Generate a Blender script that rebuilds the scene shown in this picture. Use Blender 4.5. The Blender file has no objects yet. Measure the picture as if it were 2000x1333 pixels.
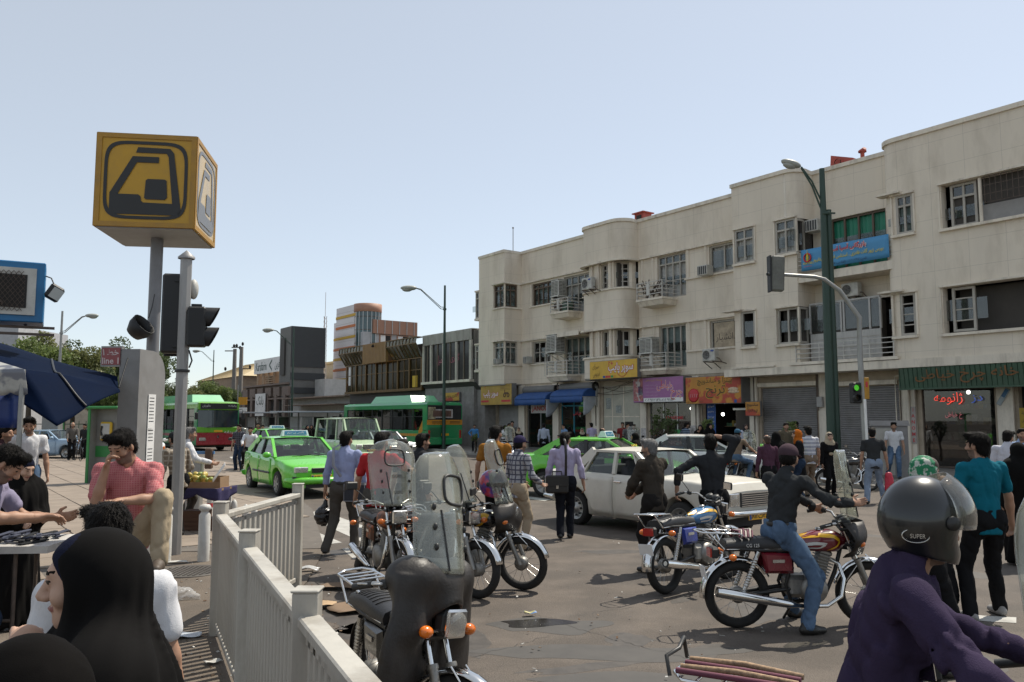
import bpy, bmesh, math, random
import numpy as np
from mathutils import Vector, Matrix, Euler
random.seed(7); rng = np.random.RandomState(7)
S = bpy.context.scene; COL = S.collection
R = math.radians; PI = math.pi
# ---------------------------------------------------------------- camera, sky, sun, exposure
FPX = 1600.0; PITCH = math.atan(153/1600.0); EYE = 1.9
cd = bpy.data.cameras.new('camera'); cam = bpy.data.objects.new('camera', cd); COL.objects.link(cam)
cd.sensor_width = 36; cd.lens = FPX/2000*36; cd.clip_start = .05; cd.clip_end = 3000
cam.location = (0, 0, EYE); cam.rotation_euler = (PI/2+PITCH, 0, 0); S.camera = cam
SUN_EL, SUN_AZ = R(57), R(47)          # azimuth from +Y towards +X
W = bpy.data.worlds.new('World'); S.world = W; W.use_nodes = True
wt = W.node_tree; bg = wt.nodes['Background']
sky = wt.nodes.new('ShaderNodeTexSky'); sky.sky_type = 'NISHITA'; sky.sun_disc = False
sky.sun_elevation = SUN_EL; sky.sun_rotation = SUN_AZ; sky.air_density = 1.0; sky.dust_density = 1.2; sky.ozone_density = 1.0; sky.altitude = 1200
hs = wt.nodes.new('ShaderNodeHueSaturation'); hs.inputs['Saturation'].default_value = .8; wt.links.new(sky.outputs[0], hs.inputs['Color'])
vl = wt.nodes.new('ShaderNodeMix'); vl.data_type = 'RGBA'; vl.inputs[0].default_value = .42; vl.inputs[7].default_value = (5.45, 5.7, 5.62, 1)   # even summer haze over the blue
wt.links.new(hs.outputs[0], vl.inputs[6]); wt.links.new(vl.outputs[2], bg.inputs[0]); bg.inputs[1].default_value = 0.11
sl = bpy.data.lights.new('sun', 'SUN'); sl.energy = 3.8; sl.angle = R(.53); sl.color = (1, .93, .81)
so = bpy.data.objects.new('sun', sl); COL.objects.link(so); so.location = (40, 40, 60)
sdir = Vector((math.cos(SUN_EL)*math.sin(SUN_AZ), math.cos(SUN_EL)*math.cos(SUN_AZ), math.sin(SUN_EL)))
so.rotation_euler = (-sdir).to_track_quat('-Z', 'Y').to_euler()
S.view_settings.view_transform = 'Standard'; S.view_settings.look = 'None'
S.view_settings.exposure = 0.5; S.view_settings.gamma = 1; S.view_settings.use_curve_mapping = False
S.render.engine = 'CYCLES'; S.cycles.max_bounces = 8; S.cycles.transparent_max_bounces = 16; S.cycles.caustics_reflective = False; S.cycles.caustics_refractive = False
# ---------------------------------------------------------------- pixels of the photograph (2000 wide) to points of the place
def ray(x, y):
 a, b = (x-1000)/FPX, -(y-666.5)/FPX
 return Vector((a, math.cos(PITCH)-b*math.sin(PITCH), math.sin(PITCH)+b*math.cos(PITCH)))
def G(x, y, z=0.0):
 r = ray(x, y); t = (z-EYE)/r.z; return Vector((r.x*t, r.y*t, z))
def at(x, y, Y):
 r = ray(x, y); t = Y/r.y; return Vector((r.x*t, Y, EYE+r.z*t))
# ---------------------------------------------------------------- materials
MATS = {}
def nn(t, k, **kw):
 n = t.nodes.new(k)
 for a, b in kw.items(): setattr(n, a, b)
 return n
def pm(name, col, rough=.6, metal=0., var=.12, vs=3., bump=0., bs=40., spec=.5, coat=0., dirt=0., dcol=(.12, .1, .08), ds=1.5, streak=False, emit=0., sheen=0., trans=0., alpha=1., two=None, ts=8.):
 """principled material: base colour broken up by noise, optional dirt stains, second colour and fine relief"""
 if name in MATS: return MATS[name]
 m = bpy.data.materials.new(name); m.use_nodes = True; t = m.node_tree; p = t.nodes['Principled BSDF']; L = t.links.new
 MATS[name] = m
 tc = nn(t, 'ShaderNodeTexCoord'); co = tc.outputs['Object']
 p.inputs['Roughness'].default_value = rough; p.inputs['Metallic'].default_value = metal
 p.inputs['Specular IOR Level'].default_value = spec; p.inputs['Coat Weight'].default_value = coat
 p.inputs['Coat Roughness'].default_value = .06; p.inputs['Sheen Weight'].default_value = sheen
 p.inputs['Transmission Weight'].default_value = trans; p.inputs['Alpha'].default_value = alpha
 c4 = (*col, 1)
 nz = nn(t, 'ShaderNodeTexNoise'); nz.inputs['Scale'].default_value = vs; nz.inputs['Detail'].default_value = 5; nz.inputs['Roughness'].default_value = .65
 if streak:
  mp = nn(t, 'ShaderNodeMapping'); mp.inputs['Scale'].default_value = (1, 1, .16); L(co, mp.inputs[0]); L(mp.outputs[0], nz.inputs['Vector'])
 else: L(co, nz.inputs['Vector'])
 rp = nn(t, 'ShaderNodeMapRange'); rp.inputs[1].default_value = .3; rp.inputs[2].default_value = .7
 rp.inputs[3].default_value = 1-var; rp.inputs[4].default_value = 1+var; L(nz.outputs[0], rp.inputs[0])
 mx = nn(t, 'ShaderNodeMix', data_type='RGBA', blend_type='MULTIPLY'); mx.inputs[0].default_value = 1
 mx.inputs[6].default_value = c4; L(rp.outputs[0], mx.inputs[7]); out = mx.outputs[2]
 if two:
  n3 = nn(t, 'ShaderNodeTexNoise'); n3.inputs['Scale'].default_value = ts; n3.inputs['Detail'].default_value = 3; L(co, n3.inputs['Vector'])
  r3 = nn(t, 'ShaderNodeMapRange'); r3.inputs[1].default_value = .5; r3.inputs[2].default_value = .56; L(n3.outputs[0], r3.inputs[0])
  m3 = nn(t, 'ShaderNodeMix', data_type='RGBA'); L(r3.outputs[0], m3.inputs[0]); L(out, m3.inputs[6]); m3.inputs[7].default_value = (*two, 1); out = m3.outputs[2]
 if dirt:
  n2 = nn(t, 'ShaderNodeTexNoise'); n2.inputs['Scale'].default_value = ds; n2.inputs['Detail'].default_value = 8; n2.inputs['Roughness'].default_value = .7
  mp2 = nn(t, 'ShaderNodeMapping'); mp2.inputs['Location'].default_value = (3.1, 1.7, .4)
  mp2.inputs['Scale'].default_value = (1, 1, .3 if streak else 1); L(co, mp2.inputs[0]); L(mp2.outputs[0], n2.inputs['Vector'])
  r2 = nn(t, 'ShaderNodeMapRange'); r2.inputs[1].default_value = .48; r2.inputs[2].default_value = .75; r2.inputs[4].default_value = dirt; L(n2.outputs[0], r2.inputs[0])
  m2 = nn(t, 'ShaderNodeMix', data_type='RGBA'); L(r2.outputs[0], m2.inputs[0]); L(out, m2.inputs[6]); m2.inputs[7].default_value = (*dcol, 1); out = m2.outputs[2]
 L(out, p.inputs['Base Color'])
 if rough > .15:
  rr = nn(t, 'ShaderNodeMapRange'); rr.inputs[3].default_value = max(.02, rough-.1); rr.inputs[4].default_value = min(1, rough+.1); L(nz.outputs[0], rr.inputs[0]); L(rr.outputs[0], p.inputs['Roughness'])
 if bump:
  nb = nn(t, 'ShaderNodeTexNoise'); nb.inputs['Scale'].default_value = bs; nb.inputs['Detail'].default_value = 4; L(co, nb.inputs['Vector'])
  b = nn(t, 'ShaderNodeBump'); b.inputs['Strength'].default_value = bump; b.inputs['Distance'].default_value = .02; L(nb.outputs[0], b.inputs['Height']); L(b.outputs[0], p.inputs['Normal'])
 if emit:
  p.inputs['Emission Color'].default_value = c4; p.inputs['Emission Strength'].default_value = emit
 return m
def glass(name, tint=(.6, .65, .65), opac=.35, rough=.03, dust=.0, dustcol=(.5, .5, .47), dscale=6.):
 """sheet glass or clear plastic seen once: see-through with a clear-coat reflection, a tint and some dust"""
 if name in MATS: return MATS[name]
 m = bpy.data.materials.new(name); m.use_nodes = True; t = m.node_tree; t.nodes.remove(t.nodes['Principled BSDF']); L = t.links.new; MATS[name] = m
 o = t.nodes['Material Output']
 tr = nn(t, 'ShaderNodeBsdfTransparent'); tr.inputs[0].default_value = (*tint, 1)
 df = nn(t, 'ShaderNodeBsdfDiffuse'); df.inputs[0].default_value = (*dustcol, 1)
 tl = nn(t, 'ShaderNodeBsdfTranslucent'); tl.inputs[0].default_value = (*dustcol, 1)
 a0 = nn(t, 'ShaderNodeMixShader'); a0.inputs[0].default_value = .4; L(df.outputs[0], a0.inputs[1]); L(tl.outputs[0], a0.inputs[2])
 tc = nn(t, 'ShaderNodeTexCoord'); nz = nn(t, 'ShaderNodeTexNoise'); nz.inputs['Scale'].default_value = dscale; nz.inputs['Detail'].default_value = 8; L(tc.outputs['Object'], nz.inputs['Vector'])
 mr = nn(t, 'ShaderNodeMapRange'); mr.inputs[1].default_value = .35; mr.inputs[2].default_value = .75; mr.inputs[3].default_value = opac*.6; mr.inputs[4].default_value = min(1, opac*1.2+dust); L(nz.outputs[0], mr.inputs[0])
 a = nn(t, 'ShaderNodeMixShader'); L(mr.outputs[0], a.inputs[0]); L(tr.outputs[0], a.inputs[1]); L(a0.outputs[0], a.inputs[2])
 gl = nn(t, 'ShaderNodeBsdfGlossy'); gl.inputs['Roughness'].default_value = rough; gl.inputs[0].default_value = (.9, .9, .9, 1)
 ge = nn(t, 'ShaderNodeNewGeometry'); dt = nn(t, 'ShaderNodeVectorMath', operation='DOT_PRODUCT'); L(ge.outputs['Normal'], dt.inputs[0]); L(ge.outputs['Incoming'], dt.inputs[1])
 ab = nn(t, 'ShaderNodeMath', operation='ABSOLUTE'); L(dt.outputs['Value'], ab.inputs[0]); om = nn(t, 'ShaderNodeMath', operation='SUBTRACT'); om.inputs[0].default_value = 1; L(ab.outputs[0], om.inputs[1])
 p5 = nn(t, 'ShaderNodeMath', operation='POWER'); p5.inputs[1].default_value = 5; L(om.outputs[0], p5.inputs[0]); fr = nn(t, 'ShaderNodeMath', operation='MULTIPLY_ADD'); fr.inputs[1].default_value = .93; fr.inputs[2].default_value = .06; L(p5.outputs[0], fr.inputs[0])
 b = nn(t, 'ShaderNodeMixShader'); L(fr.outputs[0], b.inputs[0]); L(a.outputs[0], b.inputs[1]); L(gl.outputs[0], b.inputs[2]); L(b.outputs[0], o.inputs[0])
 return m
# ---------------------------------------------------------------- objects
def tag(o, label=None, cat=None, group=None, kind=None):
 if label: o['label'] = label
 if cat: o['category'] = cat
 if group: o['group'] = group
 if kind: o['kind'] = kind
 return o
def thing(name, label, cat, loc=(0, 0, 0), rz=0., group=None, rot=None, scale=None):
 o = bpy.data.objects.new(name, None); COL.objects.link(o); o.location = loc; o.rotation_euler = rot or (0, 0, rz); o.empty_display_size = .1
 if scale: o.scale = (scale,)*3
 return tag(o, label, cat, group)
def mobj(name, me, parent=None, loc=None):
 o = bpy.data.objects.new(name, me); COL.objects.link(o)
 if parent: o.parent = parent
 if loc is not None: o.location = loc
 return o
def dup(o, parent=None, **kw):
 c = o.copy(); COL.objects.link(c)
 if parent: c.parent = parent
 for ch in o.children: dup(ch, c)
 if 'loc' in kw: c.location = kw['loc']
 if 'rz' in kw: c.rotation_euler = (0, 0, kw['rz'])
 if 'label' in kw: c['label'] = kw['label']
 if 'group' in kw: c['group'] = kw['group']
 return c
def frame(d, up=(0, 0, 1)):
 """3x3 with z along d"""
 z = Vector(d).normalized(); x = Vector(up).cross(z)
 if x.length < 1e-5: x = Vector((1, 0, 0)).cross(z)
 if x.length < 1e-5: x = Vector((0, 1, 0)).cross(z)
 x.normalize(); y = z.cross(x); return Matrix((x, y, z)).transposed()
class MB:
 def __init__(s, M=None): s.v = []; s.f = []; s.m = []; s.s = []; s.M = M
 def add(s, vs, fs, m=0, sm=False, M=None):
  k = len(s.v); T = M if M is not None else s.M
  for v in vs:
   v = Vector(v); s.v.append(tuple(T @ v) if T is not None else tuple(v))
  for f in fs: s.f.append([k+i for i in f]); s.m.append(m); s.s.append(sm)
  return s
 def box(s, c, d, m=0, Rm=None, b=0., M=None):
  c = Vector(c); hx, hy, hz = d[0]/2, d[1]/2, d[2]/2
  if b <= 0:
   vs = [(x*hx, y*hy, z*hz) for x in (-1, 1) for y in (-1, 1) for z in (-1, 1)]
   fs = [(0, 1, 3, 2), (4, 6, 7, 5), (0, 4, 5, 1), (2, 3, 7, 6), (0, 2, 6, 4), (1, 5, 7, 3)]
  else:
   b = min(b, hx*.9, hy*.9, hz*.9); vs = []
   for x in (-1, 1):
    for y in (-1, 1):
     for z in (-1, 1): vs += [(x*(hx-b), y*(hy-b), z*hz), (x*(hx-b), y*hy, z*(hz-b)), (x*hx, y*(hy-b), z*(hz-b))]
   ix = lambda x, y, z, k: ((x*2+y)*2+z)*3+k
   fs = []
   for z in (0, 1): fs.append([ix(0, 0, z, 0), ix(1, 0, z, 0), ix(1, 1, z, 0), ix(0, 1, z, 0)][::(1 if z else -1)])
   for y in (0, 1): fs.append([ix(0, y, 0, 1), ix(1, y, 0, 1), ix(1, y, 1, 1), ix(0, y, 1, 1)][::(-1 if y else 1)])
   for x in (0, 1): fs.append([ix(x, 0, 0, 2), ix(x, 1, 0, 2), ix(x, 1, 1, 2), ix(x, 0, 1, 2)][::(1 if x else -1)])
   for x in (0, 1):
    for y in (0, 1): fs.append([ix(x, y, 0, 1), ix(x, y, 0, 2), ix(x, y, 1, 2), ix(x, y, 1, 1)][::(1 if x == y else -1)])
   for x in (0, 1):
    for z in (0, 1): fs.append([ix(x, 0, z, 0), ix(x, 0, z, 2), ix(x, 1, z, 2), ix(x, 1, z, 0)][::(-1 if x == z else 1)])
   for y in (0, 1):
    for z in (0, 1): fs.append([ix(0, y, z, 0), ix(0, y, z, 1), ix(1, y, z, 1), ix(1, y, z, 0)][::(1 if y == z else -1)])
   for x in (0, 1):
    for y in (0, 1):
     for z in (0, 1): fs.append([ix(x, y, z, 0), ix(x, y, z, 1), ix(x, y, z, 2)][::(-1 if (x+y+z) % 2 else 1)])
  if Rm is not None: vs = [Rm @ Vector(v) for v in vs]
  return s.add([c+Vector(v) for v in vs], fs, m, False, M)
 def bar(s, p, q, w, h, m=0, up=(0, 0, 1), b=0.):
  p, q = Vector(p), Vector(q); d = q-p; return s.box((p+q)/2, (w, h, d.length), m, frame(d, up), b)
 def tube(s, pts, r, n=8, m=0, caps=True, sm=True, flat=1., up=(0, 0, 1)):
  pts = [Vector(p) for p in pts]; rs = r if isinstance(r, (list, tuple)) else [r]*len(pts); rings = []; prev = None
  for i, p in enumerate(pts):
   d = (pts[min(i+1, len(pts)-1)]-pts[max(i-1, 0)]); F = frame(d, up)
   if prev is not None:
    z = F.col[2]; x = prev - z*prev.dot(z)
    if x.length > 1e-4: x.normalize(); y = z.cross(x); F = Matrix((x, y, z)).transposed()
   prev = F.col[0].copy()
   rings.append([p+F @ Vector((math.cos(2*PI*k/n)*rs[i], math.sin(2*PI*k/n)*rs[i]*flat, 0)) for k in range(n)])
  return s.loft(rings, m, caps, sm=sm)
 def loft(s, rings, m=0, caps=True, closed=True, sm=True, M=None):
  n = len(rings[0]); vs = [v for r in rings for v in r]; fs = []
  for i in range(len(rings)-1):
   for k in range(n if closed else n-1):
    a, b = i*n+k, i*n+(k+1) % n; fs.append((a, b, b+n, a+n))
  s.add(vs, fs, m, sm, M)
  if caps and closed:
   s.add(rings[0], [list(range(n))[::-1]], m, False, M); s.add(rings[-1], [list(range(n))], m, False, M)
  return s
 def lathe(s, prof, n=16, c=(0, 0, 0), ax=(0, 0, 1), m=0, sm=True, up=(0, 1, 0)):
  F = frame(ax, up); c = Vector(c)
  rings = [[c+F @ Vector((r*math.cos(2*PI*k/n), r*math.sin(2*PI*k/n), z)) for k in range(n)] for r, z in prof]
  return s.loft(rings, m, False, sm=sm)
 def disc(s, c, ax, r, n=16, m=0):
  F = frame(ax); c = Vector(c); return s.add([c+F @ Vector((r*math.cos(2*PI*k/n), r*math.sin(2*PI*k/n), 0)) for k in range(n)], [list(range(n))], m)
 def ell(s, c, r, n=12, k=8, m=0, Rm=None):
  c = Vector(c); rings = []
  for i in range(k+1):
   t = PI*i/k-PI/2; rr = max(math.cos(t), 1e-3); ring = []
   for j in range(n):
    v = Vector((r[0]*rr*math.cos(2*PI*j/n), r[1]*rr*math.sin(2*PI*j/n), r[2]*math.sin(t)))
    ring.append(c+(Rm @ v if Rm is not None else v))
   rings.append(ring)
  return s.loft(rings, m, False)
 def prism(s, poly, h0, h1, m=0, M=None, mtop=None):
  """polygon in xy extruded from z=h0 to h1"""
  n = len(poly); a = [(x, y, h0) for x, y in poly]; b = [(x, y, h1) for x, y in poly]
  s.add(a+b, [(i, (i+1) % n, n+(i+1) % n, n+i) for i in range(n)], m, False, M)
  s.add(b, [list(range(n))], m if mtop is None else mtop, False, M); s.add(a, [list(range(n))[::-1]], m, False, M); return s
 def quad(s, a, b, c, d, m=0): return s.add([a, b, c, d], [(0, 1, 2, 3)], m)
 def grid(s, fn, nu, nv, m=0, sm=True):
  vs = [fn(i/nu, j/nv) for i in range(nu+1) for j in range(nv+1)]
  return s.add(vs, [(i*(nv+1)+j, (i+1)*(nv+1)+j, (i+1)*(nv+1)+j+1, i*(nv+1)+j+1) for i in range(nu) for j in range(nv)], m, sm)
 def mesh(s, name, mats):
  me = bpy.data.meshes.new(name); me.from_pydata(s.v, [], s.f)
  for m in (mats if isinstance(mats, (list, tuple)) else [mats]): me.materials.append(m)
  me.polygons.foreach_set('material_index', s.m); me.polygons.foreach_set('use_smooth', s.s); me.update(); return me
 def build(s, name, mats, parent=None, loc=None): return mobj(name, s.mesh(name, mats), parent, loc)
def thick(o, t, off=0.):
 md = o.modifiers.new('thickness', 'SOLIDIFY'); md.thickness = t; md.offset = off; return o
# ---------------------------------------------------------------- Persian and Latin lettering
AR = {'ا': 'FE8D FE8E', 'آ': 'FE81 FE82', 'ب': 'FE8F FE90 FE91 FE92', 'پ': 'FB56 FB57 FB58 FB59', 'ت': 'FE95 FE96 FE97 FE98', 'ث': 'FE99 FE9A FE9B FE9C', 'ج': 'FE9D FE9E FE9F FEA0', 'چ': 'FB7A FB7B FB7C FB7D', 'ح': 'FEA1 FEA2 FEA3 FEA4', 'خ': 'FEA5 FEA6 FEA7 FEA8', 'د': 'FEA9 FEAA', 'ذ': 'FEAB FEAC', 'ر': 'FEAD FEAE', 'ز': 'FEAF FEB0', 'ژ': 'FB8A FB8B', 'س': 'FEB1 FEB2 FEB3 FEB4', 'ش': 'FEB5 FEB6 FEB7 FEB8', 'ص': 'FEB9 FEBA FEBB FEBC', 'ط': 'FEC1 FEC2 FEC3 FEC4', 'ظ': 'FEC5 FEC6 FEC7 FEC8', 'ع': 'FEC9 FECA FECB FECC', 'غ': 'FECD FECE FECF FED0', 'ف': 'FED1 FED2 FED3 FED4', 'ق': 'FED5 FED6 FED7 FED8', 'ک': 'FB8E FB8F FB90 FB91', 'گ': 'FB92 FB93 FB94 FB95', 'ل': 'FEDD FEDE FEDF FEE0', 'م': 'FEE1 FEE2 FEE3 FEE4', 'ن': 'FEE5 FEE6 FEE7 FEE8', 'و': 'FEED FEEE', 'ه': 'FEE9 FEEA FEEB FEEC', 'ی': 'FBFC FBFD FBFE FBFF'}
AR = {k: [chr(int(x, 16)) for x in v.split()] for k, v in AR.items()}
def shape(t):
 if not any(c in AR for c in t): return t
 out = []
 for w in t.split(' '):
  r = []
  for i, c in enumerate(w):
   if c not in AR: r.append(c); continue
   f = AR[c]; pj = i > 0 and w[i-1] in AR and len(AR[w[i-1]]) == 4; nj = i+1 < len(w) and w[i+1] in AR and len(f) == 4
   r.append(f[3] if pj and nj else f[1] if pj else f[2] if nj else f[0])
  if all(c not in AR for c in w): out.append(w)
  else: out.append(''.join(r[::-1]))
 return ' '.join(out[::-1])
def text_mesh(t, width, height, res=2, bold=0.):
 c = bpy.data.curves.new('lettering', 'FONT'); c.body = shape(t); c.resolution_u = res; c.offset = bold; c.fill_mode = 'FRONT'
 o = bpy.data.objects.new('lettering', c); COL.objects.link(o); bpy.context.view_layer.update()
 ev = o.evaluated_get(bpy.context.evaluated_depsgraph_get()); tm = ev.to_mesh()
 P = np.array([v.co[:] for v in tm.vertices]); F = [list(p.vertices) for p in tm.polygons]
 ev.to_mesh_clear(); bpy.data.objects.remove(o); bpy.data.curves.remove(c)
 lo, hi = P[:, :2].min(0), P[:, :2].max(0); sz = hi-lo
 k = (width/sz[0], height/sz[1]) if width and height else (width/sz[0],)*2 if width else (height/sz[1],)*2
 P[:, 0] = (P[:, 0]-(lo[0]+hi[0])/2)*k[0]; P[:, 1] = (P[:, 1]-(lo[1]+hi[1])/2)*k[1]; P[:, 2] = 0
 return P, F
def letter(parent, t, mat, c, right, up, width=None, height=None, name='lettering', off=.004, res=2, bold=0., outline=None):
 """flat lettering centred at c on the plane of right and up, lifted off towards the reader"""
 P, F = text_mesh(t, width, height, res, bold); r, u = Vector(right).normalized(), Vector(up).normalized(); n = r.cross(u); c = Vector(c)+n*off
 b = MB(); b.add([c+r*x+u*y for x, y, _ in P], F); o = b.build(name, mat, parent)
 if outline:
  P2, F2 = text_mesh(t, None, 1, res, .03); k = (P[:, 0].max()-P[:, 0].min())/max(1e-6, (P2[:, 0].max()-P2[:, 0].min())); P2 = P2*1.0
  w, h = P[:, 0].max()-P[:, 0].min(), P[:, 1].max()-P[:, 1].min(); e = outline[1]
  P2[:, 0] *= (w+2*e)/(P2[:, 0].max()-P2[:, 0].min()); P2[:, 1] *= (h+2*e)/(P2[:, 1].max()-P2[:, 1].min())
  b = MB(); b.add([c-n*off*.5+r*x+u*y for x, y, _ in P2], F2); b.build('letter_outline', outline[0], parent)
 return o
# ---------------------------------------------------------------- implicit surfaces for people, cloth and soft shapes
OFF8 = np.array([(i, j, k) for i in (0, 1) for j in (0, 1) for k in (0, 1)])
ED12 = [(a, b) for a in range(8) for b in range(a+1, 8) if bin(a ^ b).count('1') == 1]
def snet(F, o, h):
 s = F < 0; c = np.zeros(tuple(n-1 for n in F.shape), np.int8); X, Y, Z = c.shape
 for i, j, k in OFF8: c += s[i:i+X, j:j+Y, k:k+Z]
 act = (c > 0) & (c < 8); ijk = np.argwhere(act)
 if len(ijk) == 0: return np.zeros((0, 3)), np.zeros((0, 4), int)
 vals = np.stack([F[ijk[:, 0]+a, ijk[:, 1]+b, ijk[:, 2]+d] for a, b, d in OFF8], 1)
 acc = np.zeros((len(ijk), 3)); cnt = np.zeros(len(ijk))
 for a, b in ED12:
  fa, fb = vals[:, a], vals[:, b]; x = (fa < 0) != (fb < 0); t = np.where(x, fa/np.where(x, fa-fb, 1), 0)
  acc += np.where(x[:, None], OFF8[a]+t[:, None]*(OFF8[b]-OFF8[a]), 0); cnt += x
 V = (ijk+acc/cnt[:, None])*h+o; idx = -np.ones(act.shape, int); idx[act] = np.arange(len(ijk)); Q = []
 for ax in range(3):
  sl = [slice(1, -1)]*3; sl[ax] = slice(0, -1); s2 = list(sl); s2[ax] = slice(1, None)
  A, B = s[tuple(sl)], s[tuple(s2)]; e = np.argwhere(A != B)
  if len(e) == 0: continue
  st = A[e[:, 0], e[:, 1], e[:, 2]]; e = e+[0 if a == ax else 1 for a in range(3)]
  u, v = (ax+1) % 3, (ax+2) % 3; du = np.eye(3, dtype=int)[u]; dv = np.eye(3, dtype=int)[v]
  g = lambda q: idx[q[:, 0], q[:, 1], q[:, 2]]
  q = np.stack([g(e-du-dv), g(e-dv), g(e), g(e-du)], 1); q[~st] = q[~st][:, ::-1]; Q.append(q)
 Q = np.concatenate(Q); Q = Q[(Q >= 0).all(1)]; return V, Q
class SDF:
 def __init__(s): s.p = []
 def cone(s, a, b, ra, rb, k=.03, flat=None, fac=1., op='u'): s.p.append(('c', np.array(a, float), np.array(b, float), ra, rb, k, None if flat is None else np.array(flat, float), fac, op)); return s
 def ell(s, c, r, Rm=None, k=.02, op='u'): s.p.append(('e', np.array(c, float), np.array(r, float), None if Rm is None else np.array(Rm, float), 0, k, None, 1, op)); return s
 def plane(s, p, nrm, k=.005): s.p.append(('p', np.array(p, float), np.array(nrm, float), 0, 0, k, None, 1, 'd')); return s   # cuts away the side nrm points to
 def bb(s, q):
  if q[0] == 'c':
   m = max(q[3], q[4])*max(1, q[7]); return np.minimum(q[1], q[2])-m, np.maximum(q[1], q[2])+m
  m = q[2].max(); return q[1]-m, q[1]+m
 def mesh(s, h, disp=None, pad=.03):
  us = [s.bb(q) for q in s.p if q[8] == 'u']; lo = np.min([b[0] for b in us], 0)-pad; hi = np.max([b[1] for b in us], 0)+pad
  n = np.ceil((hi-lo)/h).astype(int)+2; F = np.full(n, 1., np.float32); ax = [lo[i]+h*np.arange(n[i]) for i in range(3)]
  for q in s.p:
   if q[0] == 'p': a, b = lo, hi
   else: a, b = s.bb(q); a, b = a-q[5]-.05, b+q[5]+.05
   i0 = np.clip(np.floor((a-lo)/h).astype(int), 0, n); i1 = np.clip(np.ceil((b-lo)/h).astype(int)+1, 0, n)
   if (i1 <= i0).any(): continue
   X, Y, Z = np.meshgrid(*[ax[i][i0[i]:i1[i]] for i in range(3)], indexing='ij'); P = np.stack([X, Y, Z], -1).astype(np.float32)
   if q[0] == 'c':
    d = q[2]-q[1]; L = max(d @ d, 1e-9); w = P-q[1]; t = np.clip((w @ d)/L, 0, 1); w = w-t[..., None]*d
    if q[6] is not None: w = w+(w @ q[6])[..., None]*q[6]*(1/q[7]-1)
    D = np.linalg.norm(w, axis=-1)-(q[3]+(q[4]-q[3])*t)
   elif q[0] == 'e':
    w = P-q[1]
    if q[3] is not None: w = w @ q[3]
    l = np.linalg.norm(w/q[2], axis=-1); D = (l-1)*q[2].min()*np.clip(.4+.6*l, .4, 1.6)
   else: D = -((P-q[1]) @ q[2])
   sl = tuple(slice(i0[i], i1[i]) for i in range(3)); A = F[sl]; k = max(q[5], 1e-4)
   if q[8] == 'u': hh = np.maximum(k-np.abs(A-D), 0)/k; F[sl] = np.minimum(A, D)-hh*hh*k/4
   else: D = -D; hh = np.maximum(k-np.abs(A-D), 0)/k; F[sl] = np.maximum(A, D)+hh*hh*k/4
  if disp is not None:
   w = np.argwhere(np.abs(F) < .05); F[w[:, 0], w[:, 1], w[:, 2]] += disp(lo+w*h).astype(np.float32)
  F[0] = F[-1] = 1; F[:, 0] = F[:, -1] = 1; F[:, :, 0] = F[:, :, -1] = 1
  return snet(F, lo, h)
def folds(amp, seed=0, wl=.11, stretch=(1, 1, .55)):
 r = np.random.RandomState(seed); K = r.normal(size=(6, 3))*np.array(stretch); K = K/np.linalg.norm(K, axis=1)[:, None]*(2*PI/(wl*r.uniform(.6, 1.6, 6)))[:, None]; ph = r.uniform(0, 6, 6); Wp = r.normal(size=(3, 3))*9
 def f(P):
  Q = P+.025*np.sin(P @ Wp+1.3); a = np.zeros(len(P))
  for i in range(6): a += (2.2*(1-np.abs(np.sin(Q @ K[i]/2+ph[i])))**2-.5)*(1 if i < 3 else .5)
  return amp*np.clip(a/3, -.3, 1.2)
 return f
def npmesh(name, parts, mats, smooth=True):
 """joins (V, Q, material index or array) pieces into one mesh"""
 V = []; Q = []; MI = []; k = 0
 for v, q, mi in parts:
  if len(q) == 0: continue
  V.append(v); Q.append(q+k); k += len(v); MI.append(np.full(len(q), mi, int) if np.isscalar(mi) else mi)
 V = np.concatenate(V); Q = np.concatenate(Q); MI = np.concatenate(MI)
 me = bpy.data.meshes.new(name); me.vertices.add(len(V)); me.vertices.foreach_set('co', V.astype(np.float32).ravel())
 me.loops.add(Q.size); me.loops.foreach_set('vertex_index', Q.astype(np.int32).ravel())
 me.polygons.add(len(Q)); me.polygons.foreach_set('loop_start', np.arange(0, Q.size, 4, dtype=np.int32)); me.polygons.foreach_set('loop_total', np.full(len(Q), 4, np.int32))
 for m in mats: me.materials.append(m)
 me.update(calc_edges=True); me.polygons.foreach_set('material_index', MI.astype(np.int32)); me.polygons.foreach_set('use_smooth', np.full(len(Q), smooth)); me.update(); return me
# ================================================================ SETTING
M_asph = pm('asphalt', (.094, .0765, .062), .85, var=.22, vs=.35, bump=.5, bs=90, dirt=.5, dcol=(.06, .055, .05), ds=.55)
t_ = M_asph.node_tree; p_ = t_.nodes['Principled BSDF']; sk = p_.inputs['Base Color'].links[0].from_socket   # stone chips in the asphalt, pale worn wheel tracks
for sc_, lo_, hi_, a_, b_ in ((190, .35, .65, .55, 1.5), (1.7, .4, .62, .88, 1.22)):
 n_ = nn(t_, 'ShaderNodeTexNoise'); n_.inputs['Scale'].default_value = sc_; n_.inputs['Detail'].default_value = 3; t_.links.new(nn(t_, 'ShaderNodeTexCoord').outputs['Object'], n_.inputs['Vector']); r_ = nn(t_, 'ShaderNodeMapRange'); r_.inputs[1].default_value = lo_; r_.inputs[2].default_value = hi_; r_.inputs[3].default_value = a_; r_.inputs[4].default_value = b_; t_.links.new(n_.outputs[0], r_.inputs[0])
 x_ = nn(t_, 'ShaderNodeMix', data_type='RGBA', blend_type='MULTIPLY'); x_.inputs[0].default_value = 1; t_.links.new(sk, x_.inputs[6]); t_.links.new(r_.outputs[0], x_.inputs[7]); sk = x_.outputs[2]
t_.links.new(sk, p_.inputs['Base Color'])
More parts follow.
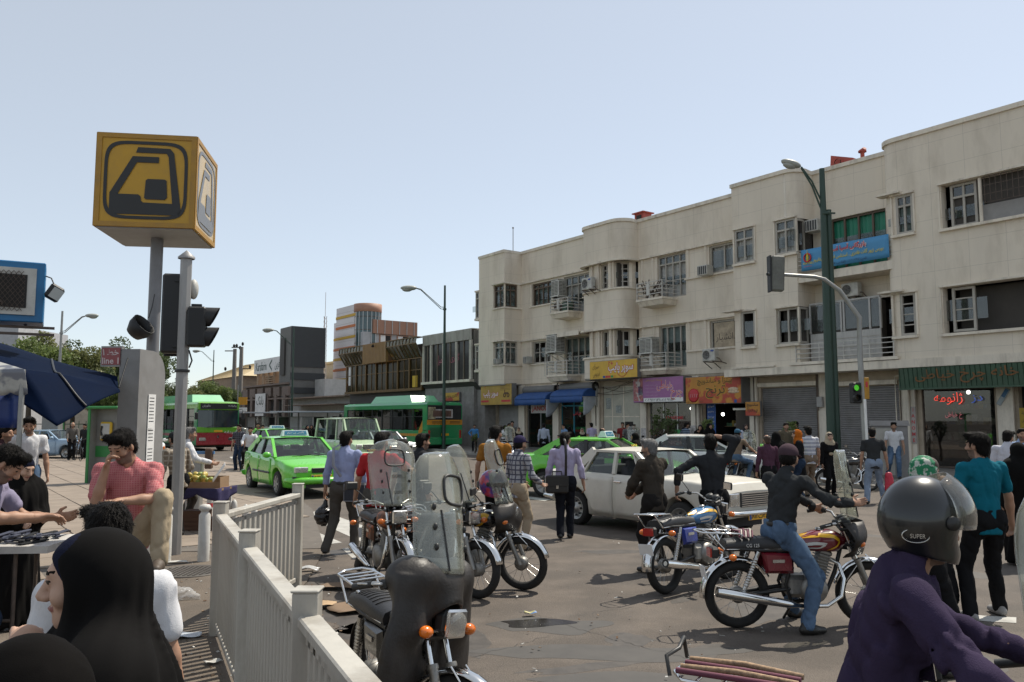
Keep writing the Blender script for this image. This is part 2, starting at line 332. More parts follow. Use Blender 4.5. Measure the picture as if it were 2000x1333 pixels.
M_dirtg = pm('dusty_ground', (.13, .104, .08), .9, var=.25, vs=1.1, bump=.7, bs=60, dirt=.55, dcol=(.075, .066, .056), ds=1.2)
M_slab = pm('paving_slab', (.235, .19, .15), .85, var=.16, vs=1.3, bump=.25, bs=70, dirt=.45, dcol=(.13, .115, .1), ds=1.1)
M_kerb = pm('kerb_stone', (.33, .31, .28), .85, var=.15, vs=3, bump=.3, bs=60, dirt=.4, ds=2)
M_walk = pm('far_pavement', (.2, .185, .165), .9, var=.2, vs=1., bump=.2, bs=50, dirt=.4, ds=1)
M_paint = pm('worn_road_paint', (.42, .41, .38), .8, var=.15, vs=6, dirt=.75, dcol=(.17, .16, .145), ds=5)
M_conc = pm('concrete', (.3, .285, .26), .85, var=.14, vs=2, bump=.2, dirt=.4, ds=2)
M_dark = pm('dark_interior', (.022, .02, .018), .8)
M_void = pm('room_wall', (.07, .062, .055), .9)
FTH = math.atan2(-.81, .587); FK = 1.2; FO = Vector((.348, 51.6, -.38))
FU = Vector((math.cos(FTH), math.sin(FTH), 0)); FN = Vector((math.sin(FTH), -math.cos(FTH), 0))
def FW(s, t, z=0.): return FO+(FU*s+FN*t+Vector((0, 0, z)))*FK
def fthing(name, label, cat, s, t, z, group=None): return thing(name, label, cat, FW(s, t, z), FTH, group, scale=FK)
FM = Matrix.Translation(FO) @ Matrix.Rotation(FTH, 4, 'Z')
def mt(name, verts, faces, mat, kind='structure'):
 me = bpy.data.meshes.new(name); me.from_pydata(verts, [], faces); me.materials.append(mat); return tag(mobj(name, me), kind=kind)
# road with a slightly uneven surface near the camera
g = MB()
g.grid(lambda a, b: (-60+120*a, 1+99*b, -.004), 60, 50, 0, True)
for x0, x1, y0, y1 in ((-900, -60, -200, 1500), (60, 900, -200, 1500), (-60, 60, -200, 1), (-60, 60, 100, 1500)): g.quad((x0, y0, -.004), (x1, y0, -.004), (x1, y1, -.004), (x0, y1, -.004))
tag(g.build('road', M_asph), kind='structure')
# dusty kerbside ground around the railing and the paved market side
g = MB(); gd = [G(*p) for p in ((345, 1079), (432, 1072), (438, 1062), (580, 1128), (640, 1180), (700, 1330))]
pts = [(-4.95, 11.95), (-2.75, 12.3), (-2.4, 9.8), (-2.3, 8.2), (-1.3, 5.8), (.3, 3), (1.0, 1.1), (-6, 1.1), (-7.5, 6)]
g.prism(pts, -.05, .012); tag(g.build('kerbside_ground', M_dirtg), kind='structure')
pv = thing('pavement', None, None); tag(pv, kind='structure')
base = MB(); base.prism([(-5.0, 11.9), (-2.75, 12.25), (-4.2, 17.5), (-9, 30), (-13, 38), (-40, 62), (-60, 62), (-60, -5), (-7, -5), (-4.2, 4), (-4.6, 6.5), (-5.6, 8.5)], -.05, .02)
base.build('pavement_bed', pm('joint_sand', (.12, .105, .09), .95, var=.2, vs=4), pv)
# paving slabs, square to the long building, the nearest as pieces of their own
SL = .82; sm_ = []
for q in range(4):
 b = MB(); b.box((0, 0, 0), (SL-.022, SL-.022, .05), b=.006); sm_.append(b.mesh('slab', M_slab))
def inpoly(p, poly):
 c = False; n = len(poly)
 for i in range(n):
  x1, y1 = poly[i]; x2, y2 = poly[(i+1) % n]
  if (y1 > p[1]) != (y2 > p[1]) and p[0] < (x2-x1)*(p[1]-y1)/(y2-y1)+x1: c = not c
 return c
PV = [(-5.1, 11.85), (-2.8, 12.2), (-4.25, 17.4), (-9, 30), (-13, 38), (-60, 60), (-60, -5), (-7, -5), (-4.3, 4), (-4.7, 6.5), (-5.7, 8.5)]
cand = []
for i in range(-60, 60):
 for j in range(-60, 60):
  p = Vector((-5.2, 11.6, 0))+FU*(i*SL)+FN*(j*SL)
  if not all(inpoly((p+FU*a+FN*b).to_2d(), PV) for a in (-.36, .36) for b in (-.36, .36)): continue
  if p.y < 2.5 or abs(p.x/p.y) > .72: continue
  cand.append((p.y, p))
cand.sort(key=lambda c: c[0])
far = MB()
for k, (_, p) in enumerate(cand):
 if k < 299:
  o = mobj('paving_slab', sm_[k % 4], pv, (p.x, p.y, .012+random.uniform(-.003, .003))); o.rotation_euler = (random.uniform(-.004, .004), random.uniform(-.004, .004), FTH+random.choice((0, PI/2, PI)))
 else: far.box((p.x, p.y, .012), (SL-.025, SL-.025, .05), Rm=Matrix.Rotation(FTH, 3, 'Z'))
if far.v: tag(far.build('distant_paving_slabs', M_slab, pv), kind='stuff')
# far pavement under the shops with its kerb stones
kp = [G(*q).to_2d() for q in ((560, 857), (760, 873), (940, 889.5), (1200, 908), (1460, 930), (1610, 946), (1760, 963), (1990, 993), (2300, 1040))]
g = MB(); poly = [p[:] for p in kp]+[FW(34, 0).to_2d()[:], FW(-60, 0).to_2d()[:]]
g.prism(poly, -.05, .118); fp = tag(g.build('far_pavement', M_walk), kind='structure')
km = MB(); km.box((0, 0, 0), (.98, .16, .2), b=.012); km = km.mesh('kerb_stone', M_kerb)
for a, b in zip(kp[:-1], kp[1:]):
 d = (b-a).normalized(); o_ = Vector((d.y, -d.x))*.08; a, b = (a+o_).to_3d(), (b+o_).to_3d(); L = (b-a).length; n = max(1, round(L))
 for i in range(n):
  o = mobj('kerb_stone', km, fp, a.lerp(b, (i+.5)/n)+Vector((0, 0, .035+random.uniform(-.006, .004)))); o.scale.x = L/n; o.rotation_euler.z = math.atan2(b.y-a.y, b.x-a.x)
# zebra crossing, arrow and a worn lane line
zb = MB()
def pq(*px, z=.0): return [G(x, y)+Vector((0, 0, z)) for x, y in px]
for q in (((583, 1003), (628, 998), (735, 1036), (716, 1063)), ((583, 1040), (604, 1033), (668, 1060), (584, 1070)), ((690, 985), (740, 983), (900, 1022), (845, 1036)), ((668, 1072), (716, 1066), (735, 1080), (690, 1092))):
 n = 8; a, b, c, d = pq(*q)
 zb.grid(lambda i, j: (a.lerp(b, j)).lerp(d.lerp(c, j), i), n, n, 0, False)
tag(zb.build('zebra_crossing', M_paint), kind='structure')
ar = MB(); ar.add(pq((1880, 1199), (1925, 1203), (1985, 1206), (1985, 1217), (1930, 1214), (1905, 1212)), [(0, 5, 4, 3, 2, 1)][0:1]); tag(ar.build('road_arrow', M_paint), kind='structure')
ll = MB()
for q in (((930, 960), (945, 958), (1075, 976), (1064, 979)), ((448, 893), (470, 890), (475, 892), (452, 896))): ll.add(pq(*q), [(3, 2, 1, 0)])
tag(ll.build('lane_line', M_paint), kind='structure')
# water stain, cracks and patches
M_tar = pm('dark_tar', (.045, .042, .04), .75, bump=.3)
ck = MB()
def crack(px, w):
 P = [G(*p) for p in px]; Q = []
 for a, b in zip(P, P[1:]):
  for i in range(8): Q.append(a.lerp(b, i/8)+Vector((random.uniform(-.02, .02), random.uniform(-.03, .03), -.001)))
 for a, b in zip(Q, Q[1:]):
  d = (b-a).normalized(); n = Vector((-d.y, d.x, 0))*w*random.uniform(.3, 1); ck.quad(a-n, b-n, b+n, a+n)
crack([(1100, 1218), (1170, 1240), (1250, 1262), (1340, 1285), (1390, 1300)], .0035)
crack([(1010, 1195), (1060, 1203), (1120, 1216)], .003); crack([(1110, 1205), (1180, 1193), (1250, 1184)], .003); crack([(900, 1290), (1000, 1262), (1080, 1240)], .003)
tag(ck.build('asphalt_cracks', M_tar), kind='structure')
wm = pm('wet_asphalt', (.028, .026, .024), .16, spec=.6); pd = MB()
c0 = G(1045, 1217); pd.add([c0+Vector((.33*math.cos(a)*(1+.25*math.sin(3*a+1)), .16*math.sin(a)*(1+.3*math.sin(2*a)), -.0005)) for a in [k*PI/12 for k in range(24)]], [list(range(24))]); tag(pd.build('puddle', wm), kind='structure')
dm = pm('damp_asphalt', (.06, .055, .05), .7, var=.2); pd = MB()
for px, rx, ry in (((1075, 1222), .55, .28), ((1190, 1275), 1.1, .22), ((1290, 1330), .9, .2)):
 c0 = G(*px); pd.add([c0+Vector((rx*math.cos(a)*(1+.2*math.sin(3*a)), ry*math.sin(a)*(1+.3*math.sin(4*a)), -.0025)) for a in [k*PI/14 for k in range(28)]], [list(range(28))])
tag(pd.build('damp_patch', dm), kind='structure'); os_ = random.Random(21); st_ = MB()
for k in range(26):
 c0 = G(os_.uniform(620, 1900), os_.uniform(925, 1320)); rx, ry = os_.uniform(.1, .55), os_.uniform(.06, .3); a0, p1, p2 = os_.random()*3, os_.random()*6, os_.random()*6
 st_.add([c0+Matrix.Rotation(a0, 3, 'Z') @ Vector((rx*math.cos(a)*(1+.25*math.sin(3*a+p1)+.1*math.sin(7*a)), ry*math.sin(a)*(1+.25*math.sin(2*a+p2)+.12*math.sin(6*a)), -.0032)) for a in [q*PI/16 for q in range(32)]], [list(range(32))])
tag(st_.build('oil_stains', pm('oil_stain', (.058, .05, .043), .6, var=.35, vs=7)), kind='structure')
# ---------------------------------------------------------------- the long cream building
def cream(name, col, brick=True):
 m = pm(name, col, .82, var=.07, vs=.8, bump=.12, bs=25, dirt=.38, dcol=(.3, .235, .16), ds=1.3, streak=True)
 t = m.node_tree; L = t.links.new; p = t.nodes['Principled BSDF']; src = p.inputs['Base Color'].links[0].from_socket
 tc = nn(t, 'ShaderNodeTexCoord'); sx = nn(t, 'ShaderNodeSeparateXYZ'); L(tc.outputs['Object'], sx.inputs[0])
 ad = nn(t, 'ShaderNodeMath', operation='SUBTRACT'); L(sx.outputs[0], ad.inputs[0]); L(sx.outputs[1], ad.inputs[1])
 cb = nn(t, 'ShaderNodeCombineXYZ'); L(ad.outputs[0], cb.inputs[0]); L(sx.outputs[2], cb.inputs[1])
 br = nn(t, 'ShaderNodeTexBrick', offset=0.0); L(cb.outputs[0], br.inputs[0]); br.inputs['Scale'].default_value = 1; br.inputs['Mortar Size'].default_value = .006
 br.inputs['Brick Width'].default_value = 1.02; br.inputs['Row Height'].default_value = .79; br.inputs['Mortar Smooth'].default_value = .4
 mx = nn(t, 'ShaderNodeMix', data_type='RGBA', blend_type='MULTIPLY'); mx.inputs[0].default_value = 1; L(src, mx.inputs[6])
 rp = nn(t, 'ShaderNodeMapRange'); rp.inputs[3].default_value = 1; rp.inputs[4].default_value = .72; L(br.outputs['Fac'], rp.inputs[0]); L(rp.outputs[0], mx.inputs[7]); L(mx.outputs[2], p.inputs['Base Color'])
 return m
M_cream = cream('cream_render', (.72, .64, .53))
M_trim = pm('cream_trim', (.74, .665, .555), .8, var=.1, vs=1.5, bump=.2, bs=30, dirt=.6, dcol=(.2, .165, .125), ds=2.5, streak=True)
M_wfr = pm('window_frame_grey', (.42, .39, .34), .6, dirt=.3)
M_wbr = pm('window_frame_brown', (.12, .085, .06), .6)
M_pane = glass('window_glass', (.75, .78, .78), .12, .02, dustcol=(.4, .4, .38))
M_curt = pm('curtain', (.42, .42, .4), .9, var=.25, vs=9)
M_curt2 = pm('green_curtain', (.16, .2, .19), .9, var=.3, vs=7)
M_rail = pm('railing_paint', (.52, .5, .46), .6, dirt=.4)
M_rust = pm('rusty_iron', (.1, .075, .06), .8, var=.3, vs=12)
M_ac = pm('ac_casing', (.5, .49, .45), .55, dirt=.45, ds=5); M_acd = pm('ac_grille', (.05, .05, .05), .6)
BLD = thing('apartment_building', 'long three storey cream rendered building with rounded bays above the shops', 'building', FO, FTH, scale=FK)
inter = MB()
def panel(mb, p0, p1, z0, z1, holes=(), dv=.16, m=0):
 """flat wall from p0 to p1 (local xy, outer side on the right of the walk) with openings (a0, a1, z0, z1) and their reveals"""
 p0, p1 = Vector(p0), Vector(p1); d = p1-p0; L = d.length; d /= L; n = Vector((d.y, -d.x))
 A = sorted({0, L, *[min(max(v, 0), L) for h in holes for v in h[:2]]}); Z = sorted({z0, z1, *[v for h in holes for v in h[2:4]]})
 P = lambda a, z, o=0: (p0.x+d.x*a-n.x*o, p0.y+d.y*a-n.y*o, z)
 for a, b in zip(A, A[1:]):
  for c, e in zip(Z, Z[1:]):
   if any(h[0]-1e-6 <= a and b <= h[1]+1e-6 and h[2]-1e-6 <= c and e <= h[3]+1e-6 for h in holes): continue
   mb.quad(P(a, c), P(b, c), P(b, e), P(a, e), m)
 for a0, a1, c, e in holes:
  mb.quad(P(a0, c), P(a1, c), P(a1, c, dv), P(a0, c, dv), m); mb.quad(P(a0, e, dv), P(a1, e, dv), P(a1, e), P(a0, e), m)
  if a0 > 1e-3: mb.quad(P(a0, c, dv), P(a0, e, dv), P(a0, e), P(a0, c), m)
  if a1 < L-1e-3: mb.quad(P(a1, c), P(a1, e), P(a1, e, dv), P(a1, c, dv), m)
def window(p0, p1, a0, a1, z0, z1, cols=2, tr=.0, dv=.13, fm=None, curt=None, name='window', room=True, bars=0, root=None, open_=()):
 """framed window in an opening: frame bars, one pane per light, a curtain and the dark room behind"""
 root = root or BLD; fm = fm or M_wfr
 p0, p1 = Vector(p0), Vector(p1); d = (p1-p0).normalized(); n = Vector((d.y, -d.x))
 P = lambda a, z, o: Vector((p0.x+d.x*a-n.x*o, p0.y+d.y*a-n.y*o, z)); F = MB(); w = .07; up = (n.x, n.y, 0)
 for a in (a0+w/2, a1-w/2): F.bar(P(a, z0, dv), P(a, z1, dv), w, w+.012, 0, up)
 for z in (z0+w/2, z1-w/2): F.bar(P(a0+w, z, dv), P(a1-w, z, dv), w, w+.008, 0, up)
 zt = z1-(z1-z0)*tr if tr else z1
 if tr: F.bar(P(a0+w, zt, dv), P(a1-w, zt, dv), w*.9, w, 0, up)
 xs = [a0+(a1-a0)*i/cols for i in range(cols+1)]
 for x in xs[1:-1]: F.bar(P(x, z0+w, dv), P(x, z1-w, dv), w*.9, w-.008, 0, up)
 for b in range(bars): z = z0+(zt-z0)*(b+1)/(bars+1); F.bar(P(a0+w, z, dv), P(a1-w, z, dv), w*.5, w*.5, 0, up)
 f = F.build(name, fm, root)
 for i in range(cols):
  for c, e in ((z0, zt), (zt, z1)) if tr else ((z0, z1),):
   if i in open_: continue
   b = MB(); b.box(P((xs[i]+xs[i+1])/2, (c+e)/2, dv+.01), (xs[i+1]-xs[i]-.03, e-c-.03, .006), Rm=frame((n.x, n.y, 0), (0, 0, 1)) @ Matrix.Rotation(PI/2, 3, 'Z')); b.build('pane', M_pane, f)
 if curt:
  b = MB(); b.grid(lambda i, j: P(a0+(a1-a0)*(.02+.96*i), z0+(z1-z0)*j, dv+.1+.025*math.sin(i*(a1-a0)*38)), int(16*(a1-a0))+6, 1); b.build('curtain', curt, f)
 if room:
  D = .9; q = [P(a, z, o) for o in (dv+.04, D) for a, z in ((a0, z0), (a1, z0), (a1, z1), (a0, z1))]
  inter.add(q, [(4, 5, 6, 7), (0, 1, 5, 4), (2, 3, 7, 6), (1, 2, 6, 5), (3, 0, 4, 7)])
 return f
wl = MB(); ZB, ZT = 3.72, 10.58
def arc(cx, cy, r, a0, a1, n=8): return [(cx+r*math.cos(R(a0+(a1-a0)*i/n)), cy+r*math.sin(R(a0+(a1-a0)*i/n))) for i in range(n+1)]
# corner bay
b0, b1, b2 = (-2.03, -1.1), (.35, -1.1), (.35, 0)
panel(wl, (-2.03, 5), b0, ZB, ZT)
panel(wl, b0, b1, ZB, ZT, [(1.38, 2.38, 4.73, 5.93), (1.38, 2.38, 7.73, 8.92)]); panel(wl, b1, b2, ZB, ZT, [(0, .86, 4.73, 5.93), (0, .86, 7.73, 8.92)])
for z0, z1, fm, cu in ((4.73, 5.93, M_wfr, M_curt2), (7.73, 8.92, M_wbr, M_curt2)):
 window(b0, b1, 1.38, 2.31, z0, z1, 2, .25, fm=fm, curt=cu, room=False); window(b1, b2, .07, .86, z0, z1, 2, .25, fm=fm, curt=cu, room=False)
 wl.box((.3, -1.05, (z0+z1)/2), (.07, .07, z1-z0-.004))
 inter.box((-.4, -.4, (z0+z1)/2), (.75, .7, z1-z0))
# side boxes on the end wall
for z0, z1 in ((7.35, 8.8), (4.55, 5.9)):
 wl.box((-2.21, -.8, z0-.06), (.44, .66, .12)); wl.box((-2.21, -.8, z1+.04), (.44, .66, .08))
 window((-2.4, -1.06), (-2.04, -1.06), .0, .35, z0, z1, 1, .25, .02, room=False); inter.box((-2.22, -.75, (z0+z1)/2), (.33, .5, z1-z0-.01))
# first straight length
m0, m1 = (.35, 0), (6.15, 0); H0 = [(.93, 2.51, 7.7, 8.85), (3.5, 5.44, 7.02, 8.85), (.93, 2.41, 4.73, 5.85), (3.5, 5.4, 4.0, 5.85)]
panel(wl, m0, m1, ZB, ZT, H0)
window(m0, m1, *H0[0], 4, .22, fm=M_wbr, curt=M_curt2); window(m0, m1, *H0[1], 4, .24, curt=M_curt); window(m0, m1, *H0[2], 3, .0, bars=1); window(m0, m1, *H0[3], 4, .0, bars=1, curt=M_curt2)
# rounded bay
path = [(6.15, 0), (6.15, -.42)]+arc(6.7, -.45, .55, 180, 270)+arc(8.35, -.35, .65, 270, 360)+[(9.0, 0)]
def off(path, e):
 out = []
 for i, p in enumerate(path):
  a, b = Vector(path[max(i-1, 0)]), Vector(path[min(i+1, len(path)-1)]); d = (b-a).normalized(); out.append((p[0]+d.y*e, p[1]-d.x*e))
 return out
def band(mb, path, z0, z1, m=0, sm=True):
 mb.loft([[(x, y, z0) for x, y in path], [(x, y, z1) for x, y in path]], m, False, False, sm)
def ledge(mb, path, e, z0, z1, m=0):
 o = off(path, e); i = off(path, -.05); band(mb, o, z0, z1, m); n = len(o)
 mb.add([(x, y, z1) for x, y in o]+[(x, y, z1) for x, y in i], [(k, k+1, n+k+1, n+k) for k in range(n-1)], m); mb.add([(x, y, z0) for x, y in o]+[(x, y, z0) for x, y in i], [(k+1, k, n+k, n+k+1) for k in range(n-1)], m)
for z0, z1 in ((ZB, 4.62), (5.85, 7.65), (8.86, ZT)): band(wl, path, z0, z1)
inn = off(path, -.14)
for z0, z1 in ((4.62, 5.85), (7.65, 8.86)):
 panel(wl, (6.25, -.3), (6.7, -.86), z0, z1); panel(wl, (6.7, -.86), (8.25, -.86), z0, z1, [(.82, 1.4, z0+.05, z1-.04)]); panel(wl, (8.25, -.86), (8.86, -.25), z0, z1, [(.16, .74, z0+.05, z1-.04)]); panel(wl, (8.86, -.25), (8.86, 0), z0, z1)
 window((6.7, -.86), (8.25, -.86), .82, 1.4, z0+.05, z1-.04, 2, 0, bars=3 if z0 > 6 else 0, room=False); window((8.25, -.86), (8.86, -.25), .16, .74, z0+.05, z1-.04, 2, 0, bars=3 if z0 > 6 else 0, room=False)
 inter.box((7.9, -.42, (z0+z1)/2), (1.1, .45, z1-z0-.12))
 for cx, cy in ((7.4, -.9), (8.2, -.9), (8.3, -.84), (8.12, -.91), (7.3, -.91), (6.95, -.9)): wl.tube([(cx, cy, z0), (cx, cy, z1)], .06, 8, caps=False)
# second straight length
m2, m3 = (9.0, 0), (15.0, 0); H1 = [(1.15, 2.76, 7.0, 8.85), (4.0, 5.4, 7.72, 8.83), (1.19, 2.7, 4.05, 5.83), (3.95, 5.5, 4.68, 5.8)]
panel(wl, m2, m3, ZB, ZT, H1)
window(m2, m3, *H1[0], 4, .2, bars=1, curt=M_curt); window(m2, m3, *H1[1], 2, 0, curt=M_curt); window(m2, m3, *H1[2], 4, 0, curt=M_curt2); dsh = window(m2, m3, *H1[3], 3, 0)
for x0, z0, z1 in ((1.2, 7.68, 8.86), (3.0, 7.68, 8.86), (9.9, 7.68, 8.86), (11.9, 7.68, 8.86), (12.85, 7.68, 8.86), (1.2, 4.7, 5.86), (2.9, 4.7, 5.86), (9.9, 4.7, 5.86), (11.9, 4.7, 5.86), (12.75, 4.7, 5.86), (3.3, 4.7, 5.86), (3.3, 7.68, 8.86), (5.98, 7.68, 8.86), (5.98, 4.7, 5.86), (9.25, 4.7, 5.86), (9.25, 7.68, 8.86)): wl.tube([(x0, .02, z0), (x0, .02, z1)], .09, 8, caps=False)
# square bay with a rounded right end
c1 = (15.0, -1.0); panel(wl, (15, 0), c1, ZB, ZT)
H2 = [(.11, .98, 7.66, 8.93), (1.9, 2.74, 7.7, 8.92), (.32, .92, 4.55, 5.83), (1.84, 2.7, 4.52, 5.78)]
panel(wl, c1, (17.74, -1), ZB, 8.92, H2[:2]+H2[2:]); panel(wl, c1, (17.3, -1), 8.92, ZT)
band(wl, [(17.3, -1)]+arc(17.3, -.5, .5, 270, 360)+[(17.8, 0)], 8.92, ZT); panel(wl, (17.74, -1), (17.74, 0), ZB, 4.5); panel(wl, (17.74, -1), (17.74, 0), 5.8, 7.68)
wl.quad((17.2, -1, 8.92), (17.74, -1, 8.92), (17.74, 0, 8.92), (17.2, 0, 8.92))
for i, h in enumerate(H2): window(c1, (17.74, -1), *h, 2 if i != 2 else 1, .3 if i < 2 else 0, dv=.03 if i != 3 else .1, curt=M_curt if i < 2 else None, room=i != 1 and i != 3)
window((17.74, -1), (17.74, 0), .04, .5, 7.7, 8.9, 1, 0, dv=.03, room=False); window((17.74, -1), (17.74, 0), .04, .55, 4.52, 5.78, 1, 0, dv=.03, room=False)
inter.box((17.3, -.35, 8.3), (.8, .66, 1.18)); inter.box((17.3, -.35, 5.15), (.8, .66, 1.24))
for x0, x1, z0, z1 in ((15.05, 16.04, 7.66, 8.93), (16.84, 17.8, 7.7, 8.92), (15.26, 15.98, 4.55, 5.83), (16.8, 17.78, 4.52, 5.78), (21.2, 21.95, 7.62, 8.84), (21.1, 21.9, 4.46, 5.76), (22.68, 26.6, 7.54, 8.86), (22.58, 26.6, 4.42, 5.78)):
 wl.box(((x0+x1)/2, -1.04, z0-.05), (x1-x0, .16, .08), 1); wl.box(((x0+x1)/2, -1.03, z1+.04), (x1-x0, .12, .06), 1)
 for x in (x0+.02, x1-.02): wl.box((x, -1.015, (z0+z1)/2), (.05, .05, z1-z0-.02), 1)
wl.box((15.0, -1.06, 5.9), (.9, .35, .05), 1); wl.box((21.2, -1.03, 8.93), (.75, .4, .06), 1); wl.box((21.15, -1.03, 5.84), (.8, .4, .06), 1)
# recess with the balconies
m4, m5 = (17.74, 0), (20.85, 0); panel(wl, m4, m5, ZB, ZT, [(.66, 2.72, 7.0, 8.84), (.3, 2.9, 3.9, 5.88)])
gw = window(m4, m5, .66, 2.72, 7.0, 8.84, 4, 0, fm=M_wbr, curt=pm('emerald_sheet', (.02, .22, .13), .5, var=.15))
# rounded right bay running out of the picture
band(wl, [(20.85, 0), (20.85, -.5)]+arc(21.35, -.5, .5, 180, 270), ZB, ZT)
H3 = [(-.08+.02, .54, 7.62, 8.84), (1.41, 4.8, 7.54, 8.86), (-.0+.0, .48, 4.46, 5.76), (1.31, 4.8, 4.42, 5.78)]; H3[0] = (0.0, .54, 7.62, 8.84)
panel(wl, (21.35, -1), (31, -1), ZB, ZT, H3, dv=.3); panel(wl, (31, -1), (31, 6), ZB, ZT)
c3, c4 = (21.35, -1), (31, -1)
window(c3, c4, *H3[0], 2, .28, dv=.04, curt=M_curt2); window(c3, c4, *H3[2], 1, 0, dv=.05, bars=3)
window(c3, c4, 1.6, 2.35, 7.56, 8.84, 2, .3, dv=.2, curt=M_curt, room=False); window(c3, c4, 1.5, 2.15, 4.46, 5.76, 1, 0, dv=.2, bars=3, room=False)
inter.box((24.6, -.3, 8.2), (3.2, .9, 1.31)); inter.box((24.5, -.1, 5.1), (3.3, .5, 1.35))
gr = MB()
for i in range(17): x = 24.0+i*.15; gr.bar((x, -1.02, 8.08), (x, -1.02, 8.84), .014, .014)
for z in (8.08, 8.32, 8.58, 8.83): gr.bar((23.95, -1.02, z), (26.5, -1.02, z), .016, .016)
gr.build('window_grille', M_rust, BLD); sh = MB(); sh.box((25, -.78, 7.82), (2.4, .03, .5)); sh.build('sill_board', pm('grey_board', (.28, .27, .26), .7), BLD)
wl.tube([(23.85, -.95, 7.55), (23.85, -.95, 8.85)], .05, 6, 1)
for p in ((.35, 0), (6.15, 0), (15.0, 0)): pass
w = wl.build('facade_wall', [M_cream, M_trim], BLD)
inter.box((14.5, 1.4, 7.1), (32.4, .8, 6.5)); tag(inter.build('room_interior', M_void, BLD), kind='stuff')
# ledges, parapet cap, roof
lg = MB()
outline = [(-2.03, 3), (-2.03, -1.1), (.35, -1.1), (.35, 0)]+path+[(15.0, 0), (15.0, -1), (17.3, -1)]+arc(17.3, -.5, .5, 270, 360)[1:]+[(17.8, 0), (20.85, 0), (20.85, -.5)]+arc(21.35, -.5, .5, 180, 270)+[(31, -1)]
ledge(lg, outline, .07, ZT, 10.72); pc = [(-.7, -1.1), (.35, -1.1), (.35, 0)]
for z in (5.93, 8.94):
 ledge(lg, pc+[(6.15, 0)], .13, z, z+.07); ledge(lg, path, .17, z-.1, z-.02); ledge(lg, [(9.0, 0), (15.0, 0)], .13, z-.07, z)
for z in (4.66, 7.64): ledge(lg, pc, .08, z, z+.07); ledge(lg, [(1.1, 0), (3.3, 0)], .08, z, z+.06); ledge(lg, path, .07, z-.05, z+.02); ledge(lg, [(11.75, 0), (15.0, 0)], .09, z-.02, z+.05); ledge(lg, [(5.3, 0), (6.15, 0)], .08, z, z+.06); ledge(lg, [(9, 0), (10.1, 0)], .06, z, z+.05)
lg.box((22.75, -.42, 3.6), (16.5, 1.28, .26)); lg.box((19.3, -.5, 3.8), (3.9, 1.2, .1)); lg.box((15.8, -1.03, 3.78), (1.9, .12, .06))
lg.build('ledge', M_trim, BLD)
rf = MB(); rf.prism(off(outline[1:], -.06)+[(31, 12), (-1.9, 12)], 10.3, 10.4); rf.prism(off(outline[1:], -.03)+[(31, 3), (-2.03, 3)], ZB-.06, ZB-.001); rf.build('roof', M_conc, BLD)
# cracked flaking patch on the balcony slab, balconies
def balcony(s0, s1, z, h, t=.92, slab=.3, n=4):
 b = MB(); b.loft([[(s0+.1, 0, z-slab-.02), (s1-.1, 0, z-slab-.02), (s1-.12, -t+.15, z-slab), (s0+.12, -t+.15, z-slab)], [(s0+.03, 0, z-.1), (s1-.03, 0, z-.1), (s1-.03, -t+.03, z-.1), (s0+.03, -t+.03, z-.1)]], 0, True, sm=False); b.box(((s0+s1)/2, -t/2, z-.05), (s1-s0, t, .09))
 bo = b.build('balcony', M_trim, BLD); r = MB()
 for k in range(n): zz = z+h*(k+1)/n; r.bar((s0+.05, -t+.04, zz), (s1-.05, -t+.04, zz), .03, .03); r.bar((s0+.05, 0, zz), (s0+.05, -t+.04, zz), .03, .03); r.bar((s1-.05, 0, zz), (s1-.05, -t+.04, zz), .03, .03)
 for x in (s0+.05, s1-.05, (s0+s1)/2): r.bar((x, -t+.04, z), (x, -t+.04, z+h+.02), .035, .035)
 r.box(((s0*.55+s1*.45), -t+.02, z+h*.55), (.14, .03, h*.75)); r.build('balcony_railing', M_rail, bo)
balcony(3.85, 5.25, 7.03, .62); balcony(3.55, 5.15, 4.02, .64); balcony(9.75, 11.3, 6.95, .68); balcony(9.85, 11.45, 4.0, .62, slab=.25)
sb = MB(); sb.box((19.3, -.45, 6.74), (3.86, 1.0, .28)); sb.build('balcony_slab', M_trim, BLD)
# glazed timber box on the recess balcony
en = MB(); ex0, ex1, ey = 17.86, 20.42, -.5
en.box(((ex0+ex1)/2, ey, 4.36), (ex1-ex0, .06, .92)); en.box(((ex0+ex1)/2, ey, 5.86), (ex1-ex0, .08, .06))
for i in range(5): x = ex0+(ex1-ex0)*[0, .46, .5, .86, 1][i]; en.box((x, ey, 5.33), (.06, .07, 1.0))
for z in (4.0, 4.3, 4.6): en.box(((ex0+ex1)/2, ey-.035, z), (ex1-ex0-.1, .012, .02), 1)
eb = en.build('glazed_box', [pm('white_timber', (.45, .44, .42), .7, dirt=.6, dcol=(.2, .19, .17), ds=4, streak=True), M_wfr], BLD)
for a, b_ in ((ex0+.03, 19.03), (19.17, 20.03), (20.09, 20.4)): p = MB(); p.box(((a+b_)/2, ey, 5.36), (b_-a, .01, .92)); p.build('pane', M_pane, eb)
ib = MB(); ib.box((19.1, -.2, 4.85), (2.4, .5, 1.9)); ib.build('room_interior', M_void, BLD)
rl = MB()
for z in (3.98, 4.14, 4.3, 4.45): rl.bar((17.6, -1.02, z), (21.1, -1.02, z), .028, .028)
for x in (17.6, 18.5, 19.4, 20.3, 21.1): rl.bar((x, -1.02, 3.85), (x, -1.02, 4.47), .03, .03)
rl.build('balcony_railing', M_rail, BLD); rl = MB()
for z in (7.05, 7.2, 7.35, 7.5): rl.bar((17.78, -.94, z), (21.15, -.94, z), .028, .028)
rl.build('balcony_railing', M_rail, BLD)
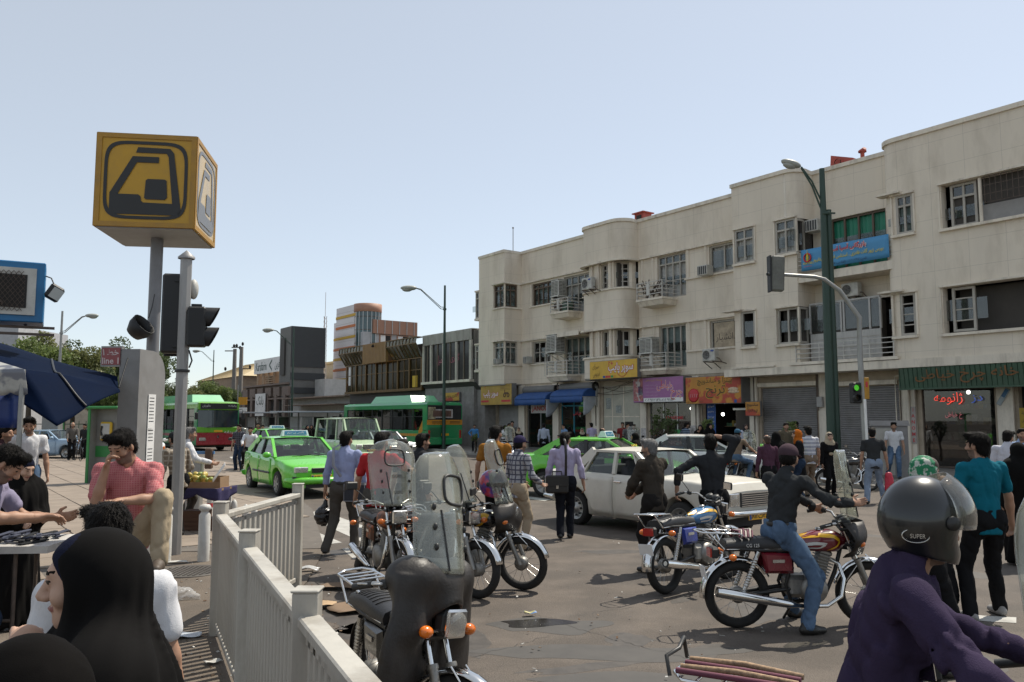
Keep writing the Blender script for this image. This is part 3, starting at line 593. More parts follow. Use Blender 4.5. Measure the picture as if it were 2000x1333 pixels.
# opened window cage beside the second floor balcony
cg = MB()
for i in range(6): x = 3.25+i*.12; cg.bar((x, -.75, 4.0), (x, -.75, 5.1), .014, .014)
for z in (4.0, 4.55, 5.1): cg.bar((3.25, -.75, z), (3.9, -.75, z), .02, .02); cg.bar((3.25, 0, z), (3.25, -.75, z), .02, .02)
cg.build('window_cage', M_rail, BLD)
# canopy over the second floor door, shutter boxes, wires, pipes
cn = MB(); cn.box((5.05, -.45, 5.98), (1.9, .9, .05), Rm=Matrix.Rotation(R(6), 3, 'X')); cn.box((5.05, -.9, 5.9), (1.9, .04, .22)); cn.build('canopy', M_trim, BLD)
tr_ = MB()
for s in (3.4, 10.05): pass
dm_ = pm('board_photo', (.38, .31, .22), .7, var=.4, vs=3); p = MB(); p.box((13.65, .04, 5.2), (1.0, .02, 1.0)); db = p.build('sign_board', dm_, BLD)
letter(db, 'دانشیار', pm('dark_brown_paint', (.05, .035, .025), .6), (13.75, .03, 5.1), (1, 0, 0), (0, 0, 1), height=.34)
# roof things seen over the parapet
rv = pm('red_oxide_paint', (.33, .06, .045), .6)
def roofvent(s, w, h, d=1.2): b = MB(); b.box((s, d, 10.7+h/2), (w, .5, h)); b.box((s, d-.26, 10.7+h*.5), (w*.55, .02, h*.5), 1); b.box((s, d, 10.72+h), (w*1.3, .7, .05)); b.build('roof_vent', [rv, M_dark], BLD)
roofvent(8.95, .55, .35, .4); roofvent(4.5, .3, .22); roofvent(2.6, .15, .15)
for sx_, hh in ((18.6, .5), ):
 b = MB(); b.add([(sx_-.35, .4, 10.7), (sx_+.6, .4, 10.7), (sx_+.55, .4, 10.95), (sx_-.3, .4, 11.25), (sx_-.35, 1.2, 10.7), (sx_+.6, 1.2, 10.7), (sx_+.55, 1.2, 10.95), (sx_-.3, 1.2, 11.25)], [(0, 1, 2, 3), (4, 7, 6, 5), (3, 2, 6, 7), (0, 3, 7, 4), (1, 5, 6, 2)]); b.lathe([(.12, 0), (.12, .05)], 10, (sx_, .36, 10.92), (0, -1, 0), 1); b.build('roof_vent', [rv, M_dark], BLD)
for sx_ in (19.5, 20.6): b = MB(); b.tube([(sx_, .4, 10.5), (sx_, .4, 11.05), (sx_+.12, .35, 11.15)], .07, 8); b.lathe([(.02, .14), (.14, .05), (.14, 0)], 8, (sx_, .4, 11.05)); b.build('roof_vent', rv, BLD)
b = MB(); b.tube([(.15, -.4, 10.7), (.15, -.4, 12.0)], .02, 5); b.ell((.15, -.4, 12), (.05, .05, .05), 6, 4); b.build('antenna_rod', M_rust, BLD)
# ================================================================ GROUND FLOOR, SHOPS, SIGNS
gw_ = MB(); OP = [(-1.85, .02, 2.66), (.82, 2.92, 2.72), (3.55, 5.38, 2.8), (6.6, 8.95, 3.4), (9.55, 11.85, 2.66), (12.45, 14.75, 2.62), (15.3, 17.65, 3.05), (18.3, 20.62, 3.0), (21.35, 23.5, 2.86), (24.15, 26.6, 2.9)]
panel(gw_, (-2.03, .02), (31, .02), .3, 3.74, [(a+2.03, b+2.03, .3, z) for a, b, z in OP], .22)
for x, w_ in ((.45, .5), (3.25, .45), (6.15, .5), (9.25, .35), (12.15, .4), (15.02, .34), (17.98, .4), (20.95, .5), (23.82, .45)): gw_.box((x, -.045, 1.95), (w_, .1, 3.4), 1, b=.01)
gw_.box((16.5, -.06, 3.16), (2.5, .14, .14), 1); gw_.box((19.45, -.06, 3.1), (2.4, .14, .14), 1); gw_.box((3.3, -.05, 3.55), (6, .1, .12), 1)
gw_.build('ground_floor_wall', [pm('stained_stucco', (.43, .355, .27), .85, var=.18, vs=2, bump=.25, dirt=.6, dcol=(.2, .16, .12), ds=1.5), M_trim], BLD)
M_shut = pm('roller_shutter', (.23, .22, .215), .5, metal=.2, dirt=.4, ds=2); M_shl = pm('pale_shutter', (.4, .39, .38), .55, dirt=.35, ds=2)
def shutter(s0, s1, z1, mat, z0=.3, y=.14, par=None):
 b = MB(); n = int((z1-z0)/.075); pr = []
 for i in range(n):
  z = z0+(z1-z0)*i/n; h = (z1-z0)/n; pr += [(y, z), (y-.022, z+h*.3), (y-.022, z+h*.75), (y, z+h*.99)]
 b.loft([[(s0, yy, z) for yy, z in pr], [(s1, yy, z) for yy, z in pr]], 0, False, False, sm=False); return b.build('roller_shutter', mat, par or BLD)
shutter(-1.85, .02, 2.66, M_shl); shutter(15.3, 17.65, 3.05, M_shut); shutter(18.3, 20.62, 3.0, M_shut)
GOODC = [(.5, .45, .35), (.35, .1, .08), (.1, .15, .3), (.5, .5, .5), (.45, .35, .1), (.12, .25, .15), (.6, .58, .5), (.2, .1, .25)]
GM = [pm('goods_%s' % n, c, .6, var=.3, vs=12) for n, c in zip(('cream', 'red', 'blue', 'white', 'ochre', 'green', 'ivory', 'plum'), GOODC)]
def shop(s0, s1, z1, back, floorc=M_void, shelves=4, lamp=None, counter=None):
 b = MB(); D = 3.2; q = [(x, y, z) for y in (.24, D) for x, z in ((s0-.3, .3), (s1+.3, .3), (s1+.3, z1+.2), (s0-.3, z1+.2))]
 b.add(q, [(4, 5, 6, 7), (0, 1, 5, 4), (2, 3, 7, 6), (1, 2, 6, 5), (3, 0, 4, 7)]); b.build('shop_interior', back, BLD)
 sh = MB(); gd_ = MB(); r = random.Random(int(s0*10))
 for k in range(shelves):
  z = .75+k*(z1-.9)/max(1, shelves); y = 1.6; sh.box(((s0+s1)/2, y, z), (s1-s0, .45, .03))
  x = s0+.05
  while x < s1-.15:
   w_ = r.uniform(.06, .2); h = r.uniform(.08, .32)
   if r.random() < .8: gd_.box((x+w_/2, y-.05, z+.015+h/2), (w_*.9, .25, h), r.randrange(8))
   x += w_
 s_ = sh.build('shelf', pm('shelf_wood', (.2, .14, .09), .6), BLD); tag(gd_.build('shelf_goods', GM, s_), kind='stuff')
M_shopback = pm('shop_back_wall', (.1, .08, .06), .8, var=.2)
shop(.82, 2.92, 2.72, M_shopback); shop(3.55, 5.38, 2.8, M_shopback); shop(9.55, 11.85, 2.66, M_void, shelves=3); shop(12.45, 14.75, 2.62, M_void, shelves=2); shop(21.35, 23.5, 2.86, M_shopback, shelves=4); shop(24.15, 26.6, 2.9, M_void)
M_sglass = glass('shop_glass', (.55, .56, .55), .03, .01)
def shopwin(s0, s1, z1, fm, cols=2, z0=.42, y=.1, tr=0., doorcol=None):
 f = MB()
 for x in [s0+(s1-s0)*i/cols for i in range(cols+1)]: f.box((x, y, (z0+z1)/2), (.06, .06, z1-z0))
 for z in [z0+.03, z1-.03]+([z1-tr] if tr else []): f.box(((s0+s1)/2, y+.002, z), (s1-s0, .05, .06))
 fo = f.build('shop_window', fm, BLD)
 for i in range(cols):
  b = MB(); a, c = s0+(s1-s0)*i/cols, s0+(s1-s0)*(i+1)/cols; b.box(((a+c)/2, y, (z0+z1)/2), (c-a-.06, .008, z1-z0-.06)); b.build('pane', M_sglass, fo)
 return fo
M_alu = pm('aluminium_frame', (.42, .42, .41), .35, metal=.8); M_turq = pm('turquoise_paint', (.03, .24, .33), .5); M_redl = pm('red_lettering', (.5, .03, .04), .5); M_wlet = pm('white_lettering', (.75, .74, .72), .6); M_blk = pm('black_paint', (.02, .02, .02), .5); M_yel = pm('yellow_print', (.6, .38, .03), .6)
w1 = shopwin(.82, 2.92, 2.72, M_alu, 2); w2 = shopwin(3.55, 5.38, 2.8, M_turq, 2, tr=.25); w3 = shopwin(9.55, 11.85, 2.66, M_alu, 3); w5 = shopwin(21.35, 23.5, 2.86, M_rust, 1)
b = MB(); b.box((2.0, .04, 2.42), (1.75, .02, .42)); jb = b.build('window_sign', pm('white_board', (.6, .58, .56), .6), w1); letter(BLD, 'JANOME', M_redl, (2.0, .025, 2.42), (1, 0, 0), (0, 0, 1), 1.6, .34, bold=.02, outline=(M_wlet, .02))
letter(BLD, 'خیاطی', M_redl, (4.75, .03, 2.18), (1, 0, 0), (0, 0, 1), None, .22, bold=.02)
letter(BLD, 'JANOME', M_redl, (10.95, .03, 1.95), (1, 0, 0), (0, 0, 1), 1.0, .17, bold=.02)
b = MB(); b.box((11.0, -.03, .62), (1.9, .06, .36)); b.box((11.0, -.03, .92), (1.9, .06, .22), 1); hb = b.build('shop_riser', [pm('blue_board', (.03, .1, .2), .5), pm('dark_red_board', (.12, .03, .03), .5)], BLD); letter(BLD, 'JANOME', pm('pale_red', (.5, .25, .22), .5), (11.0, -.065, .92), (1, 0, 0), (0, 0, 1), 1.7, .2, bold=.02)
b = MB(); b.box((11.0, .05, 1.35), (.5, .01, .25)); b.box((10.9, .05, 1.18), (.32, .01, .12), 1); b.build('window_poster', [pm('green_poster', (.03, .25, .06), .5), pm('orange_poster', (.6, .28, .02), .5)], w3)
# cream metal double door with its notices
b = MB(); b.box((7.77, .08, 1.9), (2.3, .06, 2.98)); b.box((7.2, .045, 2.0), (.05, .02, 2.9), 1); b.box((7.94, .043, 2.0), (.05, .02, 2.9), 1)
for z in (2.02, 3.35): b.box((7.77, .041, z), (2.28, .02, .04), 1)
b.box((8.25, .046, 1.35), (.5, .02, .9), 2)
for x in (7.35, 8.7): b.bar((x-.12, .04, .8), (x, .04, 1.5), .03, .02, 1); b.bar((x+.12, .04, .8), (x, .04, 1.5), .03, .02, 1)
dr = b.build('metal_door', [pm('cream_door_paint', (.46, .44, .36), .55, dirt=.3), M_trim, M_dark], BLD)
b = MB(); b.box((6.95, .04, 2.62), (.32, .008, .5)); b.box((7.6, .04, 2.35), (.34, .008, .34)); b.build('notice', pm('faded_notice', (.3, .32, .3), .8, var=.5, vs=20), dr)
# vertical sewing machine sign and the jumble of the sandwich bar
M_blu = pm('blue_banner', (.03, .09, .3), .6, var=.2, vs=6); b = MB(); b.box((12.85, .1, 1.6), (.42, .02, 1.9)); sbn = b.build('menu_banner', M_blu, BLD)
for k in range(9): letter(BLD, ['انواع', 'ساندویچ', 'پیتزا', 'سوسیس', 'همبرگر', 'سیب زمینی', 'نوشابه', 'کباب', 'سالاد'][k], M_wlet, (12.85, .085, 2.4-k*.2), (1, 0, 0), (0, 0, 1), .3, .1)
b = MB(); b.box((14.1, .9, 1.5), (.9, .6, 1.5)); b.box((14.1, .85, 2.3), (1.0, .7, .08), 1); b.build('food_kiosk', [M_void, M_alu], BLD)
M_lamp = pm('lit_bulb', (1, .97, .9), .3, emit=14.)
for x, z in ((11.72, 2.34), (13.35, 2.1), (22.62, 2.72)):
 b = MB(); b.ell((x, .2 if x < 20 else .35, z), (.055, .055, .06), 10, 6); lb = tag(b.build('lit_bulb', M_lamp), {11: 'bare lit bulb in the sewing machine shop window under the purple sign', 13: 'bare lit bulb over the sandwich bar entrance under the pizza sign', 22: 'bare lit bulb beside the blue neon word in the right shop'}[int(x)], 'light bulb', 'lit shop bulbs'); lb.matrix_world = Matrix.LocRotScale(FO, Euler((0, 0, FTH)), (FK,)*3)
# neon words and display cabinets of the right shop
neon = pm('red_neon', (1, .09, .06), .4, emit=.8); neb = pm('blue_neon', (.02, .05, .25), .4, emit=.7); neo = pm('dull_neon', (.5, .12, .14), .4, emit=.25)
letter(BLD, 'ژانومه', neon, (22.16, .03, 2.53), (1, 0, 0), (0, 0, 1), .85, .36); letter(BLD, 'ژانومه', M_dark, (22.16, .024, 2.53), (1, 0, 0), (0, 0, 1), .81, .32, bold=-.02)
letter(BLD, 'دز', neb, (23.0, .03, 2.5), (1, 0, 0), (0, 0, 1), .32, .24); letter(BLD, 'خ خیاطی', neo, (22.3, .03, 2.02), (1, 0, 0), (0, 0, 1), .5, .22)
b = MB(); b.box((22.0, .5, .85), (1.0, .4, .75), b=.01); b.box((23.0, .5, .8), (.8, .4, .68), b=.01)
for k in range(3):
 for x in (21.75, 22.25, 22.8, 23.2): b.box((x, .29, .65+k*.2), (.4, .012, .16), 1)
b.build('display_cabinet', [pm('brown_cabinet', (.12, .045, .02), .5), pm('brown_drawer', (.15, .06, .03), .45)], BLD)
b = MB(); b.box((21.13, -.11, 1.72), (.16, .03, 1.15)); vs_ = b.build('vertical_sign', pm('dirty_white_board', (.4, .36, .33), .6, dirt=.3), BLD)
for k, c in enumerate('JANOME'): letter(BLD, c, M_redl, (21.13, -.125, 2.2-k*.19), (1, 0, 0), (0, 0, 1), None, .11, bold=.02)
def fasten(o, s, t, z): o.matrix_world = Matrix.LocRotScale(FW(s, t, z), Euler((0, 0, FTH)), (FK,)*3); return o
# ---------------------------------------------------------------- signs
M_sbox = pm('sign_box_metal', (.16, .155, .15), .6, dirt=.3)
def sign(name, label, s0, s1, z0, z1, t, depth, face, group='shop signs on the cream building'):
 o = fthing(name, label, 'sign', (s0+s1)/2, t, (z0+z1)/2, group); w, h = s1-s0, z1-z0
 b = MB(); b.box((0, depth/2+.012, 0), (w, depth, h), b=.01); b.build('sign_case', M_sbox, o)
 f = MB(); f.box((0, 0, 0), (w-.04, .02, h-.04)); f.build('sign_face', face, o); return o, w, h
X, Z = (1, 0, 0), (0, 0, 1)
def L_(o, t, mat, x, z, w=None, h=None, **k): return letter(o, t, mat, (x, -.012, z), X, Z, w, h, **k)
M_ysign = pm('yellow_sign_face', (.62, .38, .04), .45, var=.14, vs=2); M_osign = pm('dull_yellow_sign_face', (.42, .27, .05), .5, var=.2, vs=2)
M_brl = pm('brown_print', (.1, .05, .02), .6)
def patch(o, x, z, w, h, mat, name='printed_panel'): b = MB(); b.box((x, -.0125, z), (w, .005, h)); return b.build(name, mat, o)
o, w, h = sign('shop_sign', 'dull yellow pipe shop sign with a motorbike print at the far left corner bay', -1.96, .86, 2.64, 3.74, 1.0, .3, M_osign)
L_(o, 'سوپر پایپ', M_redl, -.45, .02, 1.4, .5, bold=.06); L_(o, 'سوپر پایپ', M_wlet, -.45, .02, 1.34, .45, bold=.02, off=.007); L_(o, '۲', M_redl, -.95, .4, None, .22); patch(o, -1.0, -.34, .7, .1, M_redl); patch(o, .92, -.34, .8, .1, M_redl)
for k in range(5): patch(o, .85, .5-k*.07, .85, .018, M_brl)
b = MB()
for dx in (-.16, .16): b.lathe([(.11, 0), (.11, .012), (.06, .012), (.06, 0)], 14, (.95+dx, -.012, -.05), (0, -1, 0))
b.box((.95, -.02, .05), (.34, .01, .1)); b.box((.82, -.02, .16), (.05, .01, .16)); b.build('motorbike_print', M_brl, o)
o, w, h = sign('shop_sign', 'bright yellow pipe shop sign under the rounded bay with red and white lettering', 6.92, 9.94, 3.66, 4.47, 1.06, .2, M_ysign)
L_(o, 'سوپر پایپ', M_redl, .5, .04, 1.6, .54, bold=.06); L_(o, 'سوپر پایپ', M_wlet, .5, .04, 1.54, .48, bold=.02, off=.007); L_(o, '۲+', M_redl, -.12, .26, None, .22, bold=.02); L_(o, 'سرای', M_brl, -1.1, .15, .4, .26); L_(o, 'فردوس', M_brl, -1.05, -.18, .42, .3)
for k, c in enumerate(('blue_banner', 'red_lettering', 'red_lettering', 'green_poster', 'orange_poster')): patch(o, -.55+k*.17, -.31, .15, .1, MATS[c])
b = MB(); b.tube([(.3+.6*a, -.014, -.18-.16*math.sin(a*PI)) for a in [k/10 for k in range(11)]], .012, 4); b.build('red_curve', M_redl, o)
M_pur = pm('purple_sign_face', (.33, .13, .3), .5, var=.12, vs=2)
o, w, h = sign('shop_sign', 'purple sewing machine shop sign with red script and phone numbers', 9.2, 12.06, 2.6, 3.65, .6, .5, M_pur)
patch(o, .3, -.42, 2.2, .17, M_wlet, 'number_strip'); L_(o, '۵۵۹۱۲۱۴۱-۵۵۹۱۱۴۰', M_blk, .15, -.42, 1.7, .11, off=.008); M_rsc = pm('vermilion_script', (.6, .06, .04), .5)
L_(o, 'چرخ', M_rsc, 1.05, -.18, .62, .5, outline=(M_wlet, .015)); L_(o, 'خیاطی', M_rsc, .4, .16, .85, .42, outline=(M_wlet, .015)); L_(o, 'فروشگاه چرخ خیاطی', M_yel, -.2, .4, .95, .13)
for k in range(4): L_(o, 'تعمیر و فروش قطعات', pm('lilac_print', (.5, .35, .48), .6), -.35, .2-k*.14, .75, .06)
patch(o, -1.12, .02, .55, .95, pm('collage_print', (.35, .12, .12), .5, var=.6, vs=8, two=(.45, .4, .38), ts=5)); patch(o, -.98, -.02, .26, .38, pm('blue_dress_print', (.05, .15, .4), .5, var=.4, vs=30))
M_piz = pm('pizza_sign_face', (.5, .22, .03), .5, var=.25, vs=1.2, two=(.42, .06, .03), ts=1.6)
o, w, h = sign('shop_sign', 'orange and red pizza and sandwich sign with dark script and a deep grey side', 12.18, 14.92, 2.5, 3.57, .62, .6, M_piz)
L_(o, 'پیتزا و ساندویچ', M_brl, .1, .32, 1.7, .32, bold=.01, outline=(M_yel, .012)); L_(o, 'ترنج', M_brl, .15, -.08, .95, .5, bold=.01, outline=(M_yel, .02)); L_(o, 'تلفن سفارش', M_brl, -.9, -.45, .9, .08)
b = MB(); b.lathe([(.0, 0), (.28, 0), (.22, .02), (0, .02)], 16, (-.95, -.01, -.2), (0, -1, 0)); b.build('pizza_print', M_redl, o)
for k in range(4): b = MB(); b.bar((-1.1+k*.1, -.032, -.28), (-1.05+k*.1, -.032, -.14), .02, .004); b.build('white_stroke', M_wlet, o)
b = MB(); b.ell((1.0, -.012, 0), (.25, .02, .08), 12, 6); b.ell((1.02, -.014, -.1), (.27, .02, .06), 12, 6); b.build('sandwich_print', pm('bread_print', (.6, .45, .3), .6, var=.4, vs=20), o); patch(o, 1.1, -.45, .12, .12, M_blu)
o, w, h = sign('hanging_sign', 'small orange sandwich sign hanging on the pillar beside the grey shutter', 14.98, 15.66, 2.02, 2.56, .5, .1, M_piz)
L_(o, 'ساندویچ', M_blk, 0, .13, .5, .16, bold=.02); L_(o, 'پیتزا', M_brl, 0, -.06, .45, .18, bold=.02); b = MB(); b.bar((-.3, .1, .2), (-.3, .5, .2), .03, .03); b.build('bracket', M_rust, o)
# blue trading banner on the balcony
bm = MATS.setdefault('banner_blue', None) or None; del MATS['banner_blue']
bm = pm('banner_blue', (.07, .27, .5), .55, var=.1, vs=1)
o = fthing('banner', 'light blue trading company banner on the upper balcony with red title and flame emblem', 'banner', 19.5, 1.02, 7.34)
b = MB(); b.grid(lambda i, j: (-1.58+3.16*i, .012*math.sin(i*9)+.01, -.37+.74*j), 24, 4); thick(b.build('banner_cloth', bm, o), .008)
L_(o, 'بازرگانی آسیا استیل', pm('banner_red', (.55, .02, .03), .5), .1, .2, 1.45, .22, bold=.03, off=.015, outline=(M_wlet, .02)); L_(o, 'بورس زیور آلات فانتزی ، استنلس استیل و تیتانیوم', pm('banner_yellow', (.6, .5, .03), .5), .17, -.07, 2.5, .2, bold=.02, off=.015); L_(o, 'تلفن: ۵۵۶۰۰۴۹۷  تلفکس: ۵۵۶۱۰۱۴۷', pm('banner_navy', (.02, .03, .1), .5), .1, -.28, 1.5, .09, off=.015)
b = MB(); b.tube([(-1.32+.13*math.cos(a), -.02, .07+.13*math.sin(a)*1.1) for a in [PI*.55+k*PI*1.9/20 for k in range(21)]], .025, 5, 0); b.ell((-1.32, -.02, .08), (.05, .012, .16), 8, 8, 1); b.ell((-1.32, -.02, .2), (.015, .01, .16), 6, 6, 1); b.build('flame_emblem', [MATS['banner_red'], MATS['banner_yellow']], o)
L_(o, 'ASIA STEEL', MATS['banner_yellow'], -1.3, -.12, .4, .07, off=.015, bold=.02); L_(o, 'jewelry', MATS['banner_red'], -1.3, -.23, .3, .06, off=.015)
# ribbed green fascia
o = fthing('ribbed_fascia', 'dark green ribbed metal fascia with faded orange script over the right shops', 'sign', 21.22, .95, 2.84, 'shop signs on the cream building')
mg = pm('green_sheet', (.045, .09, .055), .6, var=.2, dirt=.3); rb = MB(); n = 44; P = []
for i in range(n): x = i*.14; P += [(x, 0), (x+.012, .03), (x+.024, 0), (x+.13, 0)]
rb.loft([[(x, y, 0) for x, y in P], [(x, y-.08, .62) for x, y in P]], 0, False, False, sm=False); rb.box((3, .4, .3), (6.1, .78, .56)); rb.box((3.05, -.02, -.02), (6.15, .06, .05)); rb.build('ribbed_sheet', mg, o)
letter(o, 'خانه چرخ خیاطی', pm('faded_orange', (.22, .1, .035), .7, dirt=.5, ds=9, dcol=(.05, .09, .055)), (1.95, -.06, .34), X, (0, -.13, 1), 2.9, .44, off=.02, bold=.01)
# blue awnings of the left shops
def awning(s0, s1, z, label):
 o = fthing('awning', label, 'awning', s0, 0, z, 'blue shop awnings'); w = s1-s0; b = MB(); n = 7
 pr = [(-1.0*math.sin(a), .55*math.cos(a)) for a in [PI/2*k/n for k in range(n+1)]]
 b.grid(lambda i, j: (w*i, -1.02*math.sin(PI/2*j)-.012*math.sin(i*23)*math.sin(PI*j), .42*math.cos(PI/2*j)), 18, 9); b.grid(lambda i, j: (w*i, -1.02+.02*math.sin(i*17)*j, -.27*j), 18, 2)
 for x in (0, w): b.add([(x, 0, 0)]+[(x, -1.02*math.sin(PI/2*j/8), .42*math.cos(PI/2*j/8)) for j in range(9)], [(0, k+1, k+2) for k in range(8)])
 thick(b.build('awning_cloth', pm('awning_blue', (.02, .07, .22), .7, var=.2, vs=3, bump=.15), o), .006)
 d = MB(); d.grid(lambda i, j: (w-.02+.015*math.sin(j*20), -.1-.85*i, .05-(.25+.65*math.sin(PI*i*.5))*j), 8, 6); thick(d.build('side_curtain', pm('torn_lining', (.4, .42, .45), .8, var=.2), o), .006)
 f = MB()
 for x in (.02, w-.02): f.tube([(x, 0, .0), (x, -1.0, -.02)], .015, 6); f.tube([(x, 0, -.5), (x, -1.0, -.02)], .012, 6)
 f.build('awning_arm', M_rail, o)
awning(1.12, 3.62, 2.86, 'blue rolled awning over the window with the red sewing brand sign'); awning(3.98, 6.36, 2.95, 'blue rolled awning over the turquoise framed shop door')
# shutter housings with round ends over the awnings
for s0, s1, z in ((1.0, 3.55, 3.38), (3.95, 6.35, 3.42)):
 b = MB(); b.tube([(s0, -.25, z), (s1, -.25, z)], .2, 12); b.lathe([(.2, 0), (.215, .05), (.12, .06), (.1, .02)], 12, (s1, -.25, z), (1, 0, 0), 1); b.build('shutter_housing', [M_sbox, M_dark], BLD)
# pipes, cables and meter boxes along the ground floor
cb = MB(); r_ = random.Random(4)
for k in range(14):
 a, b_ = r_.uniform(0, 19), 0; b_ = a+r_.uniform(1.5, 3.5); z0, z1 = r_.uniform(3.2, 3.7), r_.uniform(3.15, 3.7); sag = r_.uniform(.02, .3)
 cb.tube([(a+(b_-a)*t/8, -.14-.02*k % .05, z0+(z1-z0)*t/8-sag*4*(t/8)*(1-t/8)) for t in range(9)], .011, 4)
for x, z0, z1 in ((6.25, 1.6, 3.6), (15.1, .5, 3.6), (17.8, 2.2, 3.6), (20.75, 1.4, 3.1), (17.75, 1.0, 3.5), (12.25, .5, 2.6)): cb.tube([(x, -.13, z0), (x, -.13, z1)], .018, 5)
tag(cb.build('cable', M_rust, BLD), kind='stuff')
b = MB(); b.tube([(21.0, -.14, .5), (21.0, -.14, 2.85)], .055, 8); b.tube([(23.3, -.14, 3.3), (20.6, -.14, 3.28), (20.6, -.14, 1.6)], .02, 6); b.build('drain_pipe', M_trim, BLD)
for x, z, w_, hh in ((6.3, 3.2, .22, .5), (6.28, 2.72, .16, .38), (17.9, 2.5, .22, .36), (11.3, .9, .1, .1)): b = MB(); b.box((x, -.16, z), (w_, .14, hh), b=.015); b.build('meter_box', pm('meter_box_grey', (.36, .35, .33), .6, dirt=.3), BLD)
b = MB(); b.ell((0, 0, 0), (.12, .05, .12), 10, 6); b.tube([(.02, 0, 0), (-.05, 0, .1), (-.08, 0, .22), (-.02, 0, .27)], .03, 6); b.tube([(.1, 0, -.05), (.2, 0, -.15)], .02, 5); tag(fasten(b.build('cable_coil', M_rust), 3.75, .3, 3.4), 'tangled coil of black cable hanging between the two blue awnings', 'cable coil')
# posters, papers and the small signs on pillars
for x, z, w_, hh, c in ((9.28, 1.05, .3, .95, 'white_lettering'), (12.1, 1.3, .34, .7, 'faded_notice'), (11.98, 1.1, .3, .9, 'white_lettering')):
 b = MB(); b.box((x, -.1, z), (w_, .006, hh)); p = b.build('poster', pm('poster_print', (.45, .42, .4), .7, var=.5, vs=14), BLD)
b = MB(); b.box((23.8, -.12, 2.55), (.14, .04, .55), Rm=Matrix.Rotation(R(32), 3, 'Y'), b=.03); b.box((23.86, -.14, 2.65), (.1, .012, .25), 1, Rm=Matrix.Rotation(R(32), 3, 'Y')); b.build('tilted_plate', [pm('pale_plate', (.35, .4, .42), .5), pm('plate_blue', (.05, .15, .3), .5)], BLD)
b = MB(); b.box((24.35, -.12, 1.75), (.28, .03, .95)); yb = b.build('yellow_board', pm('mustard_board', (.38, .26, .02), .6, dirt=.2), BLD)
for k in range(4): letter(BLD, ['خرید', 'فروش', 'تعمیر', 'قطعات'][k], M_blk, (24.35, -.137, 2.08-k*.21), X, Z, .18, .12)
b = MB()
for k, c in enumerate((0, 1, 0)): b.box((20.72, -.16, 1.28-k*.16), (.22, .02, .15), c)
b.build('notice_stack', [M_wlet, pm('magenta_strip', (.35, .03, .22), .5)], BLD)
# ---------------------------------------------------------------- air conditioners
def cooler(s, t, z, w, h, d, label):
 o = fthing('evaporative_cooler', label, 'air cooler', s, t, z, 'evaporative coolers on the cream building'); b = MB(); b.box((0, 0, h/2), (w, d, h), b=.03)
 b.box((0, 0, h+.015), (w+.04, d+.04, .03)); b.box((0, 0, .03), (w+.03, d+.03, .06)); b.build('casing', M_ac, o)
 for c, ww, Rm in (((0, -d/2-.004, h/2), w, None), ((w/2+.004, 0, h/2), d, Matrix.Rotation(PI/2, 3, 'Z'))):
  g = MB()
  for q in (-1, 1):
   for k in range(9): v = Vector((q*ww*.22, 0, -h*.34+k*h*.085)); v = Rm @ v if Rm else v; g.box(Vector(c)+v, (ww*.36, .02, h*.05), 0, (Rm @ Matrix.Rotation(R(30), 3, 'X')) if Rm else Matrix.Rotation(R(30), 3, 'X'))
   v = Vector((q*ww*.22, .006, 0)); v = Rm @ v if Rm else v; g.box(Vector(c)+v, (ww*.38, .012, h*.8), 1, Rm)
  g.build('louvre', [M_ac, M_acd], o)
 f = MB()
 for x in (-w*.4, w*.4): f.bar((x, d/2+.35, -.03), (x, -d/2, -.03), .04, .04); f.bar((x, d/2+.3, -.4), (x, -d/2+.1, -.04), .03, .03)
 f.build('bracket', M_rail, o)
cooler(4.2, .62, 7.78, .58, .82, .5, 'cooler on brackets above the upper left balcony'); cooler(4.05, .7, 5.08, .72, .85, .6, 'large cooler above the lower left balcony beside the canopy'); cooler(10.35, .75, 4.62, .72, .66, .5, 'cooler standing over the lower middle balcony')
def split(s, t, z, w, h, label, brand=True):
 o = fthing('condenser_unit', label, 'air conditioner', s, t, z, 'condenser units on the cream building'); d = .26; b = MB(); b.box((0, 0, h/2), (w, d, h), b=.02); b.build('casing', M_ac, o)
 g = MB(); r = h*.42; g.lathe([(r, 0), (r, .015), (r*.86, .015), (r*.86, -.004)], 20, (-w*.17, -d/2, h/2), (0, -1, 0), 0); g.disc((-w*.17, -d/2-.003, h/2), (0, -1, 0), r*.86, 20, 1)
 for k in range(4): g.lathe([(r*(.2+.17*k), .008), (r*(.2+.17*k), .012), (r*(.23+.17*k), .012)], 20, (-w*.17, -d/2, h/2), (0, -1, 0), 0)
 for k in range(6): a = k*PI/3; g.bar((-w*.17, -d/2-.006, h/2), (-w*.17+r*.8*math.cos(a), -d/2-.006, h/2+r*.8*math.sin(a)), .05, .006, 2, (0, 1, 0))
 g.build('fan_grille', [M_ac, M_dark, M_acd], o)
 if brand: g = MB(); g.ell((w*.3, -d/2-.003, h*.82), (.1, .006, .035), 12, 4); g.build('brand_oval', pm('badge_blue', (.02, .06, .3), .4), o)
 f = MB()
 for x in (-w*.35, w*.35): f.bar((x, d/2+.25, -.02), (x, -d/2-.05, -.02), .03, .03); f.bar((x, d/2+.2, -.28), (x, -d/2, -.03), .025, .025)
 f.tube([(w/2, 0, .12), (w/2+.1, 0, .1), (w/2+.2, .05, -.05), (w/2+.35, .15, -.12)], .02, 6); f.build('bracket', M_rust, o)
split(7.05, 1.2, 7.72, .66, .54, 'condenser unit with a blue badge on the rounded bay'); split(13.35, .45, 4.16, .62, .48, 'condenser unit under the window with the painted Persian board'); split(19.35, .35, 5.98, .6, .46, 'condenser unit under the blue banner balcony', False)
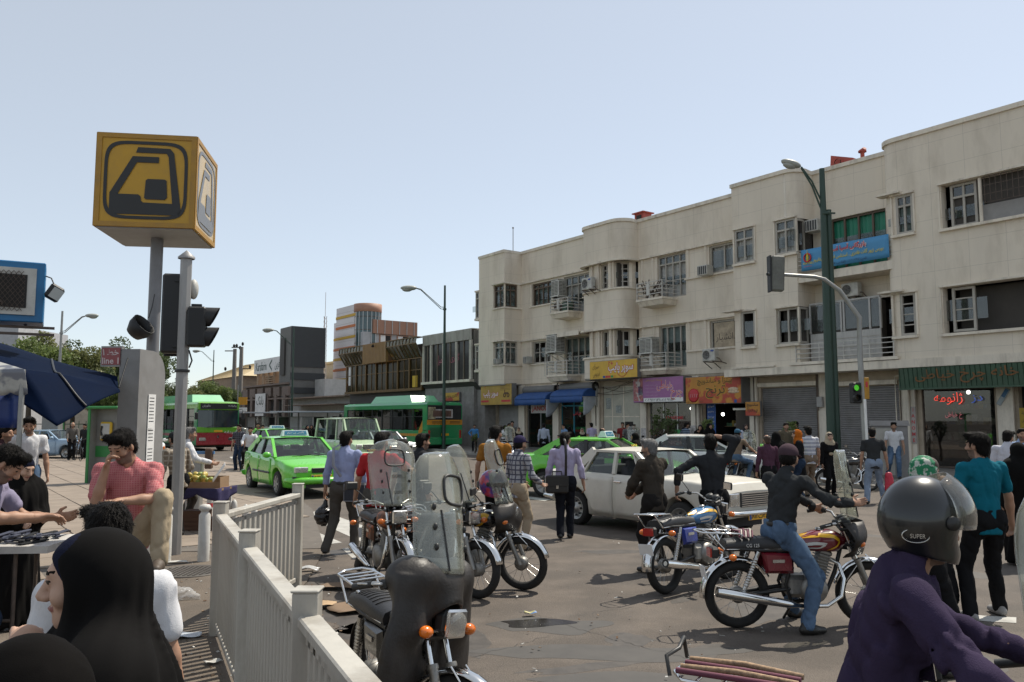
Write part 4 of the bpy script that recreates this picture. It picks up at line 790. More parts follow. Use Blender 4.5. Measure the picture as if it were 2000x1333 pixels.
def wunit(s, t, z, w, h, label):
 o = fthing('window_air_conditioner', label, 'air conditioner', s, t, z, 'window air conditioners'); b = MB(); b.box((0, 0, h/2), (w, .4, h), b=.015); b.build('casing', M_ac, o); g = MB(); g.box((0, -.203, h/2), (w*.86, .01, h*.8), 1)
 for k in range(4): g.box((-w*.3+k*w*.2, -.21, h/2), (.02, .02, h*.8), 0)
 g.build('grille', [M_ac, M_acd], o)
wunit(1.22, .25, 4.74, .3, .36, 'window air conditioner in the second floor window beside the lower left balcony'); wunit(-.2, 1.12, 4.76, .26, .27, 'small white window air conditioner in the corner bay window'); wunit(13.05, .3, 7.6, .5, .4, 'window air conditioner in the upper window left of the square bay'); wunit(18.1, .45, 8.4, .5, .42, 'window air conditioner beside the green glazing')
# clutter on balconies
jk = MB(); r_ = random.Random(9)
for k in range(26): x, y = r_.uniform(9.95, 10.9), -r_.uniform(.25, .75); a = r_.uniform(0, 6); jk.bar((x, y, 7.0+r_.random()*.3), (x+.5*math.cos(a), y+.2*math.sin(a), 7.2+r_.random()*.65), .03, .03)
tag(fasten(jk.build('scrap_pile', M_rust), 0, 0, 0), 'heap of scrap metal and sticks on the upper middle balcony', 'scrap'); tag(bpy.data.objects['scrap_pile'], kind='stuff')
jk = MB()
for k in range(12): jk.box((r_.uniform(3.95, 5.1), -r_.uniform(.3, .75), 7.2+r_.random()*.15), (.3, .2, r_.uniform(.2, .45)), r_.randrange(2), b=.02)
tag(tag(fasten(jk.build('balcony_clutter', [pm('faded_green_plastic', (.07, .12, .09), .6), M_rust]), 0, 0, 0), 'green and brown clutter filling the upper left balcony', 'clutter'), kind='stuff')
# ================================================================ BUILDINGS DOWN THE STREET
def fbuild(name, label): return thing(name, label, 'building', FO, FTH, scale=FK)
M_gglass = pm('brown_glass', (.03, .022, .012), .12, spec=.12, var=.3, vs=.7); M_dglass = pm('dim_shop_glass', (.035, .035, .035), .1, spec=.25, var=.4, vs=.8)
M_corr = pm('corrugated_sheet', (.46, .44, .4), .6, metal=.15, dirt=.5, ds=2, streak=True); M_gold = pm('gold_anodised', (.15, .085, .025), .45, metal=.35); M_goldp = pm('gold_panel', (.28, .16, .06), .55, var=.12)
# grey glazed shop building next door
o = fbuild('glazed_shop_building', 'low grey shop building with glazed upper floor and corrugated parapet next to the cream one'); S0, S1 = -8.1, -2.78; y0 = -1.0
b = MB(); b.box(((S0+S1)/2, 3.2, 3.5), (S1-S0-.04, 8.2, 6.6)); b.box((-2.4, 3.0, 3.4), (.72, 7.4, 6.8)); b.build('wall', pm('grey_concrete', (.27, .255, .235), .85, var=.2, dirt=.5), o)
b = MB(); n = 38; P = []
for i in range(n): x = S0+(S1-S0)*i/n; d = (S1-S0)/n; P += [(x, 0), (x+d*.45, 0), (x+d*.55, .04), (x+d*.95, .04)]
b.loft([[(x, y0-.1+y, 6.27) for x, y in P], [(x, y0-.12+y, 6.88) for x, y in P]], 0, False, False, sm=False); b.box(((S0+S1)/2, y0+.2, 6.86), (S1-S0, .5, .06)); b.build('parapet', M_corr, o)
pil = [S0+.05, S0+.95, S0+2.35, S0+3.75, S1-.1]
for i, x in enumerate(pil): b = MB(); b.box((x, y0-.05, 5.15), (.16 if i < 4 else .22, .12, 2.2), b=.01); b.build('mullion', pm('stone_mullion', (.5, .46, .4), .8, dirt=.4), o)
for a, c in zip(pil, pil[1:]):
 m_ = (a+c)/2
 for q0, q1 in ((a+.08, m_-.1), (m_+.0, c-.1)): b = MB(); b.box(((q0+q1)/2, y0+.02, 5.15), (q1-q0, .02, 2.16)); b.build('window', M_dglass, o)
 b = MB(); b.box((m_-.05, y0-.01, 5.15), (.07, .06, 2.16)); b.build('mullion', pm('wood_mullion', (.16, .13, .1), .7), o)
b = MB(); b.box(((S0+S1)/2, y0-.05, 4.02), (S1-S0, .3, .14)); b.build('ledge', M_trim, o)
letter(o, 'گالری', pm('pink_lettering', (.4, .12, .16), .6), (-4.6, y0-.004, 5.35), X, Z, .95, .5); letter(o, 'مبل', MATS['pink_lettering'], (-6.3, y0-.004, 5.3), X, Z, .6, .6)
b = MB(); b.loft([[(S0, y0-.1, 3.9), (S1+.5, y0-.1, 3.9)], [(S0, y0+.45, 3.35), (S1+.5, y0+.45, 3.35)]], 0, False, False, sm=False); b.build('sloped_soffit', pm('dark_sheet', (.07, .065, .06), .7), o)
shutter(-5.3, -3.05, 3.3, M_shl, .3, -.62, o); shutter(-7.9, -5.6, 3.2, M_dark, .3, -.6, o)
o, w, h = sign('shop_sign', 'small yellow and red sign low on the grey glazed building', -5.75, -4.05, 2.92, 3.42, 1.05, .1, pm('yellow_red_face', (.55, .33, .04), .5, two=(.4, .06, .03), ts=1.2), 'small signs on neighbouring shops'); L_(o, 'گالری ونوس', M_brl, 0, .05, 1.3, .24, bold=.01)
# gold glass building
o = fbuild('gold_glass_building', 'bronze glass shop building with tilted mirror parapet and a plain gold panel'); S0, S1 = -19.05, -8.25
b = MB(); b.box(((S0+S1)/2, 3.3, 3.3), (S1-S0, 8, 6.4)); b.build('wall', MATS['dark_sheet'], o)
for s0, s1 in ((S0-.1, -15.45), (-12.0, S1+.15)):
 n = max(3, int(abs(s1-s0)/.42)); b = MB()
 for i in range(n):
  for j, (za, zb, ya, yb) in enumerate(((5.62, 6.42, -1.02, -1.55), (6.45, 6.8, -1.55, -1.5))):
   x0, x1 = s0+(s1-s0)*i/n+.02, s0+(s1-s0)*(i+1)/n-.02; p = MB(); tw = random.uniform(-.05, .05)
   p.add([(x0, ya+tw*.3, za), (x1, ya-tw*.3, za), (x1, yb+tw, zb), (x0, yb-tw*.5, zb)], [(0, 1, 2, 3)]); p.build('mirror_pane', pm('mirror_glass', (.12, .105, .065), .12, metal=.55, var=.1), o)
  x = s0+(s1-s0)*i/n; b.bar((x, -1.04, 5.62), (x, -1.57, 6.44), .035, .035); b.bar((x, -1.57, 6.44), (x, -1.52, 6.82), .035, .035)
 b.box(((s0+s1)/2, -1.56, 6.44), (abs(s1-s0), .05, .05)); b.box(((s0+s1)/2, -1.3, 6.82), (abs(s1-s0), .5, .05)); b.build('parapet_frame', M_gold, o)
b = MB(); b.box((-13.7, -1.45, 6.2), (3.35, .2, 1.3)); n = 16
for i in range(n): b.box((-13.7-1.6+3.2*i/n, -1.555, 6.2), (.03, .02, 1.28))
b.build('gold_panel', M_goldp, o); b = MB(); b.lathe([(.08, 0), (.11, .1)], 8, (-13.6, -1.62, 6.62), (0, -.6, .3)); b.build('spotlight', M_blk, o)
nb = 7
for i in range(nb+1): x = S0+.15+(S1-S0-.2)*i/nb; b = MB(); b.box((x, -1.03, 4.65), (.13, .1, 1.9), b=.01); b.build('mullion', M_gold, o)
for i in range(nb):
 x0 = S0+.15+(S1-S0-.2)*i/nb; d = (S1-S0-.2)/nb
 for k in range(2): b = MB(); b.box((x0+d*(.29+.46*k), -.98, 4.65), (d*.42, .02, 1.85)); b.build('window', M_gglass, o)
 b = MB(); b.box((x0+d/2, -1.0, 4.9), (d-.13, .05, .05)); b.box((x0+d*.52, -1.0, 4.65), (.05, .05, 1.85)); b.build('transom', M_gold, o)
b = MB(); b.box(((S0+S1)/2, -1.02, 3.72), (S1-S0+.1, .16, .16)); b.box(((S0+S1)/2, -1.04, 5.6), (S1-S0+.1, .14, .06)); b.build('ledge', M_gold, o)
b = MB(); b.box((-18.5, -1.0, 4.9), (.32, .02, 1.3)); b.build('white_blind', M_wlet, o); b = MB(); b.box((-9.2, -.985, 4.2), (.6, .03, .7)); b.build('yellow_panel', M_yel, o)
# striped tower with its rounded glass corner
o = fbuild('striped_tower', 'pale tower block with yellow and orange stripes and a rounded glass corner'); M_cl = pm('pale_cladding', (.72, .68, .68), .6, var=.05, vs=.6); yt = 5.0
b = MB(); b.box((-32.55, yt+1.2, 5.9), (4.1, 2.4, 12.0)); b.box((-34.95, yt+2.6, 5.3), (.75, 5, 10.7));
for k in range(1, 16): b.box((-32.6, yt-.003, 11.9-k*.52), (4.1, .012, .012), 1)
b.build('wall', [M_cl, MATS['grey_concrete']], o)
ys, os_ = pm('stripe_yellow', (.6, .36, .03), .6), pm('stripe_orange', (.55, .16, .04), .6)
for k, z in enumerate((11.0, 10.05, 9.1, 8.15, 7.25, 6.3, 5.4, 4.9)):
 b = MB(); dz = .0; b.box((-32.6, yt-.02, z), (4.06, .05, .23));
 if z < 9.9: b.box((-34.95, yt+.1, z), (.74, .05, .2))
 b.build('stripe', (ys, os_)[k % 2], o)
b = MB(); b.lathe([(1.15, 4.4), (1.15, 11.25)], 40, (-30.55, yt+1.15, 0), m=0, sm=True); b.build('glass_corner', pm('blue_glass', (.035, .075, .085), .08, spec=.8, var=.3, vs=.6), o)
b = MB(); b.lathe([(1.2, 11.2), (1.22, 11.22), (1.22, 11.92), (.2, 11.95)], 40, (-30.55, yt+1.15, 0)); b.build('corner_cap', pm('salmon_panel', (.36, .19, .125), .6, var=.06), o)
for k in range(14): a = -PI*.75+k*PI*.1; b = MB(); b.box((-30.55+1.17*math.cos(a), yt+1.15+1.17*math.sin(a), 7.8), (.06, .06, 6.9), 0, Matrix.Rotation(a, 3, 'Z')); b.build('mullion', M_alu, o)
for k in range(6): b = MB(); b.lathe([(1.15, 0), (1.17, 0), (1.17, .05), (1.15, .05)], 40, (-30.55, yt+1.15, 5+k*1.15)); b.build('glazing_band', M_rust, o)
xr = -29.42
b = MB(); b.box((xr-2.1, yt+2.6, 4.7), (4.2, 4.8, 9.4)); b.build('side_block', pm('grey_panel', (.42, .42, .43), .6), o)
b = MB(); b.box((xr-1.9, yt+3.2, 9.9), (4.3, 4.3, 1.2)); b.build('salmon_band', MATS['salmon_panel'], o)
for k in range(6): b = MB(); b.box((xr+.27, yt+1.4+k*.72, 9.9), (.05, .05, 1.2)); b.build('mullion', M_alu, o)
for k in range(2):
 b = MB(); b.box((xr+.02, yt+2.3+k*1.7, 8.72), (.1, 1.15, 1.05)); f = b.build('window', MATS['salmon_panel'], o)
 for q in range(2): b = MB(); b.box((xr+.07, yt+2.05+k*1.7+q*.5, 8.72), (.04, .46, .9)); b.build('pane', (M_wlet, M_dark)[q], f)
b = MB(); b.tube([(-34.7, yt+1, 10.6), (-34.7, yt+1, 11.6)], .05, 5); b.tube([(-34.9, yt+1, 11.3), (-34.5, yt+1, 11.3)], .1, 5); b.build('roof_antenna', M_rust, o)
# black tower with pale bands
o = fbuild('dark_tower', 'dark grey square tower with pale bands above the bank'); M_blkst = pm('dark_stone', (.04, .042, .044), .55, var=.12, bump=.1); M_gst = pm('grey_stone', (.16, .155, .145), .7, var=.12)
b = MB(); b.box((-33.8, 1.5, 5.6), (2.6, 3.0, 8.35)); b.build('wall', M_gst, o)
for z0, z1 in ((6.35, 9.82), (5.25, 5.85), (4.1, 4.6)): b = MB(); b.box((-33.75, 1.55, (z0+z1)/2), (2.66, 2.96+.1, z1-z0)); b.build('dark_cladding', M_blkst, o)
b = MB(); b.box((-34.1, -.05, 7.3), (.9, .2, 3.2)); b.build('recess_panel', MATS['dark_sheet'], o)
b = MB(); b.box((-31.4, 3.2, 3.5), (2.1, 2, 3.6)); b.build('white_annex', pm('white_render', (.5, .49, .47), .8, dirt=.2), o)
# bank with stone front
o = fbuild('stone_bank', 'brown stone bank front with tall windows and a white banner below the dark tower'); M_bst = pm('brown_stone', (.2, .15, .125), .75, var=.15, dirt=.3)
b = MB(); b.box((-38.4, 2.0, 2.5), (11.4, 3.9, 5.0)); b.box((-38.4, -.05, 4.95), (11.6, .5, .16)); b.box((-38.4, -.05, 3.7), (11.6, .4, .14))
for k in range(6): b.box((-43.6+k*2.1, -.12, 2.2), (.55, .3, 3.6)); b.box((-43.6+k*2.1, -.1, 4.3), (1.5, .2, .8))
b.build('wall', M_bst, o)
for k in range(5): b = MB(); b.box((-42.55+k*2.1, .02, 2.1), (1.3, .06, 3.0)); b.build('window', M_dglass, o)
b = MB(); b.box((-38.6, -.4, 3.2), (2.6, .06, 2.0)); bb = b.build('banner', M_wlet, o); letter(o, 'بانک', pm('dark_green_print', (.02, .06, .05), .6), (-38.6, -.44, 3.5), X, Z, 1.8, 1.0)
o = fbuild('bank_rooftop_sign', 'long white rooftop sign board with dark bilingual script beside the dark tower'); o['category'] = 'sign'
b = MB(); b.box((-40.3, 1.0, 6.9), (8.0, .3, 1.35)); b.build('sign_face', M_wlet, o); letter(o, 'Karafarin', MATS['dark_green_print'], (-42.3, .84, 6.9), X, Z, 3.0, .8); letter(o, 'کارآفرین', MATS['dark_green_print'], (-37.5, .84, 6.9), X, Z, 2.2, 1.0); letter(o, '<', MATS['dark_green_print'], (-39.7, .84, 6.9), X, Z, .7, 1.1)
b = MB()
for k in range(6): b.box((-43.8+k*1.5, 1.3, 5.6), (.5, .5, 1.3))
for k in range(5): b.box((-40.4, 1.2, 5.1+k*.2), (2.4, .4, .1))
b.build('sign_support', pm('tan_block', (.35, .24, .15), .8), o)
# low walls and roofs between
o = fbuild('low_shops', 'row of low weathered shops and walls behind the bus shelters'); b = MB(); b.box((-25.5, 1.2, 1.9), (13.5, 2.4, 3.4)); b.box((-26, .7, 3.6), (12.5, 3.0, .1), 1); b.box((-25, -.7, 3.0), (10, 1.4, .06), 1); b.box((-23, 4, 3.4), (7, 2, 2.4), 2)
for k in range(30): b.box((-27.5+k*.26, 3.5, 4.9), (.03, .03, 1.2), 0)
b.box((-23.8, 3.5, 5.4), (7.6, .03, .04)); b.box((-23.8, 3.5, 4.6), (7.6, .03, .04)); b.build('wall', [MATS['white_render'], pm('old_roof', (.25, .19, .15), .85, var=.3), pm('beige_wall', (.42, .37, .29), .85, dirt=.3)], o)
# tan roofed brick block beyond the trees
M_brick = pm('brown_brick', (.22, .165, .12), .85, var=.2, vs=2); M_roof = pm('tan_roof_sheet', (.5, .4, .24), .7, var=.08)
c = at(420, 760, 118); o = thing('brick_house', 'brown brick block with a tan hipped sheet roof beyond the trees', 'building', (c.x, c.y, 0), FTH)
b = MB(); b.box((0, 6, 3.8), (22, 11, 7.8)); b.build('wall', M_brick, o); b = MB(); z0, z1 = 7.7, 10.2; b.add([(-11.6, .2, z0), (11.6, .2, z0), (11.6, 12, z0), (-11.6, 12, z0), (-5, 6, z1), (5, 6, z1)], [(0, 1, 5, 4), (1, 2, 5), (2, 3, 4, 5), (3, 0, 4)])
for k in range(17): x = -10.6+k*1.3; b.bar((x, .2, z0+.03), (max(-5, min(5, x*.5)), 6, z1+.03), .06, .06)
b.build('roof', M_roof, o)
for k in range(4): b = MB(); b.box((-6+k*4.5, .47, 5.2), (1.3, .12, 1.5)); b.build('window', M_dark, o)
c = at(520, 770, 128); o = thing('brick_house', 'second brown block with a tan roof right behind the utility poles', 'building', (c.x, c.y, 0), FTH); b = MB(); b.box((0, 6, 4.2), (18, 11, 8.4)); b.build('wall', M_brick, o); b = MB(); b.add([(-9.6, .2, 8.4), (9.6, .2, 8.4), (9.6, 12, 8.4), (-9.6, 12, 8.4), (-4, 6, 11.6), (4, 6, 11.6)], [(0, 1, 5, 4), (1, 2, 5), (2, 3, 4, 5), (3, 0, 4)]); b.build('roof', M_roof, o)
c = at(800, 770, 120); o = thing('cream_house', 'pale distant house glimpsed left of the striped tower', 'building', at(640, 780, 120)*1, FTH); o.location.z = 0; b = MB(); b.box((0, 3, 5), (10, 6, 10)); b.build('wall', MATS['beige_wall'], o); b = MB(); b.box((0, 3, 10.1), (10.6, 6.6, .3)); b.build('roof', M_roof, o)
# lattice mast
c = at(632, 770, 100); o = thing('lattice_mast', 'thin red and white lattice radio mast behind the dark tower', 'mast', (c.x, c.y, 0)); b = MB(); H_ = 14.5
for k in range(3): a = k*2.09; b.tube([(.28*math.cos(a), .28*math.sin(a), 0), (.16*math.cos(a), .16*math.sin(a), H_)], .035, 4)
for k in range(24):
 z = k*H_/24
 for q in range(3): a, e = q*2.09, (q+1)*2.09; b.bar((.26*math.cos(a), .26*math.sin(a), z), (.26*math.cos(e), .26*math.sin(e), z+H_/24), .025, .025)
b.tube([(0, 0, H_), (0, 0, H_+3)], .03, 4); b.build('lattice', pm('mast_paint', (.45, .4, .38), .6), o)
# ---------------------------------------------------------------- lamps, poles, shelters
M_green = pm('dark_green_paint', (.022, .05, .035), .45, var=.15); M_lampg = pm('lamp_glass', (.35, .36, .34), .2); M_galv = pm('galvanised_steel', (.3, .3, .29), .45, metal=.5, dirt=.3); M_lhead = pm('lamp_casting', (.33, .34, .31), .5)
def lamp(px, ytop, Y, armpx, army, label, mat=M_green, r=.09, up=1.0, base=None):
 t_ = at(px, ytop, Y); h = t_.z; o = thing('street_lamp', label, 'street lamp', (t_.x, Y, 0), 0, 'street lamps with a curved arm'); b = MB(); b.tube([(0, 0, 0), (0, 0, h*.55), (0, 0, h)], [r*1.3, r, r*.7], 10); b.build('pole', mat, o)
 e = at(armpx, army, Y); dx = e.x-t_.x; dz = e.z; za = dz-abs(dx)*.55
 b = MB()
 for q in (0, .12): b.tube([(0, 0, za+q), (dx*.1, 0, za+.02+q), (dx*.62, 0, dz-.12+q*.5), (dx*.8, 0, dz+.02)], r*.28, 6)
 b.lathe([(r*1.15, -.06), (r*1.2, 0), (r*1.15, .06)], 10, (0, 0, za)); b.build('arm', mat, o)
 b = MB(); s_ = abs(dx)*.16; sg = -1 if dx < 0 else 1; b.ell((dx*.93, 0, dz), (s_*1.35, s_*.62, s_*.42), 14, 8); hd = b.build('lamp_head', M_lhead, o); b = MB(); b.ell((dx*.97, 0, dz-s_*.22), (s_*.85, s_*.5, s_*.4), 12, 6); b.build('lamp_glass', M_lampg, hd); return o
lamp(869, 558, 50, 793, 563, 'dark green lamp beside the rounded corner of the cream building'); lamp(574, 640, 78, 520, 645, 'slim street lamp in front of the dark tower'); lamp(418, 684, 95, 381, 686, 'small distant lamp left of the twin utility poles', r=.07)
lamp(122, 608, 52, 184, 617, 'street lamp rising behind the blue market tarpaulin', M_galv)
# nearest lamp: two poles bolted together, the arm reaching left
Y = 27.5; t_ = at(1605, 330, Y); o = thing('street_lamp', 'tall dark green lamp with paired poles and a truss arm before the cream building', 'street lamp', (t_.x, Y, 0), 0, 'street lamps with a curved arm'); b = MB(); b.tube([(0, 0, 0), (0, 0, 5.0), (0, 0, t_.z)], [.16, .14, .09], 14); b.build('pole', M_green, o)
h2 = at(1615, 410, Y).z; b = MB(); b.tube([(.2, .05, 0), (.19, .05, h2)], [.12, .1], 12); b.build('second_pole', M_green, o); za = at(1605, 418, Y).z; b = MB(); b.lathe([(.15, -.05), (.17, 0), (.15, .05)], 12, (.06, 0, za)); b.box((.25, 0, za+.02), (.3, .06, .05)); e = at(1565, 327, Y); dx, dz = e.x-t_.x, e.z
for q, y in ((0, 0), (.28, 0)): b.tube([(0, 0, za+q*1.3-.05), (dx*.5, 0, (za+dz)/2+.15+q*.6), (dx, 0, dz-.03+q*.15)], .03, 6)
b.build('arm', M_green, o); b = MB(); e = at(1545, 320, Y); b.ell((e.x-t_.x, 0, e.z), (.36, .17, .13), 16, 8, Rm=Matrix.Rotation(R(17), 3, 'Y')); hd = b.build('lamp_head', M_lhead, o); b = MB(); b.ell((e.x-t_.x-.06, 0, e.z-.06), (.24, .14, .12), 14, 6, Rm=Matrix.Rotation(R(17), 3, 'Y')); b.build('lamp_glass', M_lampg, hd)
# signal mast with a bent arm carrying a wrapped signal head
M_blkp = pm('signal_black', (.012, .012, .013), .55, var=.2); Y = 24.5
P0 = at(1692, 880, Y); o = thing('traffic_signal', 'grey bent arm signal mast with a wrapped head and a green pedestrian light', 'traffic light', (P0.x, Y, 0)); pz = lambda x, y: (at(x, y, Y).x-P0.x, 0, at(x, y, Y).z)
b = MB(); b.tube([(0, 0, 0), pz(1680, 700), pz(1678, 620), pz(1640, 568), pz(1610, 546), pz(1590, 541), pz(1500, 535)], [.085, .08, .07, .065, .06, .055, .05], 12); b.lathe([(.14, 0), (.14, .05), (.1, .12)], 12); b.build('mast', M_galv, o)
x0, _, z0 = pz(1518, 535); b = MB(); b.box((x0, -.02, z0), (.4, .2, 1.1), b=.05, Rm=Matrix.Rotation(R(3), 3, 'Y')); b.build('wrapped_head', pm('grey_wrapping', (.14, .14, .125), .7, bump=.8, bs=9, var=.2), o)
b = MB(); b.box((x0-.22, .05, z0), (.05, .3, 1.1)); b.tube([pz(1497, 536), pz(1530, 536)], .045, 6); b.build('backing_plate', M_blkp, o)
x0, _, z0 = pz(1672, 768); b = MB(); b.box((x0, .05, z0), (.26, .3, .62), b=.03)
for q in (.15, -.15): b.tube([(x0-.06, -.1, z0+q), (x0-.09, -.34, z0+q)], .1, 10, caps=False); b.bar((x0+.1, 0, z0+q), (x0+.16, 0, z0+q), .06, .06)
b.build('pedestrian_head', M_blkp, o); b = MB(); b.disc((x0-.05, -.12, z0+.15), (-.2, -1, 0), .09, 14); b.build('green_light', pm('signal_green', (.12, .75, .05), .4, emit=.35), o); b = MB(); b.disc((x0-.05, -.12, z0-.15), (-.2, -1, 0), .09, 14); b.build('dark_light', M_dglass, o)
# bus stop plate beside it
Y = 23.8; c = at(1696, 900, Y); o = thing('stop_sign_post', 'white post with a narrow yellow plate right of the bent signal mast', 'sign', (c.x, Y, 0)); zt, zb_ = at(1692, 738, Y).z, at(1692, 780, Y).z; b = MB(); b.tube([(0, 0, 0), (-.03, 0, zb_)], .04, 8); b.build('post', M_wlet, o); b = MB(); b.box((.04, 0, (zt+zb_)/2), (.13, .05, zt-zb_), b=.01); b.build('plate', pm('amber_plate', (.4, .2, .02), .6), o); b = MB(); b.box((.03, -.028, zt-.2), (.06, .008, .16)); b.build('symbol', M_redl, o)
# utility poles
M_wood = pm('concrete_pole', (.2, .18, .165), .85)
for px, tp, lab in ((459, 682, 'left of the twin concrete utility poles with one crossarm'), (472, 678, 'right of the twin concrete utility poles with two crossarms')):
 Y = 82; c = at(px, tp, Y); o = thing('utility_pole', lab, 'utility pole', (c.x, Y, 0), 0, 'twin utility poles'); b = MB(); b.loft([[(x*.22, y*.2, 0) for x, y in ((-1, -1), (1, -1), (1, 1), (-1, 1))], [(x*.14, y*.14, c.z) for x, y in ((-1, -1), (1, -1), (1, 1), (-1, 1))]], sm=False); b.build('pole', M_wood, o)
 b = MB(); s_ = -1 if px == 459 else 1
 for z in ((c.z-.2,) if s_ < 0 else (c.z-.05, c.z-2.2)): b.box((s_*.45*(1 if z < c.z-1 else -1 if s_ > 0 else 1), 0, z), (1.1, .1, .1))
 b.box((0, 0, c.z-5.2), (1.2, .12, .12)); b.build('crossarm', M_rust, o); b = MB()
 for x, z in ((s_*.9, c.z-2.0), (-.5*s_, c.z+.12), (s_*.1, c.z+.3)): b.ell((x, 0, z), (.13, .13, .2), 8, 6)
 b.build('insulator', M_blkp, o)
# bus shelters
def shelter(px, pyb, Y, w, label):
 c = at(px, pyb, Y); o = thing('bus_shelter', label, 'bus shelter', (c.x, Y, 0), R(-8), 'bus shelters'); b = MB(); b.box((0, .5, 2.5), (w, 1.7, .12), b=.02); b.build('canopy', pm('shelter_roof', (.35, .38, .42), .5), o); b = MB()
 for x in (-w/2+.1, -w*.2, w*.2, w/2-.1): b.box((x, 1.1, 1.25), (.09, .09, 2.5))
 for z in (.4, 1.2, 2.1): b.box((0, 1.1, z), (w-.2, .05, .05))
 b.build('frame', pm('shelter_frame', (.2, .2, .19), .6), o); [MB().box(((k-.5*(n_-1))*(w-.2)/n_, 1.12, 1.25), ((w-.2)/n_-.14, .03, 1.7)).build('panel', (M_dglass, MATS['grey_panel'], M_pane)[k % 3], o) for n_ in (int(w),) for k in range(n_)]; b = MB(); b.box((w*.33, .3, 1.2), (.12, 1.1, 1.9)); b.build('advert_panel', pm('advert_print', (.3, .33, .28), .5, var=.5, vs=2), o); b = MB(); b.box((0, .8, .45), (w*.6, .4, .06)); b.build('bench', M_alu, o)
shelter(487, 870, 74, 4.0, 'left bus shelter with a pale canopy beyond the taxis'); shelter(600, 868, 66, 6.2, 'right bus shelter with a wide canopy behind the minibus')
Y = 72; c = at(474, 790, Y); o = thing('stop_flag', 'yellow and white bus stop flag beside the red and green bus', 'sign', (c.x, Y, 0)); b = MB(); b.tube([(-.45, 0, 0), (-.45, 0, 4.9)], .05, 6); b.build('post', M_galv, o); z1, z0 = at(474, 778, Y).z, at(474, 798, Y).z; b = MB(); b.box((0, 0, (z0+z1)/2+.2), (.75, .06, (z1-z0)*.75)); b.box((0, 0, z0-.1), (.75, .06, .35), 1); b.build('flag', [MATS['orange_poster'], M_wlet], o)
# ================================================================ CARS, MINIBUS, BUSES
M_tyre = pm('tyre_rubber', (.018, .017, .016), .85, var=.3, vs=8); M_chr = pm('chrome', (.75, .75, .74), .12, metal=1., var=.05); M_steel = pm('wheel_steel', (.35, .35, .34), .4, metal=.7, dirt=.3, ds=8)
M_blkpl = pm('black_plastic', (.02, .02, .02), .5, var=.15); M_cglass = glass('car_glass', (.55, .62, .6), .06, .01, dustcol=(.3, .32, .3)); M_lens = glass('clear_lens', (.9, .9, .88), .25, .05, dustcol=(.7, .7, .68))
M_amber = pm('amber_lens', (.75, .17, .01), .2, coat=.6); M_redlens = pm('red_lens', (.4, .015, .01), .2, coat=.6); M_seat = pm('seat_cloth', (.05, .05, .055), .9); M_plate = pm('yellow_plate', (.75, .4, .02), .5); M_refl = pm('lamp_reflector', (.7, .7, .68), .15, metal=.8)
def car_wheel(par, x, y, r, w, cap=0):
 s_ = 1 if y > 0 else -1; o = MB(); o.lathe([(r*.68, -w/2), (r*.93, -w/2), (r, -w/2+.03), (r, w/2-.03), (r*.93, w/2), (r*.68, w/2)], 26, (0, 0, 0), (0, 1, 0)); o = o.build('wheel', M_tyre, par, (x, y-s_*w/2, r))
 b = MB(); k = s_*w/2; b.lathe([(r*.68, -k*.9), (r*.7, k*.98), (r*.64, k*.98), (r*.6, k*.6), (r*.2, k*.75), (r*.16, k*.95), (.001, k*.95)], 24, (0, 0, 0), (0, 1, 0))
 if cap:
  for q in range(cap): a = q*2*PI/cap; b.bar((r*.15*math.cos(a), k*.85, r*.15*math.sin(a)), (r*.62*math.cos(a), k*.93, r*.62*math.sin(a)), r*.16, .03, 0, (0, 1, 0))
 else:
  for q in range(8): a = q*PI/4; b.lathe([(.02, 0), (.025, s_*.02), (.001, s_*.022)], 6, (r*.42*math.cos(a), k*.72, r*.42*math.sin(a)), (0, 1, 0), 1)
 b.build('rim', [M_steel, M_blkpl], o); return o
